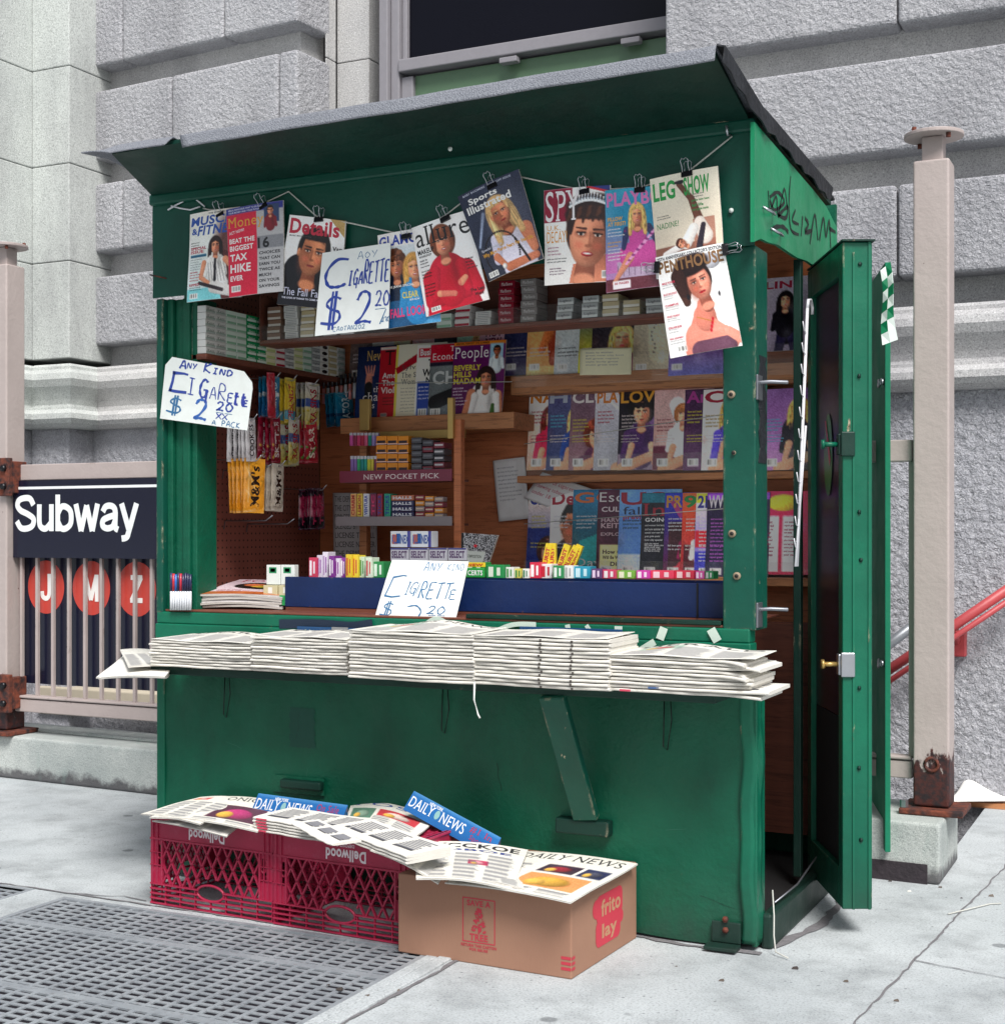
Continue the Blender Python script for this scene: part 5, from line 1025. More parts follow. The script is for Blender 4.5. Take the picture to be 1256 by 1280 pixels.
# ---- binder clips
def make_clip():
    t = thing('binder_clip', '', 'clip')
    m = MB(); m.prism([(-.009, 0), (.004, 0), (.0005, .016), (-.0055, .016)][::-1], lambda a, b, d: (d, a, b - .006), -.016, .016); m.build('body', 'black_metal', t, bevel=.001)
    for k, y in enumerate((-.0115, .006)):
        m = MB(); s_ = -1 if k == 0 else 1
        m.tube([(-.010, y, .006), (-.009, y + s_ * .004, .022), (-.011, y + s_ * .007, .036), (-.006, y + s_ * .009, .043), (0, y + s_ * .008, .039), (.006, y + s_ * .009, .043), (.011, y + s_ * .007, .036), (.009, y + s_ * .004, .022), (.010, y, .006)], .0013, 5); m.build('wire_handle', 'steel', t)
    return t
clip0 = make_clip(); used = False
for px, py, Y, rot, lab in ((276, 268, -.046, .25, 'black clip on the top left magazine of the cord'), (330, 258, -.054, .45, 'black clip on the red finance magazine'), (399, 275, -.048, 0, 'black clip on the cover with the dark-haired man'), (508, 296, -.060, .1, 'black clip between the two women and the red sweater cover'), (557, 274, -.064, .35, 'black clip at the top of the red sweater cover'), (616, 233, -.076, .35, 'black clip on the tilted sports magazine'), (731, 240, -.048, .1, 'black clip above the tiara cover'), (800, 238, -.058, 0, 'black clip on the blue and pink cover'), (859, 218, -.068, .1, 'black clip on top of the cream cover with green masthead'), (906, 312, -.080, -1.45, 'black clip pinching the right edge below the cream cover'), (822, 334, -.080, 1.5, 'black clip pinching the left edge below the cream cover')):
    p = onY(px, py, Y)
    if not used: o = clip0; used = True; o.location = p; o.rotation_euler = (0, -rot, 0); o['label'] = lab; o['group'] = 'binder clips'
    else: o = dup(clip0, p, (0, -rot, 0), lab)
# ---- racks inside
def rackmag(px, y0, y1, Y, fn, label, group, A=.76, ny=80, wpx=None, tilt=.03, curl=0):
    a = onY(px, y0, Y); b = onY(px, y1, Y); h = a[2] - b[2]; w = h * A
    q = [(a[0], Y + tilt, a[2]), (a[0] + w, Y + tilt, a[2]), (a[0] + w, Y, b[2]), (a[0], Y, b[2])]
    return magazine(q, fn, label, group, A=A, ny=ny, th=.004, curl=curl, bend=.002)
def cov(bg, head=None, hc='#ffffff', hst='b', hb=(.02, .02, .7, .14), people=(), body=(), blurbs=(), texts=(), bars=((.04, .9),), rects_=(), noise=.05, limbs=0):
    def f(s):
        c = s.cv; c.G(*bg)
        for r in rects_: c.R(*r)
        for b in body: getattr(c, b[0])(*b[1:])
        for p in people: c.face(p[0] - .02, p[1] + .02, p[2] * (1.25 if p[2] < .25 else 1.05), **p[3])
        if limbs:
            for p in people: c.L(p[0] - .14, p[1] + .42, p[0] - .20, p[1] + .66, .045, .03, '#d09a80'); c.L(p[0] + .12, p[1] + .42, p[0] + .16, p[1] + .64, .045, .03, '#d09a80'); c.L(p[0] - .26, .98, p[0] + .1, .84, .07, .06, '#cc9478')
        for q_ in range(5): c.E(c.rs.uniform(0, c.A), c.rs.uniform(.2, 1), c.rs.uniform(.03, .12), c.rs.uniform(.03, .1), ('#ffffff', '#000000', '#c89078')[q_ % 3], soft=.08, a=.16)
        c.N(.03, noise)
        if head: s.T(head, *hb, hc, hst)
        for t in texts: s.T(*t)
        for k, b in enumerate(blurbs): s.blurb(*b[:3], b[3], b[4], b[5], k + int(b[0] * 100))
        for b in bars: s.barcode(*b)
    return f
D_ = dict
# second row: men's and women's magazines behind the clear strip
R2 = [(658, 'NASTY', '#e08a2c', ('#e4dcd8', '#c89888'), [('L', .30, .55, .34, .95, .16, .2, '#b8b0b8')], [(.34, .34, .2, D_(hair='#5a2a22', style='long', shirt='#c03a5a'))], '#b82a48', 'orange masthead cover over a woman in a red top, first in the middle rack'),
      (682, 'HUS', '#b8c4d8', ('#4a4a6a', '#3a4468'), [], [(.44, .34, .2, D_(hair='#d8b070', style='long', shirt='#2a4a88'))], '#58b8d8', 'blue cover with a long-haired blonde, second in the middle rack'),
      (710, 'CLUB', '#f2eeee', ('#5a4a58', '#8a6a70'), [], [(.40, .58, .24, D_(hair='#6a3424', style='curly', shirt='#5a2a4a'))], '#e0d050', 'grey cover headed CLUB with a curly-haired woman low down'),
      (741, 'PLAYGIRL', '#e08a3c', ('#b0b0b8', '#9a9aa0'), [('L', .2, .15, .6, .5, .01, .02, '#dfe4ea')], [(.56, .36, .17, D_(hair='#2a1a18', style='short', shirt='#8aa0b0', smile=0))], '#c03a58', 'grey cover with orange masthead beside the reclining figure cover'),
      (771, 'LOVER', '#e8a83c', ('#16121c', '#2a2030'), [('L', .5, .5, .55, .9, .16, .2, '#5a3a6a'), ('L', .38, .5, .14, .9, .05, .04, '#c98a70'), ('R', 0, .8, .76, .2, '#8a7a88')], [(.32, .28, .22, D_(hair='#100c10', style='curly', shirt='#4a2a5a', smile=0))], '#d8c8c8', 'near-black cover with a dark curly-haired woman, wide in the middle rack'),
      (815, None, '#d8c83c', ('#a89090', '#c0a098'), [('L', .3, .2, .5, .6, .1, .14, '#e0d8e0'), ('R', 0, .7, .76, .3, '#5a2a3a')], [(.40, .30, .18, D_(hair='#8a5a34', style='bob', shirt='#e4dce0'))], '#a83048', 'pinkish cover with a strong white glare in the middle rack'),
      (853, 'Amour', '#b83a9c', ('#3a2440', '#5a3458'), [], [(.62, .42, .2, D_(hair='#3a2020', style='long', shirt='#3a3a8a'))], '#e0d040', 'purple cover with yellow headlines, second from the right in the middle rack'),
      (876, 'OUI', '#b01c3c', ('#e4dcd8', '#c8b8b8'), [('L', .4, .9, .5, .99, .06, .06, '#2a2430')], [(.42, .26, .24, D_(hair='#d09a5a', style='long', shirt='#5a4ab0'))], '#c0a040', 'pale cover with a blonde in a violet top, rightmost in the middle rack'),
      (951, None, '#d878b8', ('#7a5a8a', '#a87aa8'), [('L', .4, .5, .5, .9, .15, .2, '#2a2030')], [(.48, .26, .2, D_(hair='#d0a060', style='long', shirt='#241c28'))], '#58b8d8', 'mauve cover seen through the side opening of the stand, middle rack')]
for k, (px, hd, hc, bg_, body, ppl, bc, lab) in enumerate(R2):
    f = cov(bg_, hd, hc, 'b', (.02, .02, .72 if k != 2 else .6, .15), ppl, body, [(.04, .26 + .05 * (k % 3), .26, 4, .035, bc), (.04, .56, .24, 3, .03, '#f0e8e8' if k % 2 else bc)], bars=((.06, .86, .14, .09),), limbs=1)
    rackmag(px, 487 - .004 * (px - 660), 588, .90 - .006 * k, f, lab, 'magazines in the middle rack of the back wall', ny=80)
R3 = [(657, 'GLAMOUR', '#2a3aa8', ('#d8c8b8', '#2a3a78'), [('R', 0, .45, .76, .55, '#20306a')], [(.50, .34, .2, D_(hair='#5a3020', style='curly', shirt='#2a4a9a')), (.30, .70, .22, D_(hair='#3a1c18', style='bob', shirt='#b82a3a'))], '#d8d060', 'cover with blue masthead and two smiling women, first in the bottom rack'),
      (685, 'Details', '#b8243c', ('#ece6e4', '#d8d0d0'), [('E', .45, 1.0, .5, .5, '#15131c')], [(.36, .42, .46, D_(skin='#c08464', hair='#1e1512', style='short', smile=0, side=-1, rot=.1))], '#e8e8ee', 'white cover with a close-up of a dark-haired man, second in the bottom rack'),
      (713, 'GQ', '#e87a34', ('#2a6a8a', '#1a4a4a'), [('P', [(.1, .6), (.5, .45), (.55, .8), (.1, .9)], '#2a8a8a'), ('E', .6, .95, .3, .35, '#143a2a')], [(.62, .34, .36, D_(skin='#8a5a44', hair='#181010', style='short', smile=0))], '#dfe8ec', 'teal cover headed GQ in orange, third in the bottom rack'),
      (744, 'Esquire', '#f0eae8', ('#4a1c34', '#3a162a'), [('R', .04, .64, .5, .34, '#e0c890')], [], '#e8d8dc', 'dark maroon cover headed Esq with a tan boxed headline'),
      (771, 'US', '#b0203a', ('#6a90c0', '#5a7ab0'), [('R', .0, .75, .4, .25, '#b0bcd0'), ('E', .65, .9, .35, .4, '#1a1a24')], [(.72, .42, .3, D_(hair='#2a1c1a', style='short', shirt='#16161e', smile=0))], '#2a2a4a', 'pale blue cover headed US in red letters'),
      (799, 'Inc.', '#c02a3c', ('#26242c', '#1c1a22'), [('R', 0, 0, .76, .12, '#2a6a7a')], [], '#e8e8ea', 'black cover headed Inc. with lines of white text'),
      (828, 'PRO', '#e8a83c', ('#2a3a9a', '#5a1a3a'), [('R', .06, .35, .6, .6, '#3a1c24')], [(.36, .42, .14, D_(hair='#2a1a18', style='short', shirt='#7a1a4a')), (.30, .72, .15, D_(hair='#3a2018', style='short', shirt='#a02a3a'))], '#e8e8f0', 'blue and purple wrestling cover with an arched W emblem'),
      (850, '94', '#2a9a4a', ('#c8603a', '#8a2030'), [('R', .03, .62, .6, .36, '#4a1824')], [(.3, .40, .15, D_(hair='#3a2018', style='curly', shirt='#e0e0e0')), (.3, .75, .15, D_(hair='#1a1010', style='short', shirt='#c0602a'))], '#f0e8e0', 'orange cover with a green 94 at the top'),
      (867, '2ND', '#3a3aa0', ('#d8d0e0', '#6a5ab8'), [('R', 0, 0, .76, .12, '#e0d040'), ('R', 0, .45, .76, .2, '#c02a3a'), ('R', 0, .7, .76, .3, '#3a3a98')], [], '#f0f0f4', 'white and violet cover with a yellow top band'),
      (881, 'WWW', '#e8e0e8', ('#2a1c3a', '#241a3a'), [('R', 0, 0, .76, .08, '#8a4ab8')], [], '#c86ad8', 'dark violet cover with purple lines of text, rightmost in the bottom rack'),
      ]
for k, (px, hd, hc, bg_, body, ppl, bc, lab) in enumerate(R3):
    wd = .70 if hd in ('GLAMOUR', 'Details', 'Esquire') else (.56 if hd in ('GQ', 'US', 'Inc.') else .34)
    tx = ()
    if hd == 'Esquire': tx = (('CULT', .05, .2, .3, .06, '#f0e0e4'), ('HARVEY', .05, .33, .34, .05, '#d8b8c0'), ('KEITEL', .05, .39, .34, .06, '#e0c0c8'), ('EXPLODE', .05, .50, .34, .04, '#d8b8c0'), ('How Old', .08, .70, .3, .05, '#4a2a2a'), ('Will Be When You', .08, .77, .36, .04, '#4a2a2a'), ('Die?', .18, .84, .16, .05, '#4a2a2a'))
    elif hd == 'US': tx = (('fall', .05, .2, .26, .09, '#2a2a4a', 'r'), ('previews', .05, .3, .4, .06, '#c0405a'))
    elif hd == 'Inc.': tx = (('GOING SOLO!', .05, .30, .6, .05, '#f4f4f4'),)
    elif hd == 'PRO': tx = (('W', .06, .10, .5, .2, '#c03a8a'),)
    elif hd == 'GQ': tx = (("Dave's", .06, .80, .55, .1, '#d8dcd8', 's'),)
    f = cov(bg_, hd, hc, 's' if hd in ('Esquire', 'Inc.') else 'b', (.02, .03 if hd != 'Inc.' else .13, wd, .15), ppl, body, [(.05, .30 if hd != 'Inc.' else .38, .30 if k > 1 else .2, 8 if k in (5, 8, 9) else (0 if hd == 'Esquire' else 4), .035, bc), (.05, .62, .3, 0 if hd in ('Esquire', 'US', 'GQ') else (5 if k in (8, 9) else 2), .035, bc)], texts=tx, bars=((.06, .89, .14, .08),) if k != 2 else ())
    rackmag(px, 612 if k < 5 else 616, 718 + k * .4, .90 - .006 * k, f, lab, 'magazines in the bottom rack of the back wall', ny=80)
f = cov(('#b82a58', '#a82450'), None, people=(), body=[('E', .3, .14, .2, .1, '#e0c040')], rects_=((.05, .3, .2, .66, '#efe8dc'), (.3, .3, .2, .66, '#efe8dc')), blurbs=((.07, .36, .14, 10, .035, '#b02a58'), (.32, .36, .14, 10, .035, '#b02a58')), bars=())
rackmag(946, 614, 718, .85, f, 'red and cream puzzle magazine seen through the side opening, bottom rack', 'magazines in the bottom rack of the back wall', ny=70)
f = cov(('#b0a8b4', '#8a8090'), 'LINE', '#c0284c', 'b', (.1, .05, .5, .1), [(.40, .30, .16, D_(hair='#1a1418', style='long', shirt='#18161e'))], [('L', .4, .5, .4, .8, .14, .12, '#18161e'), ('L', .34, .8, .3, 1, .07, .06, '#2a2440'), ('L', .48, .8, .52, 1, .07, .06, '#2a2440')], bars=())
rackmag(945, 347, 440, .85, f, 'grey cover headed LINE with a dark-haired woman in black, seen through the side opening', 'magazines in the top rack of the back wall', ny=70)
R1 = [(436, '#8a8a88', '#3a2a2a', 'small grey cover just above the dark blue cover, top rack'), (463, '#d8d8d0', '#c8c4bc', 'pale cover above the red news cover, top rack'), (490, '#c8a080', '#e8d8c8', 'tan cover with a face in the top rack, above the cream paper'), (513, '#e8dcd8', '#d84a5a', 'white and pink cover in the top rack above the news magazines'), (540, '#1c1a20', '#2a2a34', 'black cover in the top rack above the white news cover'), (569, '#8fb0a0', '#a0b8a8', 'sage green cover in the top rack, left of HOT NEW LOOKS'), (597, '#efe9e6', '#8a2a4a', 'white cover reading 50 HOT NEW LOOKS in the top rack'), (628, '#26304a', '#3a3450', 'dark blue cover with red words in the top rack'), (657, '#d0a070', '#b08458', 'tan cover with a muscular man in a vest, top rack'), (692, '#b8bcb8', '#a0a4a8', 'grey text cover in the top rack above the pinned slip'), (722, '#2a3a6a', '#e0d030', 'blue cover with a yellow box in the top rack'), (738, '#2a2c34', '#4a3c40', 'charcoal cover with a blonde in the top rack'), (790, '#b0a898', '#a09888', 'cover with a beige lace garment in the top rack'), (835, '#a04a58', '#5a5a9a', 'mostly hidden reddish cover at the right end of the top rack')]
for k, (px, a, b_, lab) in enumerate(R1):
    ppl = []; tx = (); body = []
    if k in (2, 5, 11): ppl = [(.45, .5, .3, D_(hair=('#5a3424', '#a08060', '#d8b070')[(2, 5, 11).index(k)], style='long', shirt='#8a5a6a'))]
    if k == 6: tx = (('50', .1, .22, .2, .10, '#7a1a4a'), ('HOT', .1, .34, .26, .09, '#7a1a4a'), ('NEW', .1, .45, .26, .09, '#7a1a4a'), ('LOOKS!', .1, .56, .36, .09, '#7a1a4a'))
    if k == 8: body = [('L', .45, .45, .45, .8, .16, .12, '#7a3a2a'), ('L', .32, .42, .22, .66, .07, .05, '#a8643f'), ('L', .58, .42, .66, .68, .07, .05, '#a8643f'), ('R', .0, .88, .76, .12, '#c8a070')]; tx = (('body power', .02, .03, .5, .08, '#d8c020'),)
    if k == 9: tx = (('HER CHARMING', .03, .05, .5, .06, '#222222'), ('Pretty Young Wife', .03, .13, .46, .05, '#222222'), ('Was Sexy,', .03, .20, .4, .05, '#222222'))
    if k == 12: body = [('L', .35, .2, .4, .7, .16, .18, '#c0b8a4')] + [('E', .28 + .03 * math.sin(j), .2 + .055 * j, .01, .012, '#3a3030') for j in range(10)]; 
    f = cov((a, b_), None, people=ppl, body=body, texts=tx, blurbs=((.05, .62, .3, 3, .04, '#e8d8d8' if k not in (1, 3, 9) else '#555555'),) if k not in (12,) else (), bars=((.05, .84, .14, .09),))
    rackmag(px, 376 if k > 6 else 384, 470 if k > 4 else 478, .90 - .005 * k, f, lab, 'magazines in the top rack of the back wall', ny=60)
# centre shelf of news magazines
def c_people(s):
    c = s.cv; c.G('#6a2464', '#5a1c54'); c.R(0, 0, .76, .05, '#d88a3c'); c.R(.54, .04, .19, .22, '#a8c8d8'); c.face(.64, .14, .12, '#a86a4c', '#1a1214', 'short', '#e0e8ec'); c.L(.48, .72, .52, 1.0, .19, .24, '#ece8e6'); c.L(.30, .70, .22, .98, .07, .05, '#c98a6e'); c.L(.68, .72, .72, .98, .06, .05, '#c98a6e')
    c.face(.50, .50, .24, '#d89a7c', '#2a1614', 'long', '#efeae8'); c.L(.62, .86, .62, .98, .025, .035, '#4a6a3a'); c.N(.02, .03)
    s.T('SPECIAL REPORT ON SUMMER', .03, .012, .5, .025, '#5a2a10'); s.T('People', .02, .07, .50, .20, '#f6f2f0', 's')
    for k, t in enumerate(('BEVERLY', 'HILLS', 'MADAM')): s.T(t, .02, .31 + k * .088, .40 if k != 1 else .26, .075, '#e8d83c')
    s.blurb(.02, .60, .22, 6, .035, '#e0c8dc', 3)
def c_econ(s):
    c = s.cv; c.G('#8a9090', '#6a7074'); c.R(0, 0, .76, .24, '#b8203c'); c.R(0, .24, .76, .05, '#2a2a3a'); c.L(.1, .78, .6, .60, .10, .08, '#17171c'); c.L(.4, .62, .5, .45, .03, .03, '#c89a7c'); c.N(.03, .05)
    s.T('The', .3, .03, .2, .07, '#f4eef0', 's'); s.T('Economist', .04, .12, .6, .09, '#f4eef0', 's'); s.T('CHAIR', .05, .36, .8, .18, '#d8dcdc'); s.barcode(.04, .86, .15, .1)
def c_bus(s):
    c = s.cv; c.G('#f0eee8', '#f0eee8'); c.R(.03, .05, .6, .12, '#c0283c'); c.R(.03, .50, .4, .48, '#2a4a9a'); s.T('Business Week', .05, .06, .9 if 0 else .62, .09, '#f6f2f2'); s.T('THE', .18, .2, .2, .1, '#1a1a1a'); s.T('WHY', .10, .33, .3, .1, '#1a1a1a'); s.T('NOT', .16, .46 - .02, .22, .08, '#1a1a1a'); s.blurb(.05, .56, .3, 4, .04, '#d0d8f0', 2); s.barcode(.05, .86, .14, .1)
def c_yellow(s):
    c = s.cv; c.G('#eae6d4', '#e6e0cc'); c.R(0, 0, .035, 1, '#e0d060'); c.P([(.0, .32), (.5, .03), (.6, .10), (.04, .40)], '#a82238'); s.T('Sylvia', .1, .28, .3, .08, '#4a4a4a', 's'); s.T('The Silent', .1, .38, .4, .07, '#4a4a4a', 's'); s.T('Woman', .1, .47, .3, .07, '#4a4a4a', 's'); s.blurb(.1, .58, .4, 8, .035, '#8a8680', 4, 'r')
def c_time(s):
    c = s.cv; c.G('#b02a38', '#b83440'); c.R(0, 0, .76, .04, '#e0d8d0'); s.T('TIME', .08, .05, .6, .20, '#1a1416', 's'); s.T('America', .05, .36, .4, .08, '#f2e6e4'); s.T('The', .05, .46, .2, .08, '#f2e6e4'); s.T('Violent', .04, .56, .4, .09, '#f2e6e4'); s.blurb(.08, .70, .25, 3, .035, '#3a1a1c', 1); c.E(.6, .8, .2, .25, '#7a2430', soft=.1); s.barcode(.05, .92, .1, .05)
def c_newsw(s):
    c = s.cv; c.G('#1a2a4a', '#1c3a6a'); c.L(.2, .42, .2, .55, .05, .06, '#c88a78'); 
    for k in range(4): c.L(.17 + k * .03, .40, .13 + k * .05, .27, .014, .010, '#d09080')
    c.L(.2, .55, .22, .9, .06, .07, '#16161e'); c.E(.5, .6, .15, .12, '#2a2430', soft=.04); c.N(.03, .04)
    s.T('New York', .15, .06, .56, .14, '#d8b060', 's'); s.T('the', .28, .56, .16, .08, '#f0ecec', 's'); s.T('chase', .12, .64, .4, .12, '#f0ecec', 's'); s.T('is on', .24, .78, .25, .08, '#f0ecec', 's')
CM = [(443, c_newsw, 'dark blue cover with a raised hand and the word chase'), (471, c_time, 'red news cover with a big T and white headline'), (491, c_yellow, 'cream text cover with a yellow spine and red diagonal band'), (517, c_bus, 'white cover with a red masthead box and blue lower panel'), (534, c_econ, 'news cover with a red title band over a grey photograph'), (563, c_people, 'purple People cover with BEVERLY HILLS MADAM in yellow')]
for k, (px, fn, lab) in enumerate(CM):
    rackmag(px, 433 if k < 2 else (430 if k < 5 else 427), 524 if k < 5 else 522, .80 - .008 * k, fn, lab, 'news magazines on the centre shelf', ny=100, curl=.012 if k == 5 else 0)
# wooden ledges of the racks
def ledge(px0, px1, y0, y1, Y, dep, name='shelf', mat='shelf_wood'):
    a = onY(px0, y0, Y); b = onY(px1, y1, Y); m = MB(); m.box(a[0], b[0], Y, Y + dep, b[2], a[2]); return m.build(name, mat, K, bevel=.003)
ledge(425, 642, 523, 535, .74, .2); 
m = MB(); zc = onY(880, 458, .84); z2 = onY(880, 483, .84); m.box(-1.15, -.022, .84, .95, z2[2], zc[2]); m.build('shelf', 'shelf_wood', K, bevel=.003)
m = MB(); z2 = onY(880, 589, .84); m.box(-1.12, -.022, .83, .95, z2[2] - .03, z2[2] - .005); m.build('shelf', 'shelf_wood', K, bevel=.003)
m = MB(); z2 = onY(880, 720, .84); m.box(-1.12, -.022, .80, .95, z2[2] - .03, z2[2] - .002); m.build('shelf', 'shelf_wood', K, bevel=.003)
for (px0, px1, py0, py1, Y) in ((645, 1000, 571, 590, .81), (640, 1000, 448, 472, .82), (655, 1000, 700, 722, .80)):
    a = onY(px0, py0, Y); b = onY(905, py1, Y); m = MB(); m.add([(a[0], Y, b[2]), (-.03, Y, b[2]), (-.03, Y, a[2]), (a[0], Y, a[2])], [(0, 1, 2, 3)]); m.build('clear_strip', 'plexi', K)
for pts, nm in (([(470, 479, .76), (640, 477, .76)], 'thin string stretched across the news magazines'), ([(655, 555, .80), (905, 518, .80)], 'thin string stretched across the middle rack'), ([(655, 655, .79), (905, 636, .79)], 'thin string stretched across the bottom rack')):
    m = MB(); m.tube([onY(*p) for p in pts], .0014, 4); tag(m.build('string', 'cord_white'), nm, 'string')
def flat_paper(qp, Y, label, name='paper_sheet', col='#e8e8ea', lines=0, ink='#8a8a96', cat='paper', extra=None, lean=.01):
    q = qpx(*qp, Y); s = Sheet(q, 1.0, lambda u, v: .004 * math.sin(5 * u + 2 * v), 12); s.cv.G(col, col); m = MB(); s.emit(m)
    if extra: extra(s)
    if lines: s.blurb(.12, .12, .75, lines, .75 / lines / 1.6, ink, 3, 'r')
    m = MB(); s.emit(m); r = m.build(name, 'card', solid=.001); tag(r, label, cat); return r
flat_paper(((616, 576), (655, 571), (662, 648), (624, 652)), .93, 'white sheet of notes pinned to the plywood between the racks', lines=9)
def ex(s): s.T('Sale of cigarettes or', .1, .15, .8, .16, '#c0305a', 's'); s.T('chewing tobacco to anyone', .05, .38, .9, .16, '#c0305a', 's'); s.T('under 18 is prohibited', .05, .62, .8, .16, '#c0305a', 's')
flat_paper(((678, 590), (742, 612), (728, 652), (655, 622)), .92, 'tilted white notice with red words behind the bottom rack', extra=ex)
flat_paper(((725, 436), (789, 434), (789, 468), (725, 469)), .72, 'pale yellow receipt slip pinned over the top rack', col='#e8e4c0', lines=5, name='receipt_slip')
def exl(s):
    for k, t in enumerate(('THE DEPARTMENT OF', 'THE CITY CONSUMER', 'FORCES YOU TO BE', 'LICENSED BY THE CITY', 'LICENSE TO SELL', 'LICENSE NUMBER', 'THE DEPARTMENT')): s.T(t, .05, .05 + k * .135, .9, .085, '#2a282c', 'r')
flat_paper(((416, 616), (470, 616), (472, 700), (418, 700)), .80, 'grey licence notice printed in black capitals behind the counter rack', col='#a8a4a6', extra=exl, name='licence_notice')
# ================================================================== GOODS INSIDE
def make_pack(kind):
    """cigarette pack lying flat, printed end towards -Y; origin at the centre of its underside"""
    body, band, txt, tc = kind
    m = MB(); m.box(-.0275, .0275, -.044, .044, 0, .0225, body); o = m.build('cigarette_pack', 'foil_print', bevel=.0015, loc=(0, 0, 0))
    m = MB(); y = -.0446; f = lambda a, b, d: (a, y - d, b)
    if band == 'chev': m.add([f(-.026, .0205, 0), f(.026, .0205, 0), f(.014, .006, 0), f(-.014, .006, 0)], [(0, 3, 2, 1)], '#9c1f34'); 
    elif band == 'oval': m.add([f(.018 * math.cos(k * .39), .011 + .007 * math.sin(k * .39), 0) for k in range(16)], [tuple(range(16))[::-1]], '#2a2024')
    elif band == 'lines': 
        for k in range(3): m.add([f(-.02, .004 + k * .006, 0), f(.02, .004 + k * .006, 0), f(.02, .0055 + k * .006, 0), f(-.02, .0055 + k * .006, 0)], [(0, 1, 2, 3)], '#8a8a90')
    elif band: m.add([f(-.0265, .001, 0), f(.0265, .001, 0), f(.0265, .009, 0), f(-.0265, .009, 0)], [(0, 1, 2, 3)], band)
    if txt: V, F, sz = textmesh(txt, 's'); m.add([f(-.019 + a * .038, .0065 + b * .010, .0004) for a, b in V], F, tc)
    if m.n: m.build('label', 'foil_print', o)
    return o
KN = {'red': ('#8e1c30', None, 'Marlboro', '#f2e8e8'), 'grey': ('#8e8886', None, 'Marlboro', '#e8e6e4'), 'white': ('#dcdcd8', 'lines', None, ''), 'tan': ('#c8b890', '#e8e4d8', None, ''), 'chev': ('#e8e4e2', 'chev', None, ''), 'brown': ('#8a6a58', '#d8d0c8', None, ''), 'green': ('#1f9a5c', '#d8ece0', 'Newport', '#eef6f0'), 'mint': ('#d4e4d8', '#8ab89a', None, ''), 'silver': ('#b4b8b8', '#e0e4e2', 'Lights', '#4a4a50'), 'yel': ('#e4e4c0', '#c8d890', None, ''), 'oval': ('#e6e4de', 'oval', None, ''), 'carton': ('#d0d0cc', '#a8b4ac', 'Kent', '#5a6a60'), 'whitered': ('#e4dedc', '#a8283c', None, '')}
DESC = {'red': 'dark red', 'grey': 'grey', 'white': 'white lined', 'tan': 'tan', 'chev': 'red chevron', 'brown': 'brown', 'green': 'bright green', 'mint': 'pale mint green', 'silver': 'silver', 'yel': 'pale yellow', 'oval': 'oval-marked', 'carton': 'greyish white', 'whitered': 'red-banded'}
PK = {}
def pack(kind, loc, rz, label, group):
    if kind not in PK: o = PK[kind] = make_pack(KN[kind]); o.location = loc; o.rotation_euler = (0, 0, rz)
    else: o = dup(PK[kind], loc, (0, 0, rz))
    tag(o, label, 'cigarette pack', group); return o
zt_ = onY(640, 404, .32)[2]; nm = ['first', 'second', 'third', 'fourth', 'fifth', 'sixth', 'seventh', 'eighth', 'ninth', 'tenth', 'eleventh', 'twelfth', 'thirteenth', 'fourteenth', 'fifteenth', 'sixteenth']
fr_cols = [(343, 'brown', 5), (364, 'white', 5), (385, 'tan', 5), (412, 'chev', 5), (434, 'chev', 4), (556, 'mint', 2), (579, 'whitered', 3), (604, 'white', 2), (633, 'red', 6), (661, 'grey', 6), (706, 'silver', 3), (738, 'silver', 3), (763, 'tan', 3), (789, 'tan', 2), (818, 'silver', 2), (843, 'red', 3)]
for k, (px, kd, n) in enumerate(fr_cols):
    X = onY(px, 404, .32)[0]
    for j in range(n): pack(kd, (X + R.uniform(-.0015, .0015), .36 + R.uniform(-.002, .004), zt_ + .001 + j * .0232), R.uniform(-.03, .03), '%s pack, %s from the bottom in the %s column of the front tray' % (DESC[kd], nm[j], nm[k]), 'packs in the upper front tray, column %d' % (k + 1))
xa, xb = onY(326, 404, .32)[0], -.10
m = MB(); m.box(xa, xb, .312, .42, zt_ - .018, zt_); tr_ = m.build('cigarette_tray', 'dark_wood', K, bevel=.002)
m = MB(); m.add([(xa, .308, zt_ - .012), (xb, .308, zt_ - .012), (xb, .308, zt_ + .05), (xa, .308, zt_ + .05)], [(0, 1, 2, 3)]); m.build('clear_front', 'plexi', tr_)
m = MB(); m.box(xa, xa + .004, .312, .42, zt_ + .001, zt_ + .16); m.box(xa, xb, .43, .44, zt_ + .001, 2.0); m.build('tray_back', 'dark_wood', tr_)
zl = onX(254, 441, -1.90)[2]; lw = ['carton', 'carton', 'mint', 'mint', 'green', 'green', 'yel', 'whitered', 'silver', 'yel', 'mint', 'silver', 'oval', 'tan', 'carton']
for k, kd in enumerate(lw):
    y = .06 + k * .059; n = 7 if k < 6 else 5
    for j in range(n): pack(kd, (-1.945, y, zl + .001 + j * .0232), math.pi / 2 + R.uniform(-.04, .04), '%s pack, %s from the bottom in wall shelf column %s' % (DESC[kd], nm[j], nm[k]), 'packs on the left wall shelf, column %d' % (k + 1))
m = MB(); m.box(-2.04, -1.895, .03, .95, zl - .02, zl); m.build('wall_shelf', 'dark_wood', K, bevel=.003)

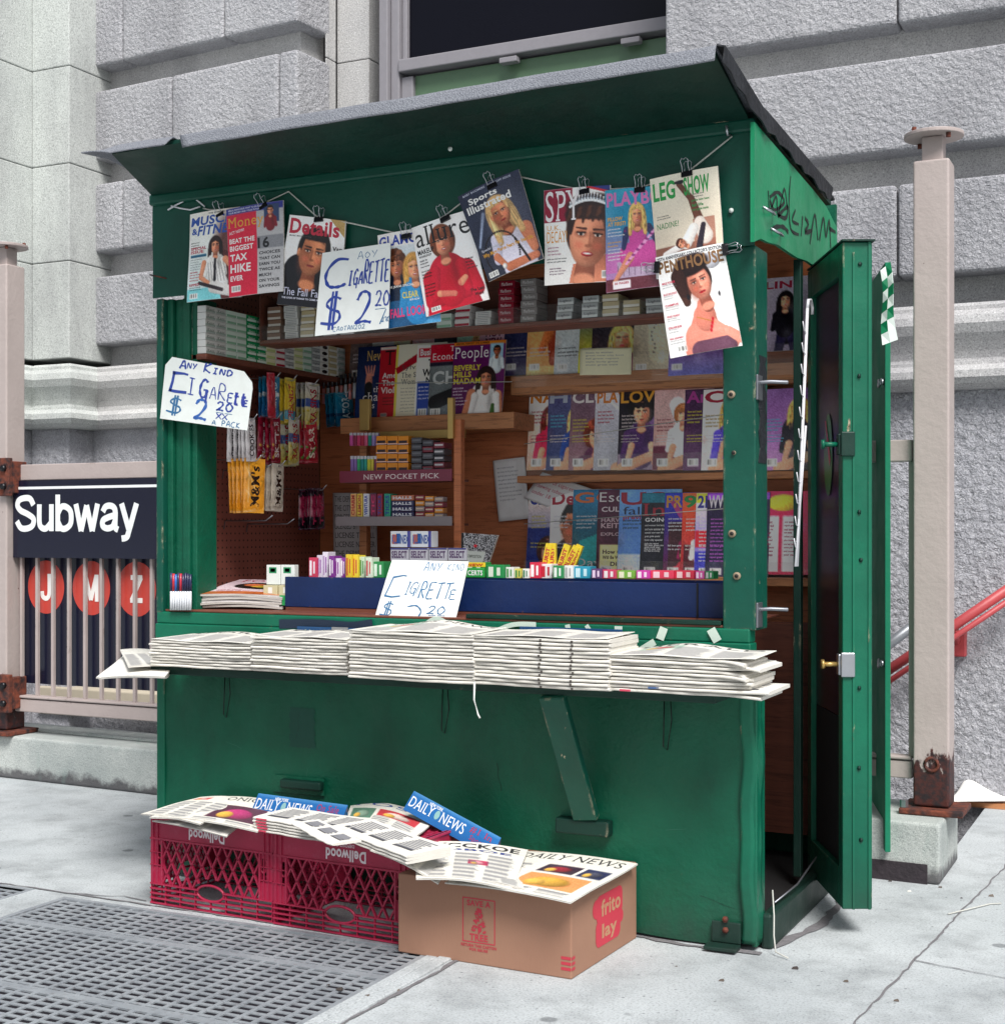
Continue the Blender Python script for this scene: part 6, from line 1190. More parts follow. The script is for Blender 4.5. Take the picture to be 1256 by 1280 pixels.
def make_bag(w, h, paint_, t=.012, name='candy_bag', mat='foil_print'):
    q = [(0, -w / 2, 0), (0, w / 2, 0), (0, w / 2, -h), (0, -w / 2, -h)]
    def wp(u, v): return t / 2 * (max(0, math.sin(math.pi * min(max((v - .07) / .86, 0), 1))) ** .5) * (max(0, math.sin(math.pi * u)) ** .5) + .001 * math.sin(20 * v + 5 * u)
    s = Sheet([Vector(p) for p in q], w / h, wp, 44); paint_(s); m = MB(); s.emit(m)
    b = Sheet([Vector(q[1]), Vector(q[0]), Vector(q[3]), Vector(q[2])], w / h, wp, 16); b.cv.c[:] = s.cv.c.mean((0, 1)); b.emit(m)
    return m.build(name, mat, loc=(0, 0, 0))
def vtext(s, t, x, y, w, h, col): # reads upwards; box w (across) x h (up), x,y = bottom left
    s.T(t, x, y, h, w, col, 'b', 0, -math.pi / 2)
def bagp(bg, txt=None, tc='#ffffff', band=None, dots=None):
    def f(s):
        c = s.cv; c.G(*bg); A = s.A
        if band: c.R(0, band[0], A, band[1], band[2])
        if dots:
            for k in range(9): c.E(A * (.15 + .7 * ((k * .618) % 1)), .62 + .3 * ((k * .377) % 1), .035, .03, dots)
        for k in range(7): c.L(A * R.random(), R.random(), A * R.random(), R.random(), .004, .012, '#ffffff', soft=.02, a=.35); c.L(A * R.random(), R.random(), A * R.random(), R.random(), .006, .014, '#000000', soft=.03, a=.3)
        c.R(0, 0, A, .04, '#dddddd', .4); c.R(0, .96, A, .04, '#dddddd', .4); c.N(.02)
        if txt: vtext(s, txt, A * .3, .88, A * .42, .74, tc)
    return f
def cluster(px, py, n, w, h, pf, label, group, sp=.02, hook=True, t=.013, tilt=0, Xl=-1.86):
    p = onX(px, py, Xl); b = make_bag(w, h, pf, t)
    for k in range(n):
        o = b if k == 0 else b.copy()
        if k: COL.objects.link(o)
        o.location = (Xl - sp * k, p[1] + R.uniform(-.004, .004), p[2] + R.uniform(-.003, .003)); o.rotation_euler = (tilt + R.uniform(-.05, .05), 0, R.uniform(-.40, .20)); tag(o, label + (', %s from the front' % nm[k] if n > 1 else ''), 'candy bag', group)
    if hook:
        m = MB(); m.tube([(-2.04, p[1], p[2] - .0), (Xl + .01, p[1], p[2] - .008), (Xl + .03, p[1], p[2] + .012)], .0022, 5, '#777777'); tag(m.build('peg_hook', 'steel'), 'wire peg hook carrying the ' + group, 'hook')
cluster(342, 470, 3, .062, .145, bagp(('#1f8ab0', '#2a6aa8'), 'ALMOND', '#d8e8f0', (.4, .1, '#e8eef0')), 'teal blue candy bag at the top of the pegboard', 'teal candy bags on the pegboard', sp=.024)
cluster(338, 466, 1, .04, .16, bagp(('#c42038', '#a81a30'), None), 'narrow red candy bag hanging before the teal ones', 'narrow red candy bag', hook=False, Xl=-1.845)
cluster(363, 473, 3, .065, .165, bagp(('#e8c832', '#e0b828'), 'PEANUT', '#c02a3a', (.72, .2, '#4a9ab8')), 'yellow candy bag, top row of the pegboard', 'yellow candy bags on the pegboard')
cluster(390, 478, 3, .085, .17, bagp(('#e4e2e6', '#d8c868'), 'RAISINS', '#b02a3c', (.35, .18, '#3a58a0'), '#d8c040'), 'white and yellow raisin bag, top row of the pegboard', 'white raisin bags in the top row', sp=.026)
cluster(344, 520, 4, .075, .17, bagp(('#a81a38', '#8a1430'), 'SKITTLE', '#e8d8dc', None, '#e0b040'), 'dark red candy bag, second row of the pegboard', 'dark red candy bags in the second row')
cluster(368, 522, 2, .08, .175, bagp(('#e6e4e8', '#dccc60'), 'RAISINS', '#b02a3c', (.35, .18, '#3a58a0'), '#d8c040'), 'white and yellow raisin bag, second row of the pegboard', 'white raisin bags in the second row', sp=.03)
cluster(388, 527, 3, .07, .155, bagp(('#c42438', '#b02034'), 'STAR', '#f0e0d0', None, '#60b050'), 'bright red candy bag, right end of the second row', 'bright red candy bags in the second row')
cluster(313, 522, 5, .055, .15, bagp(('#d8d6d8', '#c8c4c8'), 'COOKIES', '#241c28'), 'white and black chocolate bar below the cut-corner card', 'white and black bars under the card', sp=.018)
cluster(318, 573, 5, .085, .19, bagp(('#eda22c', '#e49424'), "M&M's", '#2a1a14'), 'orange yellow candy bag in the lowest row of the pegboard', 'orange yellow candy bags', sp=.018)
cluster(348, 580, 3, .08, .17, bagp(('#dcd0c0', '#d0c4b4'), "M&M's", '#2a1a18'), 'cream candy bag beside the orange yellow ones', 'cream candy bags', sp=.02)
cluster(400, 610, 5, .05, .155, bagp(('#2a1424', '#1c1020'), 'TWIZ', '#c83a60', (.2, .5, '#a02048')), 'dark bar with a pink stripe near the corner of the pegboard', 'dark pink-striped bars', sp=.017)
cluster(430, 490, 4, .10, .13, bagp(('#1c86a8', '#1a6a98'), 'RAZOR', '#d0e8f0', (.6, .1, '#16406a')), 'blue packet with white lettering near the back corner', 'blue packets near the back corner', sp=.022, tilt=.15)
for k in range(8):
    p = onX(432 - k * 4, 466, -1.86 + .0); m = MB(); x0 = -1.82 - .02 * k; y0 = p[1] if k == 0 else y0; m.tube([(x0, y0, p[2] + .0), (x0, y0, p[2] - .04)], .006, 6, '#2a2a30'); m.tube([(x0, y0, p[2] - .041), (x0, y0, p[2] - .10)], .007, 6, '#d88a88' if k % 2 else '#c8ccd4'); tag(m.build('pocket_comb', 'plastic_print'), 'slim pink and black comb pack by the corner, %s from the front' % nm[k], 'comb', 'comb packs on the top peg')
for (px, py, lab) in ((280, 651, 'empty grey peg hook low on the pegboard, left one'), (308, 655, 'empty grey peg hook low on the pegboard, right one'), (278, 588, 'empty grey peg hook at the left of the orange yellow bags')):
    p = onX(px, py, -2.04); m = MB(); m.tube([(-2.04, p[1], p[2] - .03), (-2.035, p[1], p[2]), (-1.86, p[1], p[2]), (-1.83, p[1], p[2] + .018)], .0026, 6); tag(m.build('peg_hook', 'wire_grey'), lab, 'hook')

def goods(px0, py0, px1, py1, Y, dep, bg, txt, tc, name, label, cat, group=None, band=None, vert=False, mat='plastic_print', rz=0, st='b', bevel=.0015):
    a = onY(px0, py0, Y); b = onY(px1, py1, Y); w, h = b[0] - a[0], a[2] - b[2]; m = MB(); m.box(a[0], b[0], Y, Y + dep, b[2], a[2], bg)
    o = m.build(name, mat, bevel=min(bevel, h * .1, w * .1)); tag(o, label, cat, group)
    m = MB(); f = lambda x, z, d: (x, Y - .0006 - d, z)
    if band:
        for (u0, v0, u1, v1, c_) in band: m.add([f(a[0] + w * u0, a[2] - h * v1, 0), f(a[0] + w * u1, a[2] - h * v1, 0), f(a[0] + w * u1, a[2] - h * v0, 0), f(a[0] + w * u0, a[2] - h * v0, 0)], [(0, 1, 2, 3)], c_)
    if txt:
        V, F, sz = textmesh(txt, st)
        if vert: m.add([f(a[0] + w * (.8 - v * .6), b[2] + h * (.08 + u * .84), .0004) for u, v in V], F, tc)
        else: m.add([f(a[0] + w * (.08 + u * .84), b[2] + h * (.22 + v * .55), .0004) for u, v in V], F, tc)
    if m.n: m.build('label', mat, o)
    return o
# counter rack of display shelves
YR = .56
m = MB(); 
def upright(px0, px1, py0, py1, Y, name, mat='shelf_wood', dep=.03):
    a = onY(px0, py0, Y); b = onY(px1, py1, Y); m = MB(); m.box(a[0], b[0], Y, Y + dep, b[2], a[2]); return m.build(name, mat, RK, bevel=.002)
RK = thing('display_rack', 'wooden counter rack with two lipped shelves of lighters, film and sweets', 'display rack', (onY(500, 690, YR)[0], YR + .05, .9))
upright(567, 576, 524, 718, YR - .004, 'rack_post', 'plywood'); upright(449, 458, 505, 712, YR + .12, 'rack_post')
upright(456, 578, 540, 547, YR + .13, 'rack_rail', 'brass'); upright(559, 566, 497, 548, YR - .02, 'rack_bar', 'brass', .02); upright(449, 461, 499, 538, YR + .10, 'rack_bar', 'brass', .02)
for (y0, y1, x0, x1) in ((589, 601, 425, 565), (646, 657, 420, 565)):
    a = onY(x0, y0, YR - .01); b = onY(x1, y1, YR - .01); m = MB(); m.box(a[0], b[0], YR - .006, YR + .115, b[2], b[2] + .008); m.build('rack_shelf', 'dark_wood', RK)
    m = MB(); m.box(a[0], b[0], YR - .012, YR - .007, b[2], a[2], '#7a2440' if y0 < 600 else '#8a8084'); l_ = m.build('shelf_lip', 'plastic_print', RK)
    if y0 < 600:
        m = MB(); V, F, sz = textmesh('NEW POCKET PICK', 's'); m.add([(a[0] + .10 + u * .31, YR - .0128, b[2] + .010 + v * .018) for u, v in V], F, '#efe0e0'); m.build('lettering', 'plastic_print', l_)
lc = ['#c8509a', '#8a2a4a', '#c83a6a', '#b02a4a', '#d05a80', '#1f8a78', '#9a8ac8', '#7a5aa8']
for k in range(8): x = 437 + k * 4.6; goods(x, 541, x + 3.8, 557, YR + .06, .01, lc[k], None, '', 'lighter', 'pink or red lighter, %s from the left in the upper row of the rack' % nm[k], 'lighter', 'lighters in the upper row', band=[(0, 0, 1, .2, '#b8b8c0')])
lc = ['#8a6ab0', '#8a6ab0', '#2fa86a', '#1f8a88', '#1f9a8a', '#c8c838', '#d0c040', '#7a2a4a']
for k in range(8): x = 438 + k * 4.2; goods(x, 570, x + 3.5, 589, YR + .01, .01, lc[k], None, '', 'lighter', 'bright lighter, %s from the left in the lower row of the rack' % nm[k], 'lighter', 'lighters in the lower row', band=[(0, 0, 1, .2, '#c8c8d0')])
for i in range(3):
    for j in range(4): goods(470 + i * 13.6, 545 + j * 11.2 , 483 + i * 13.6, 555.2 + j * 11.2, YR + .01, .045, '#e08a1c', None, '', 'film_box', 'orange film box, column %s, %s from the top' % (nm[i], nm[j]), 'film box', 'orange film boxes on the rack', band=[(.1, .55, .9, .85, '#2a1c2a'), (0, .9, 1, 1, '#e8c8c8')])
for i in range(3):
    for j in range(5): goods(514 + i * 14, 547 + j * 8.2 + i * 3, 527 + i * 14, 554 + j * 8.2 + i * 3, YR + .01 + .008 * (j % 2), .06, ('#4a4a52', '#3e3c46', '#7a2438')[(i + j) % 3] if i else '#46464e', None, '', 'battery_pack', 'dark battery pack, column %s, %s from the top' % (nm[i], nm[j]), 'battery pack', 'battery packs on the rack', band=[(.1, .3, .9, .6, '#6a6a72' if i < 2 else '#c8c4c8')])
for k, (x0, x1, bg, t, tc) in enumerate(((438, 445, '#e8b070', 'CHARM', '#c02a3a'), (446, 453, '#e8c850', 'LEMON', '#c0503a'), (454, 461, '#e4e4ec', 'VENTURA', '#2a3aa0'), (463, 470, '#7a2450', 'TIC', '#d83a70'), (471, 478, '#9a2038', 'TICKS', '#2a3a9a'), (480, 488, '#2aa080', 'TICKS', '#1a3a9a'))):
    goods(x0, 617, x1, 646, YR + .01, .05, bg, t, tc, 'gum_pack', ('orange', 'yellow', 'white', 'plum', 'red', 'green')[k] + ' upright sweet packet on the lower rack shelf', 'sweet packet', vert=True)
for j in range(4): goods(489, 619 + j * 7, 517, 625.4 + j * 7, YR + .01, .03, '#c07050' if j == 0 else '#2a2a58', 'HALLS', '#e8e8f0', 'cough_drop_roll', 'navy roll of cough drops, %s from the top of its stack' % nm[j] if j else 'orange roll of cough drops on top of the navy rolls', 'sweet roll', 'cough drop rolls' if j else None)
for j in range(4):
    for i in range(3): goods(519 + i * 12, 619 + j * 7 + i, 530 + i * 12, 625 + j * 7 + i, YR + .01, .03, ('#8a2038', '#d8882a', '#9a8a8a')[(i + j) % 3], None, '', 'sweet_roll', 'small sweet roll, column %s, %s from the top' % (nm[i], nm[j]), 'sweet roll', 'mixed sweet rolls on the rack', band=[(.1, .3, .9, .6, '#d8c0a8')])
for k in range(2): goods(488 + k * 26, 664, 513 + k * 26, 684, .42, .05, '#e0e4ea', 'KLEENEX', '#3a5aa0', 'white_box', ('left', 'right')[k] + ' of the two larger white boxes with a blue and orange figure', 'box', band=[(.1, .2, .35, .8, '#d8703a'), (.3, .15, .5, .75, '#2a6ab0'), (.85, 0, 1, 1, '#4a4a9a')], vert=False, mat='dull_print')
for k in range(4): goods(488 + k * 24, 685, 510.5 + k * 24, 701, .41, .05, '#c8c8d2', 'SELECT', '#5a3a6a', 'white_box', 'small pale grey box, %s from the left behind the blue tray' % nm[k], 'box', 'pale grey boxes in the lower row', band=[(.0, 0, 1, .12, '#4a4a8a')], mat='dull_print')
# composition notebook leaning on the counter
q = qpx((577, 666), (622, 669), (606, 716), (575, 714), .42); q = [Vector(p) for p in q]
def nbp(s):
    c = s.cv; c.G('#2a2a2e', '#2c2c30'); c.c = np.clip(c.c + (c.rs.rand(*c.X.shape, 1) > .62) * .5, 0, 1); c.R(0, 0, .06, 1, '#141416'); c.R(.1, .45, .62, .32, '#a8aca8'); c.E(.4, .32, .05, .04, '#b02a3a'); s.T('COMPOSITION', .18, .55, .45, .08, '#5a605a')
magazine(q, nbp, 'black and white marbled notebook leaning behind the blue tray', name='notebook', cat='notebook', th=.012, ny=60, bend=.0005, A=.9, mat='dull_print')
# blue tray and its sweets
ya = .12; a = onY(356, 718, ya); b = onY(898, 760, ya); z0_, z1_ = .912, 1.012
tr = thing('blue_tray', 'chipped dark blue wooden tray along the counter, full of sweets', 'tray', ((a[0] - .13) / 2, ya + .1, .9))
m = MB(); m.box(a[0], -.115, ya, ya + .014, z0_, z1_); m.build('front_board', 'blue_paint', tr, bevel=.002)
m = MB(); m.box(a[0], a[0] + .014, ya + .0145, ya + .24, z0_, z1_ - .004); m.build('end_board', 'blue_paint', tr, bevel=.002)
m = MB(); m.box(a[0], -.112, ya + .245, ya + .258, z0_, z1_ + .0); m.build('back_board', 'blue_paint', tr); m = MB(); m.box(-.21, -.205, ya - .003, ya + .0, z0_, z1_); m.build('joint_strip', 'black_metal', tr)
m = MB(); m.box(a[0] + .002, -.12, ya + .002, ya + .24, .9, z0_ - .001); m.build('base_board', 'dark_wood', tr)
items = [(386, 396, 697, '#c83a58', '#e8e0e8'), (396, 403, 694, '#d8d0e0', '#8a3aa0'), (403, 410, 690, '#e4dce8', '#8a3a9a'), (411, 418, 695, '#7a2a8a', '#e8e0e8'), (418, 425, 698, '#e0d8e4', '#8a2a90'), (426, 432, 697, '#8a3a98', '#f0e8f0'), (432, 440, 693, '#e0c030', '#c05a2a'), (440, 448, 694, '#e8cc38', '#c03a3a'), (449, 456, 696, '#c8dcc0', '#3a8a4a'), (457, 465, 697, '#d8e4d0', '#c04a4a'), (466, 480, 702, '#2a8a4a', '#d8e8d8'), (580, 606, 703, '#2f9a44', '#e8e8d0'), (608, 630, 706, '#1f8a48', '#d8e0d0'), (632, 642, 709, '#e4e4e0', '#5a9a5a'), (643, 652, 711, '#d8d060', '#4a8a4a'), (653, 661, 711, '#e8e8e4', '#3a7a4a'), (662, 676, 703, '#d82a48', '#f4eeee'), (676, 690, 705, '#e8e6e6', '#c02a3a'), (691, 704, 707, '#2a8a50', '#e0e8e0'), (705, 716, 707, '#ecebe8', '#b0b0b0'), (717, 738, 708, '#2a9ab8', '#c8e8f0'), (739, 752, 711, '#5a3a6a', '#e0c8e0'), (753, 770, 712, '#c83a60', '#e8e0e0'), (771, 794, 713, '#7ab040', '#e8e8c8'), (795, 812, 713, '#c83aa0', '#f0d8e8'), (813, 842, 713, '#e03a58', '#f0c8d0'), (843, 868, 713, '#d82a48', '#f8d0d0'), (869, 880, 714, '#d850a0', '#f0d8e8'), (881, 892, 714, '#2a9a58', '#e0e8e0')]
cn = {}
for k, (x0, x1, y0, bg, c2) in enumerate(items):
    goods(x0, y0, x1 - .5, 722 + (x0 - 386) * .004, ya + .03 + .012 * (k % 3), .05, bg, None, '', 'candy_pack', 'sweet packet in the blue tray, %s from the left' % (nm[k] if k < 16 else ['seventeenth', 'eighteenth', 'nineteenth', 'twentieth', 'twenty-first', 'twenty-second', 'twenty-third', 'twenty-fourth', 'twenty-fifth', 'twenty-sixth', 'twenty-seventh', 'twenty-eighth', 'twenty-ninth'][k - 16]), 'sweet packet', 'sweet packets in the blue tray', band=[(.12, .15, .4, .9, c2), (.6, .2, .8, .8, c2)])
goods(582, 703, 606, 709, ya + .022, .006, '#e8c830', 'NEW', '#c03a2a', 'price_flag', 'yellow and orange NEW flag on the green mints box', 'flag')
goods(583, 710, 605, 722, ya + .021, .008, '#2a9a44', 'CERTS', '#eef4ee', 'mint_box', 'green box of mints lettered CERTS in the blue tray', 'mint box')
for k, (x, y0, rot) in enumerate(((676, 679, .2), (686, 690, .0), (694, 692, .35), (701, 694, .5), (708, 690, .4))):
    p = onY(x + 5, 713, ya + .10 + .004 * k); m = MB(); m.box(-.011, .011, -.006, .006, 0, .085, '#e8cc30'); m.box(-.0112, .0112, -.0063, -.006, .0, .02, '#c8303a')
    V, F, sz = textmesh('BURST', 'b'); m.add([(.007 - v * .014, -.0068, .012 + u * .06) for u, v in V], F, '#c02a38'); o = m.build('fruit_chew_pack', 'plastic_print', loc=(0, 0, 0)); o.location = p; o.rotation_euler = (0, rot, 0); tag(o, 'yellow fruit chew packet standing in the blue tray, %s from the left' % nm[k], 'sweet packet', 'yellow fruit chew packets')
# upright packs at the left end of the tray, magazines lying on the counter, ballpoint pens
for k in range(2): goods(333 + k * 18, 706, 350 + k * 18, 731, .14, .025, '#e0e4e0', None, '', 'cigarette_pack', 'upper white cigarette pack with a green square, ' + ('left', 'right')[k], 'cigarette pack', band=[(.2, .12, .75, .42, '#2a8a5a'), (.3, .18, .65, .36, '#dfe8e2')], mat='foil_print')
for k in range(2): goods(329 + k * 19, 731.5, 346.5 + k * 19, 757, .13, .025, '#c8c098', None, '', 'cigarette_pack', 'lower green and tan cigarette pack, ' + ('left', 'right')[k], 'cigarette pack', band=[(.0, .5, 1, 1, '#1f9a50'), (.35, .1, .65, .4, '#e8e8e0')], mat='foil_print')
def c_lie(s):
    c = s.cv; c.G('#d8c4cc', '#e4d4d8'); c.E(.4, .45, .26, .2, '#2a2a28'); c.E(.34, .42, .12, .08, '#c87a5a'); c.E(.46, .50, .12, .08, '#8aa04a'); c.E(.38, .5, .07, .05, '#d8b060'); c.R(0, .8, .76, .2, '#b87048'); c.N(.04, .08); s.T('FOOD', .1, .04, .55, .16, '#b82a4a', 's'); s.blurb(.08, .7, .3, 2, .04, '#b82a4a', 3)
for k in range(6):
    zc_ = .9085 + .008 * k; d_ = R.uniform(-.01, .01); q = [(-1.95 + d_, .30, zc_ + .045), (-1.74 + d_, .34, zc_ + .035), (-1.66 + d_, .12, zc_), (-1.94 + d_, .05 + d_, zc_ + .002)]
    magazine([Vector(p) for p in q], c_lie if k == 5 else (lambda s: s.cv.G('#d8d0d0', '#c8c0c8')), 'magazine with a dish of food on its cover, topmost of the counter pile' if k == 5 else 'magazine in the pile on the counter, %s from the bottom' % nm[k], 'magazines in the pile on the counter', th=.007, ny=80 if k == 5 else 8, bend=.006, A=.66)
for k in range(9):
    x = 214.5 + k * 3; p = onY(x, 762, -.02); t_ = onY(x, 739, -.02); c_ = ['#26305a', '#c02a3a', '#2a6ab8', '#26264a', '#c02a40', '#26264a', '#22244a', '#26284a', '#22244a'][k]
    m = MB(); m.tube([(p[0], -.022, p[2] - .002), (p[0], -.022, t_[2])], .0042, 8, '#dfe2e8'); o = m.build('ballpoint_pen', 'plastic_print'); tag(o, 'ballpoint pen with a %s cap, %s from the left at the jamb' % ('red' if k in (1, 4) else ('blue' if k == 2 else 'navy'), nm[k]), 'pen', 'ballpoint pens at the left jamb')
    m = MB(); zz = onY(x, 716 + (k * 7 % 3), -.02)[2]; m.tube([(p[0], -.022, t_[2] + .0005), (p[0], -.022, zz)], .0048, 8, c_); m.build('cap', 'plastic_print', o)

# ================================================================== NEWSPAPERS
def make_news(w, d, th, seed, name='newspaper', fray=0, marks=()):
    rr = random.Random(seed); ph = [rr.uniform(0, 6) for _ in range(6)]; m = MB(); nx = 26
    prof = [(d, 0), (.02, 0), (.004, th * .12), (0, th * .45), (.004, th * .86), (.03, th), (d * .5, th * 1.04), (d, th)]
    V = []
    for i in range(nx + 1):
        u = i / nx; x = (u - .5) * w; k = .0012 * math.sin(u * 5 + 1 + ph[0] * .15) + .0004 * math.sin(u * 17 + ph[1]); yy = .003 * math.sin(u * 5 + ph[2]) + .0015 * math.sin(u * 31 + ph[3])
        f = max(0, (u - .72) / .28) if fray else 0
        for j, (y, z) in enumerate(prof): V.append((x + (.03 * f * math.sin(ph[4]) if f else 0), y + yy * (y < d * .4) + f * f * .02 * math.sin(ph[5]), z + k - f * f * fray * (.3 + .3 * math.sin(ph[4] * 3))))
    N = len(prof); m.add(V, [(i * N + j, (i + 1) * N + j, (i + 1) * N + (j + 1) % N, i * N + (j + 1) % N) for i in range(nx) for j in range(N)], '#e4e1da', 0, False)
    m.add([V[j] for j in range(N)], [tuple(range(N))], '#d8d4cc'); m.add([V[nx * N + j] for j in range(N)], [tuple(range(N))[::-1]], '#d8d4cc')
    # faint page edges and printed marks near the fold
    for q in range(2):
        z = th * (.35 + .3 * q); P = [Vector(V[i * N + 3]) + Vector((0, -.0004, z - th * .45)) for i in range(nx + 1)]
        m.add([p + Vector((0, 0, s_ * .0004)) for p in P for s_ in (-1, 1)], [(2 * i, 2 * i + 2, 2 * i + 3, 2 * i + 1) for i in range(nx)], '#a8a49c')
    for col_ in range(3):
        i0, i1 = 2 + col_ * 8, 8 + col_ * 8
        for r_q in range(9):
            y0 = .035 + r_q * (d - .05) / 9; f6 = (y0 - .03) / (d * .5 - .03); zq = th + th * .04 * min(f6, 1) if f6 < 1 else th * 1.04 - th * .04 * (y0 - d * .5) / (d * .5)
            ie = i1 - rr.randint(0, 1); m.add([(V[i * N + 7][0], y0 + dy_, V[i * N + 7][2] - th + zq + .0008) for i in range(i0, ie + 1) for dy_ in (0, .006 if r_q else .018)], [(2 * i, 2 * i + 2, 2 * i + 3, 2 * i + 1) for i in range(ie - i0)], '#84848a' if r_q else '#4a4a50')
    for (u0, mw, mc) in marks: i0 = int(u0 * nx); P = Vector(V[i0 * N + 3]); m.box(P.x, P.x + mw, P.y - .0012, P.y + .0006, P.z - th * .3, P.z + th * .25, mc)
    return m.build(name, 'newsprint', loc=(0, 0, 0))
def newspage(head, hc='#2a2a2e', pics=(), seed=1, st='s', sub=None, tint='#dfdcd4'):
    def f(s):
        c = s.cv; A = s.A; c.G(tint, tint); rr = random.Random(seed)
        for (x, y, w, h, a, b_) in pics: c.R(x * A, y, w * A, h, a); c.E((x + w * .5) * A, y + h * .55, w * A * .3, h * .35, b_, soft=.03); c.E((x + w * .3) * A, y + h * .7, w * A * .15, h * .25, '#d8b060', soft=.02)
        c.N(.02, .02)
        if head: s.T(head, .06 * A, .05, .88 * A, .13, hc, st)
        if sub: s.T(sub, .08 * A, .21, .8 * A, .06, '#3a4a8a', st)
        for col in range(3):
            y = .32
            while y < .95:
                x = (.06 + col * .31) * A
                if not any(px_ * A - .02 < x + .1 * A < (px_ + w) * A + .02 and py_ - .03 < y < py_ + h + .02 for (px_, py_, w, h, _, _) in pics): c.R(x, y, .26 * A * rr.uniform(.8, 1), .008, '#6c6c72', .85)
                y += .017
    return f
TW = {}
stacks = [(187, 313, .735, 9, .0092, -.262, .80, 1, 'first stack from the left'), (314, 433, .735, 11, .0098, -.265, .5, 2, 'second stack from the left'), (434, 590, .733, 14, .0100, -.300, .4, 3, 'third stack from the left'), (590, 760, .733, 13, .0107, -.300, .2, 4, 'fourth stack from the left'), (760, 945, .733, 10, .0098, -.285, .6, 5, 'frayed stack at the right end')]
for (x0, x1, zb, n, th, Yf, jit, sd, wd) in stacks:
    a, b = onY(x0, 830, Yf), onY(x1, 830, Yf); w = b[0] - a[0]; cx = (a[0] + b[0]) / 2; d = .225 if sd != 3 else .25
    np_ = 3 if sd != 5 else n; protos = [make_news(w, d, th * .97, sd * 10 + i, fray=(.03 * R.uniform(.3, 1.3)) if sd == 5 else 0, marks=((.52, .006, '#4a4440'), (.74, .006, '#4a4440')) if sd == 4 else (((.1 + .2 * i % .5, .03, ('#c8405a', '#3a5a8a')[i % 2]),) if sd == 5 and i < 2 else ())) for i in range(np_)]
    for j in range(n):
        o = protos[j] if j < np_ else protos[j % np_].copy()
        if j >= np_: COL.objects.link(o)
        lean = (.02 * (1 - j / n) if sd == 3 else 0)
        o.location = (cx + R.uniform(-.003, .003) * (1 + jit) + (lean * .3), Yf + R.uniform(0, .006) + lean * 0, zb + j * th); o.rotation_euler = (0, R.uniform(-.002, .002), R.uniform(-.012, .012))
        tag(o, '%s folded newspaper from the bottom of the %s' % (nm[j], wd), 'newspaper', 'newspapers, %s on the ledge' % wd)
    # top copy, front page up
    zz = zb + n * th + .001; hd = ['', 'SPORTS', 'POST', 'TIMES NEWS', '', 'HERALD'][sd]
    q = [Vector((a[0] + .004, Yf + d - .01, zz + .004)), Vector((b[0] - .004, Yf + d - .01, zz + .006)), Vector((b[0] - .003, Yf + .004, zz + .001)), Vector((a[0] + .004, Yf + .002, zz + .001))]
    hump = {1: .014, 2: .004, 3: .014, 4: .001, 5: .014}[sd]
    s = Sheet(q, w / d, lambda u, v, hump=hump, sd=sd: hump * math.sin(math.pi * min(1, u * 1.1)) ** 2 * (1 - v) ** .7 + .002 * math.sin(9 * u + sd), 40); newspage(hd or None, pics=[(.1, .2, .3, .3, '#a8c0b0', '#c86a6a')] if sd in (3, 5) else [], seed=sd)(s); m = MB(); s.emit(m)
    tag(m.build('newspaper', 'newsprint', solid=.002), 'topmost newspaper of the %s, print side up' % wd, 'newspaper')
    if sd == 4:
        m = MB(); p = Vector((a[0] + .01, Yf - .004, zb + .01)); m.tube([p, p + Vector((0, -.004, -.05)), p + Vector((.014, -.006, -.09)), p + Vector((.02, -.006, -.10))], .0028, 5, '#d8dcd8'); tag(m.build('binding_strap', 'dull_print'), 'loose white strap end hanging from the fourth stack', 'strap')
# blue cloth-backed signs behind the stacks
for (x0, x1, lab) in ((372, 482, 'blue shelf sign with pale lettering behind the second stack'), (650, 778, 'dark blue shelf sign behind the fourth stack')):
    a = onY(x0, 783, -.03); b = onY(x1, 800, -.03); m = MB(); m.box(a[0], b[0], -.034, -.028, .84 - .06, a[2], '#1c4a78'); o = tag(m.build('shelf_sign', 'plastic_print', bevel=.001), lab, 'sign')
    if x0 < 500:
        m = MB(); V, F, sz = textmesh('New York Newsday', 's'); m.add([(a[0] + .03 + u * (b[0] - a[0] - .06), -.035, a[2] - .024 + v * .016) for u, v in V], F, '#9ab0a8'); m.build('lettering', 'plastic_print', o); m = MB(); xm = (a[0] + b[0]) / 2; m.box(xm - .03, xm + .03, -.0375, -.0355, a[2] - .034, a[2] + .002, '#8c8e90'); m.build('tape', 'plastic_print', o)
# loose copies drooping off the left end
for k in range(3):
    z = .700 + .007 * k; q = [Vector(onZ(160 + k * 3, 815, z + .010)), Vector(onZ(222, 824, z + .012)), Vector(onZ(210 - k * 2, 846, z + .004)), Vector(onZ(120 + k * 3, 847, z - .012))]
    magazine(q, lambda s: (s.cv.G('#efede6', '#efede6'), s.cv.E(.9, .2, .15, .12, '#a8d0c8', soft=.05)), 'loose newspaper drooping off the left end of the ledge, %s from the bottom' % nm[k], 'loose newspapers at the left end of the ledge', name='newspaper', cat='newspaper', th=.005, ny=20, bend=.006, A=1.4, mat='newsprint')
q = [Vector(onZ(150, 812, .735)), Vector(onZ(190, 812, .735)), Vector(onZ(226, 832, .735)), Vector(onZ(160, 833, .735))]
magazine(q, newspage(None, seed=9), 'newspaper with a pale green corner between the drooping copies and the first stack', name='newspaper', cat='newspaper', th=.004, ny=20, bend=.004, A=1.4, mat='newsprint')

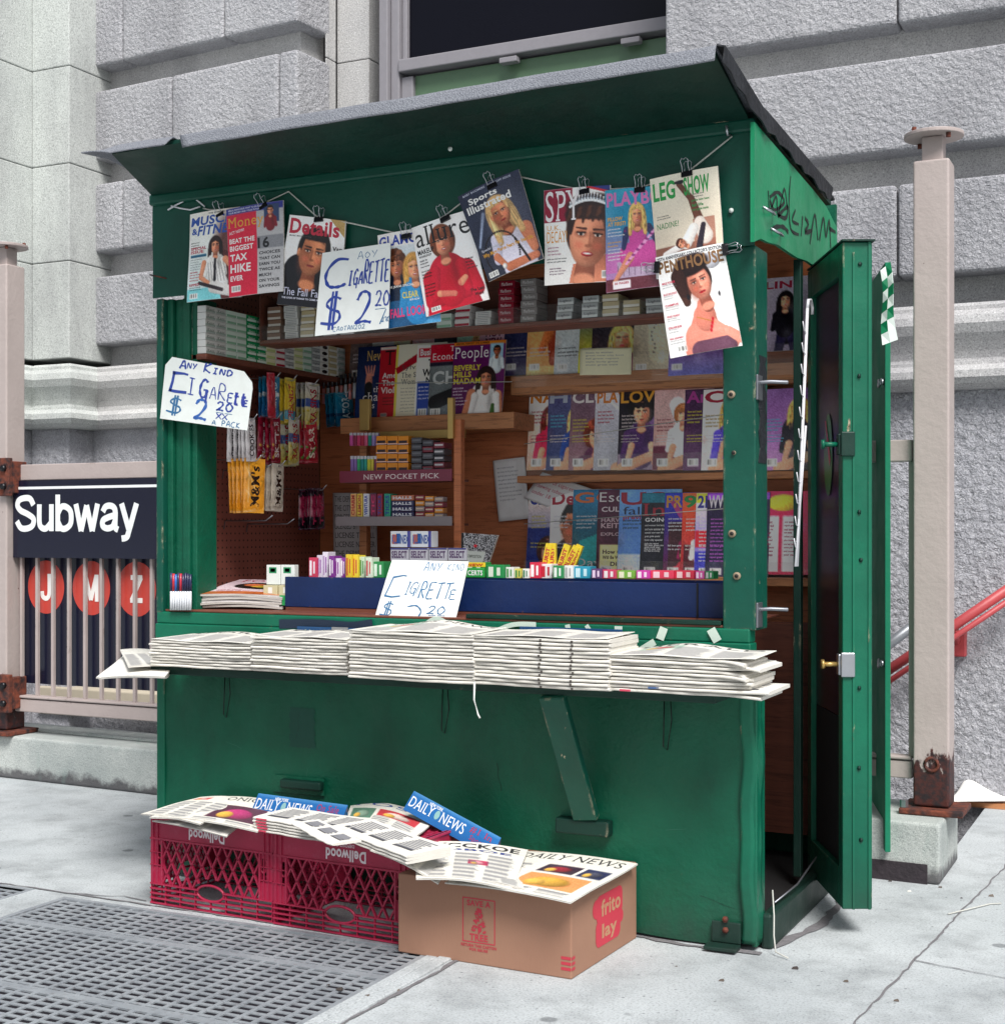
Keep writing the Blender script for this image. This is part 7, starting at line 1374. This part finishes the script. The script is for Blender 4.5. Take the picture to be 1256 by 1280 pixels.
# ================================================================== CRATES AND BOX
CW, CH, CDp = .478, .283, .315
def crate_face(m, W, fn, full=True):
    """fn(a, z, depth) -> point ; one lattice side of a milk crate"""
    def bx(a0, a1, z0, z1, d0=0, d1=.010): m.hexa([fn(a0, z0, d0), fn(a1, z0, d0), fn(a1, z0, d1), fn(a0, z0, d1), fn(a0, z1, d0), fn(a1, z1, d0), fn(a1, z1, d1), fn(a0, z1, d1)])
    def st(a0, z0, a1, z1, t=.0050):
        L = math.hypot(a1 - a0, z1 - z0); nx, nz = -(z1 - z0) / L * t / 2, (a1 - a0) / L * t / 2
        m.hexa([fn(a0 + nx, z0 + nz, .001), fn(a1 + nx, z1 + nz, .001), fn(a1 - nx, z1 - nz, .001), fn(a0 - nx, z0 - nz, .001), fn(a0 + nx, z0 + nz, .009), fn(a1 + nx, z1 + nz, .009), fn(a1 - nx, z1 - nz, .009), fn(a0 - nx, z0 - nz, .009)])
    x0, x1, z0, z1 = .048, W - .048, .064, .203
    bx(.0, W, z1, CH, .002, .008); bx(0, x0 - .024, z0, z1, .002, .008); bx(W - x0 + .024, W, z0, z1, .002, .008)
    bx(0, W, CH - .006, CH, -.003, .012); bx(0, W, z1 - .003, z1 + .003, -.002, .011); bx(x0 - .003, x0 + .003, z0, z1, -.002, .011); bx(x1 - .003, x1 + .003, z0, z1, -.002, .011)
    for xx in (x0 - .024, x1): 
        bx(xx, xx + .024, z0, z0 + .052, .002, .008); bx(xx, xx + .024, z1 - .018, z1, .002, .008)
    # vertical fins at the corners, oval ring openings
    for xx in (.012, .03, W - .033, W - .015): bx(xx, xx + .0025, .064, CH, -.0025, .002)
    for zz in (.12, .16, .20): bx(0, .044, zz, zz + .0025, -.0025, .002); bx(W - .044, W, zz, zz + .0025, -.0025, .002)
    for xc in (x0 - .012, x1 + .012): m.tube([fn(xc + .010 * math.cos(t), .167 + .026 * math.sin(t), .004) for t in [k * math.pi / 8 for k in range(16)]], .003, 5, closed=True)
    # diamonds
    sp = (x1 - x0) / 9.5; sl = .62
    hx, hz, hr, hr2 = W / 2, .056, .052, .024
    def clipseg(a0, z0_, a1, z1_):
        if a1 < x0 or a0 > x1: return
        if a0 < x0: t = (x0 - a0) / (a1 - a0); z0_ += (z1_ - z0_) * t; a0 = x0
        if a1 > x1: t = (x1 - a0) / (a1 - a0); z1_ = z0_ + (z1_ - z0_) * t; a1 = x1
        if a1 - a0 < .002: return
        n = 8; seg = []
        for k in range(n + 1): t = k / n; seg.append((a0 + (a1 - a0) * t, z0_ + (z1_ - z0_) * t))
        ok = [p for p in seg if ((p[0] - hx) / (hr + .004)) ** 2 + ((p[1] - hz) / (hr2 + .010)) ** 2 > 1]
        if len(ok) >= 2: st(*ok[0], *ok[-1])
    dx = (z1 - z0) / 1.9
    k = -4
    while x0 + k * sp < x1 + .1:
        a = x0 + k * sp; clipseg(a, z0, a + dx, z1); clipseg(a, z1, a + dx, z0); k += 1
    # ribs below, cut by the hand hole
    for zz in (.002, .017, .032, .047, .062):
        h = max(0, 1 - ((zz - hz) / hr2) ** 2) ** .5 * hr if abs(zz - hz) < hr2 else 0
        if h: bx(0, hx - h, zz - .002, zz + .002, -.002, .009); bx(hx + h, W, zz - .002, zz + .002, -.002, .009)
        else: bx(0, W, zz - .002, zz + .002, -.002, .009)
    for k in range(9):
        xx = W * k / 8; xx = min(max(xx, .003), W - .003); top = .064 if abs(xx - hx) > hr else .030; bx(xx - .0015, xx + .0015, 0, top, .001, .008)
    m.tube([fn(hx + hr * math.cos(t), hz + hr2 * math.sin(t), .003) for t in [k * math.pi / 14 for k in range(28)]], .0042, 6, closed=True)
    bx(0, W, -.0, .086, .0085, .0095) if not full else None
def make_crate(x, y, rz, label, wob):
    t = thing('milk_crate', label, 'crate', (x, y, 0), None); M0 = Matrix.Translation((x, y, 0)) @ Matrix.Rotation(rz, 4, 'Z')
    def lf(f): return lambda a, z, d: tuple(M0 @ Vector(f(a, z, d)))
    for nm_, W, f in (('front_side', CW, lambda a, z, d: (a, d, z + .003)), ('back_side', CW, lambda a, z, d: (CW - a, CDp - d, z + .003)), ('left_side', CDp - .022, lambda a, z, d: (d, CDp - .011 - a, z + .003)), ('right_side', CDp - .022, lambda a, z, d: (CW - d, a + .011, z + .003))):
        m = MB(); crate_face(m, W, lf(f)); m.build(nm_, 'crate_red', t)
    m = MB(); F3 = lf(lambda a, z, d: (a, d, z + .003))
    for k in range(16): a = .012 + k * (CW - .024) / 15; m.hexa([F3(a - .003, CH - .012, .012), F3(a + .003, CH - .012, .012), F3(a + .003, CH - .012, CDp - .012), F3(a - .003, CH - .012, CDp - .012), F3(a - .003, CH - .006, .012), F3(a + .003, CH - .006, .012), F3(a + .003, CH - .006, CDp - .012), F3(a - .003, CH - .006, CDp - .012)])
    for k in range(10): d = .012 + k * (CDp - .024) / 9; m.hexa([F3(.012, CH - .013, d - .003), F3(CW - .012, CH - .013, d - .003), F3(CW - .012, CH - .013, d + .003), F3(.012, CH - .013, d + .003), F3(.012, CH - .0065, d - .003), F3(CW - .012, CH - .0065, d - .003), F3(CW - .012, CH - .0065, d + .003), F3(.012, CH - .0065, d + .003)])
    m.build('bottom', 'crate_red', t)
    m = MB(); V, F, sz = textmesh('Dellwood', 'b'); x0 = .19 if wob else .155; m.add([F3(x0 + .14 - u * .14, .246 - v * .034, .0012) for u, v in V], [q[::1] for q in F], '#ecdfe4')
    V, F, sz = textmesh('DEPOSIT CASE' if wob else 'MILK PRODUCTS INC', 'b'); m.add([F3(x0 + .10 - u * .085, .262 - v * .010, .0012) for u, v in V], F, '#e0c8d0'); m.build('lettering', 'plastic_print', t)
    return t
make_crate(-1.845, -.318, -.055, 'maroon plastic milk crate, upside down, at the left end of the row', 0)
make_crate(-1.362, -.350, -.055, 'maroon plastic milk crate, upside down, between the other crate and the cardboard box', 1)
# cardboard box
bh = .218; P0, P1, P2 = Vector((-.891, -.431, 0)), Vector((-.362, -.452, 0)), Vector((-.344, -.018, 0)); P3 = P0 + (P2 - P1)
bt = thing('cardboard_box', 'brown cardboard box printed SAVE A TREE in red, at the right end of the row', 'box', (-.62, -.23, 0))
m = MB(); u3 = Vector((0, 0, bh)); m.hexa([P0, P1, P2, P3, P0 + u3, P1 + u3, P2 + u3, P3 + u3]); m.build('carton', 'cardboard', bt, bevel=.004, seg=3)
eu = (P1 - P0).normalized(); WB = (P1 - P0).length; en = Vector((eu.y, -eu.x, 0)); su = (P2 - P1).normalized(); WS = (P2 - P1).length; sn = Vector((su.y, -su.x, 0))
ff = lambda a, z, d: tuple(P0 + eu * a + en * (.0008 + d) + Vector((0, 0, z))); fs = lambda a, z, d: tuple(P1 + su * a + sn * (.0008 + d) + Vector((0, 0, z)))
RD = '#b83444'; m = MB()
def rect(fn, a0, z0, a1, z1, col=RD, d=0): m.add([fn(a0, z0, d), fn(a1, z0, d), fn(a1, z1, d), fn(a0, z1, d)], [(0, 1, 2, 3)], col)
xa_, xb_, za_, zb2 = .205, .305, .058, .178
rect(ff, xa_, za_, xa_ + .003, zb2); rect(ff, xb_ - .003, za_, xb_, zb2); rect(ff, xa_ + .003, zb2 - .003, xb_ - .003, zb2); rect(ff, xa_ + .003, za_, xb_ - .003, za_ + .003)
def btxt(fn, t, a, z, w, h, col=RD, st='b', d=.0003): V, F, sz = textmesh(t, st); m.add([fn(a + u * w, z + v * h, d) for u, v in V], F, col)
btxt(ff, 'SAVE A', xa_ + .014, zb2 - .022, .072, .016); btxt(ff, 'TREE', xa_ + .022, za_ + .006, .056, .018); btxt(ff, 'RETURN THIS CARTON', xa_ - .004, za_ - .012, .108, .008); btxt(ff, 'FOR REUSE', xa_ + .022, za_ - .022, .056, .007)
rt = random.Random(4)
for k in range(90):
    t = rt.random(); z = za_ + .03 + .062 * t; hw = .024 * (1 - t * .75) * rt.uniform(-1, 1); r_ = rt.uniform(.0016, .0034); a = (xa_ + xb_) / 2 + hw
    m.add([ff(a + r_ * 1.5 * math.cos(q) , z + r_ * math.sin(q), .0002 + .00001 * k) for q in (0, 1.2, 2.4, 3.6, 4.8)], [(0, 1, 2, 3, 4)], RD)
rect(ff, (xa_ + xb_) / 2 - .002, za_ + .024, (xa_ + xb_) / 2 + .002, za_ + .036)
btp = m.build('print', 'dull_print', bt); m = MB()
for k in range(3): rect(ff, WB - .030, .022 + k * .014, WB - .001, .030 + k * .014); rect(fs, .001, .022 + k * .014, .02, .030 + k * .014)
m.build('stripe_marks', 'dull_print', bt)
m = MB(); n = 18
def rr_(fn, a0, z0, a1, z1, r, col, d=0):
    pts = []
    for cx_2, cz_2, s0 in ((a1 - r, z1 - r, 0), (a0 + r, z1 - r, math.pi / 2), (a0 + r, z0 + r, math.pi), (a1 - r, z0 + r, 1.5 * math.pi)):
        pts += [(cx_2 + r * math.cos(s0 + k * math.pi / 12), cz_2 + r * math.sin(s0 + k * math.pi / 12)) for k in range(7)]
    m.add([fn(a, z, d) for a, z in pts], [tuple(range(len(pts)))], col)
RL = '#c4384a'
rr_(fs, .155, .100, .330, .178, .022, RL); rr_(fs, .130, .120, .20, .172, .025, RL, .0001); rr_(fs, .150, .040, .315, .112, .022, RL, .0002); rr_(fs, .25, .075, .335, .11, .016, RL, .0003)
btxt(fs, 'frito', .185, .118, .13, .046, '#b98a6a', 'b', .0006); btxt(fs, 'lay', .19, .048, .10, .05, '#b98a6a', 'b', .0006); m.build('emblem', 'dull_print', bt)
# newspapers lying on the crates and the box
def paper(qp, z, fn, label, th=.004, A=1.4, bend=.006, zs=(0, 0, 0, 0), ny=70, curl=0, group=None):
    q = [Vector(onZ(p[0], p[1], z + dz)) for p, dz in zip(qp, zs)]
    return magazine(q, fn, label, group, name='newspaper', cat='newspaper', th=th, ny=ny, bend=bend, A=A, mat='newsprint', curl=curl)
ZC = .292
paper(((255, 998), (350, 1003), (322, 1040), (187, 1022)), ZC + .002, newspage('CHRONICLE', pics=[(.45, .35, .5, .5, '#5a3a4a', '#b04a7a')], seed=3), 'newspaper with a magenta picture lying on the left crate', bend=.008)
paper(((250, 996), (310, 998), (250, 1030), (176, 1017)), ZC + .010, newspage(None, pics=[(.1, .1, .3, .12, '#c85a5a', '#e0c0c0')], seed=5), 'pale newspaper overhanging the left corner of the left crate', bend=.010, zs=(0, 0, 0, -.012))
paper(((215, 1025), (300, 1030), (283, 1046), (190, 1026)), ZC - .006, newspage(None, seed=6), 'white newspaper flap hanging over the front of the left crate', bend=.004, zs=(0, 0, -.02, -.004), ny=30)
paper(((440, 1003), (545, 1025), (515, 1050), (430, 1028)), ZC + .002, newspage('POST', hc='#2a4a9a', pics=[(.4, .3, .5, .3, '#b04048', '#d8c8c0'), (.05, .3, .3, .5, '#5a7a6a', '#8aa090')], seed=7), 'newspaper with a red block behind the folded copies on the right crate', bend=.014)
# folded copies
fo = None
for k in range(5):
    a, b = Vector(onZ(316, 1039, .290)), Vector(onZ(428, 1056, .290)); w = (b - a).length
    if fo is None: fo = make_news(w, .17, .0082, 77, marks=((.05, .04, '#c8405a'),)); o = fo
    else: o = fo.copy(); COL.objects.link(o)
    mid = (a + b) / 2; o.location = (mid.x + R.uniform(-.004, .004), mid.y, .2885 + k * .0084); o.rotation_euler = (0, 0, math.atan2(b.y - a.y, b.x - a.x) + R.uniform(-.01, .01)); tag(o, 'folded newspaper before the blue sign, %s from the bottom of its pile' % nm[k], 'newspaper', 'folded newspapers before the blue sign')
for k in range(3):
    a, b = Vector(onZ(408, 1046, .305)), Vector(onZ(506, 1073, .305)); w = (b - a).length
    if k == 0: f2 = make_news(w, .15, .008, 78); o = f2
    else: o = f2.copy(); COL.objects.link(o)
    mid = (a + b) / 2; o.location = (mid.x, mid.y + .01, .296 + k * .0085); o.rotation_euler = (0, .06, math.atan2(b.y - a.y, b.x - a.x)); tag(o, 'white newspaper slanting across the right crate, %s from the bottom' % nm[k], 'newspaper', 'slanting folded newspapers on the right crate')
a, b = Vector(onZ(370, 1030, .335)), Vector(onZ(432, 1048, .335)); o = make_news((b - a).length, .09, .007, 79); o.location = ((a.x + b.x) / 2, (a.y + b.y) / 2 - .05, .331); o.rotation_euler = (0, .05, math.atan2(b.y - a.y, b.x - a.x) - .1); tag(o, 'narrow folded newspaper leaning against the blue sign on the crates', 'newspaper')
ZB_ = bh + .004
paper(((520, 1052), (660, 1062), (640, 1112), (520, 1098)), ZB_ + .012, newspage('PYCCKOE', sub='HOBOE', pics=[(.5, .5, .2, .1, '#b03a5a', '#d8a0a8')], seed=11, st='b'), 'Cyrillic newspaper on the left half of the cardboard box', bend=.018, zs=(.03, .01, 0, .01), A=1.3)
paper(((515, 1050), (575, 1060), (548, 1104), (463, 1062)), ZB_ + .05, newspage(None, seed=12), 'white newspaper bridging from the crate to the cardboard box', bend=.012, zs=(.02, -.01, -.04, .03), ny=40)
paper(((655, 1064), (797, 1080), (713, 1128), (556, 1103)), ZB_ + .004, newspage('DAILY NEWS', pics=[(.42, .3, .3, .2, '#3a2a3a', '#8a2a3a'), (.42, .55, .5, .3, '#d89a6a', '#c8a050'), (.75, .3, .2, .2, '#2a3050', '#4a4a5a')], seed=13), 'newspaper with colour pictures covering the right half of the cardboard box', bend=.006, A=1.5)
paper(((560, 1080), (650, 1090), (655, 1112), (570, 1100)), ZB_ + .012, newspage(None, pics=[(.1, .1, .35, .15, '#d04a5a', '#e0a0a0'), (.1, .4, .5, .3, '#7ab0c8', '#a8d0d8')], seed=14), 'small page with a red bar and blue block in the middle of the cardboard box', bend=.006, ny=40)
# blue newspaper signs: triangular card tents
def tent(qp, Y, label, extra):
    q = [Vector(onY(p[0], p[1], Y)) for p in qp]; q[0].y += .018; q[1].y += .018
    t = tag(MB().add([], []).build('x', 'plastic_print', loc=(0, 0, 0)), None) if 0 else None
    s = Sheet(q, 5.0, None, 6); s.cv.G('#1f6cb0', '#1a62a6'); s.cv.R(0, 0, 5.0, .06, '#7ab0dc')
    m = MB(); n_ = s.nrm; bk = Vector((0, .05, 0)); m.add([q[3], q[2], q[1], q[0], q[3] + bk, q[2] + bk], [(0, 3, 4), (1, 5, 2), (3, 2, 5, 4), (0, 4, 5, 1)], '#16508a'); o = tag(m.build('newspaper_sign', 'plastic_print'), label, 'sign')
    s.T('NEW YORK', 1.05, .08, .75, .16, '#e8eef4'); s.T('DAILY', .10, .22, 1.35, .50, '#f2f6f8', 's'); s.T('NEWS', 1.85, .22, 1.35, .50, '#f2f6f8', 's')
    s.T(extra[0], 3.45, .12, 1.2, .32, '#b02a4a', 's'); s.T(extra[1], 3.6, .52, .9, .30, '#b02a4a', 's'); m = MB(); s.emit(m, d0=.0006)
    m.add([s.at(1.65 + .13 * math.cos(k * .5), .48 + .22 * math.sin(k * .5), .001) for k in range(12)], [tuple(range(12))], '#8ab8b8'); m.build('face', 'plastic_print', o)
tent(((319, 993), (431, 1008), (424, 1034), (313, 1017)), -.19, 'blue DAILY NEWS sign reading On Sale Here, standing on the crates', ('On Sale', 'Here'))
tent(((514, 990), (623, 1049), (614, 1073), (504, 1012)), -.16, 'blue DAILY NEWS sign reading #1 In Sports, leaning towards the cardboard box', ('#1 In', 'Sports'))
# striped clip with white hooks hanging in the doorway
cs = thing('clip_strip', 'white plastic strip with small hooks hanging in the side doorway', 'display strip', onX(998, 700, .03))
a = Vector(onX(1009, 385, .06)); b = Vector(onX(996, 708, .06))
m = MB(); m.tube([a, b], .0048, 6); m.tube([a + Vector((.0, -.02, -.35)), b + Vector((0, -.02, 0))], .0036, 6); m.build('strip', 'white_plastic', cs)
m = MB(); m.tube([a, a + Vector((.0, .01, .025)), a + Vector((.0, .04, .03)), a + Vector((0, .06, .01)), a + Vector((0, .06, -.01))], .005, 6); m.build('hanger', 'white_plastic', cs)
for k in range(11): p = a + (b - a) * ((k + 1.2) / 12); m = MB(); m.tube([p, p + Vector((0, -.028, .006)), p + Vector((0, -.042, .03))], .0018, 5); m.build('hook', 'white_plastic', cs)
# green chequered bag hanging behind the shutter leaf
m = MB(); 
def gb(u, v): 
    p = mixq([Vector(onY(x, y, .86)) for x, y in ((1100, 338), (1112, 326), (1122, 424), (1104, 432))], u, v); return p + Vector((.004 * math.sin(6 * v), .012 * math.sin(5 * v + 2 * u), 0))
[m.add([gb(i / 2, j / 7), gb(i / 2, (j + 1) / 7), gb((i + 1) / 2, (j + 1) / 7), gb((i + 1) / 2, j / 7)], [(0, 1, 2, 3)], '#0f7a50' if (i + j) % 2 and j < 6 else '#e2ece6') for i in range(2) for j in range(7)]; tag(m.build('chequered_bag', 'plastic_print', solid=.002), 'green and white chequered bag sticking out behind the shutter leaf', 'bag')
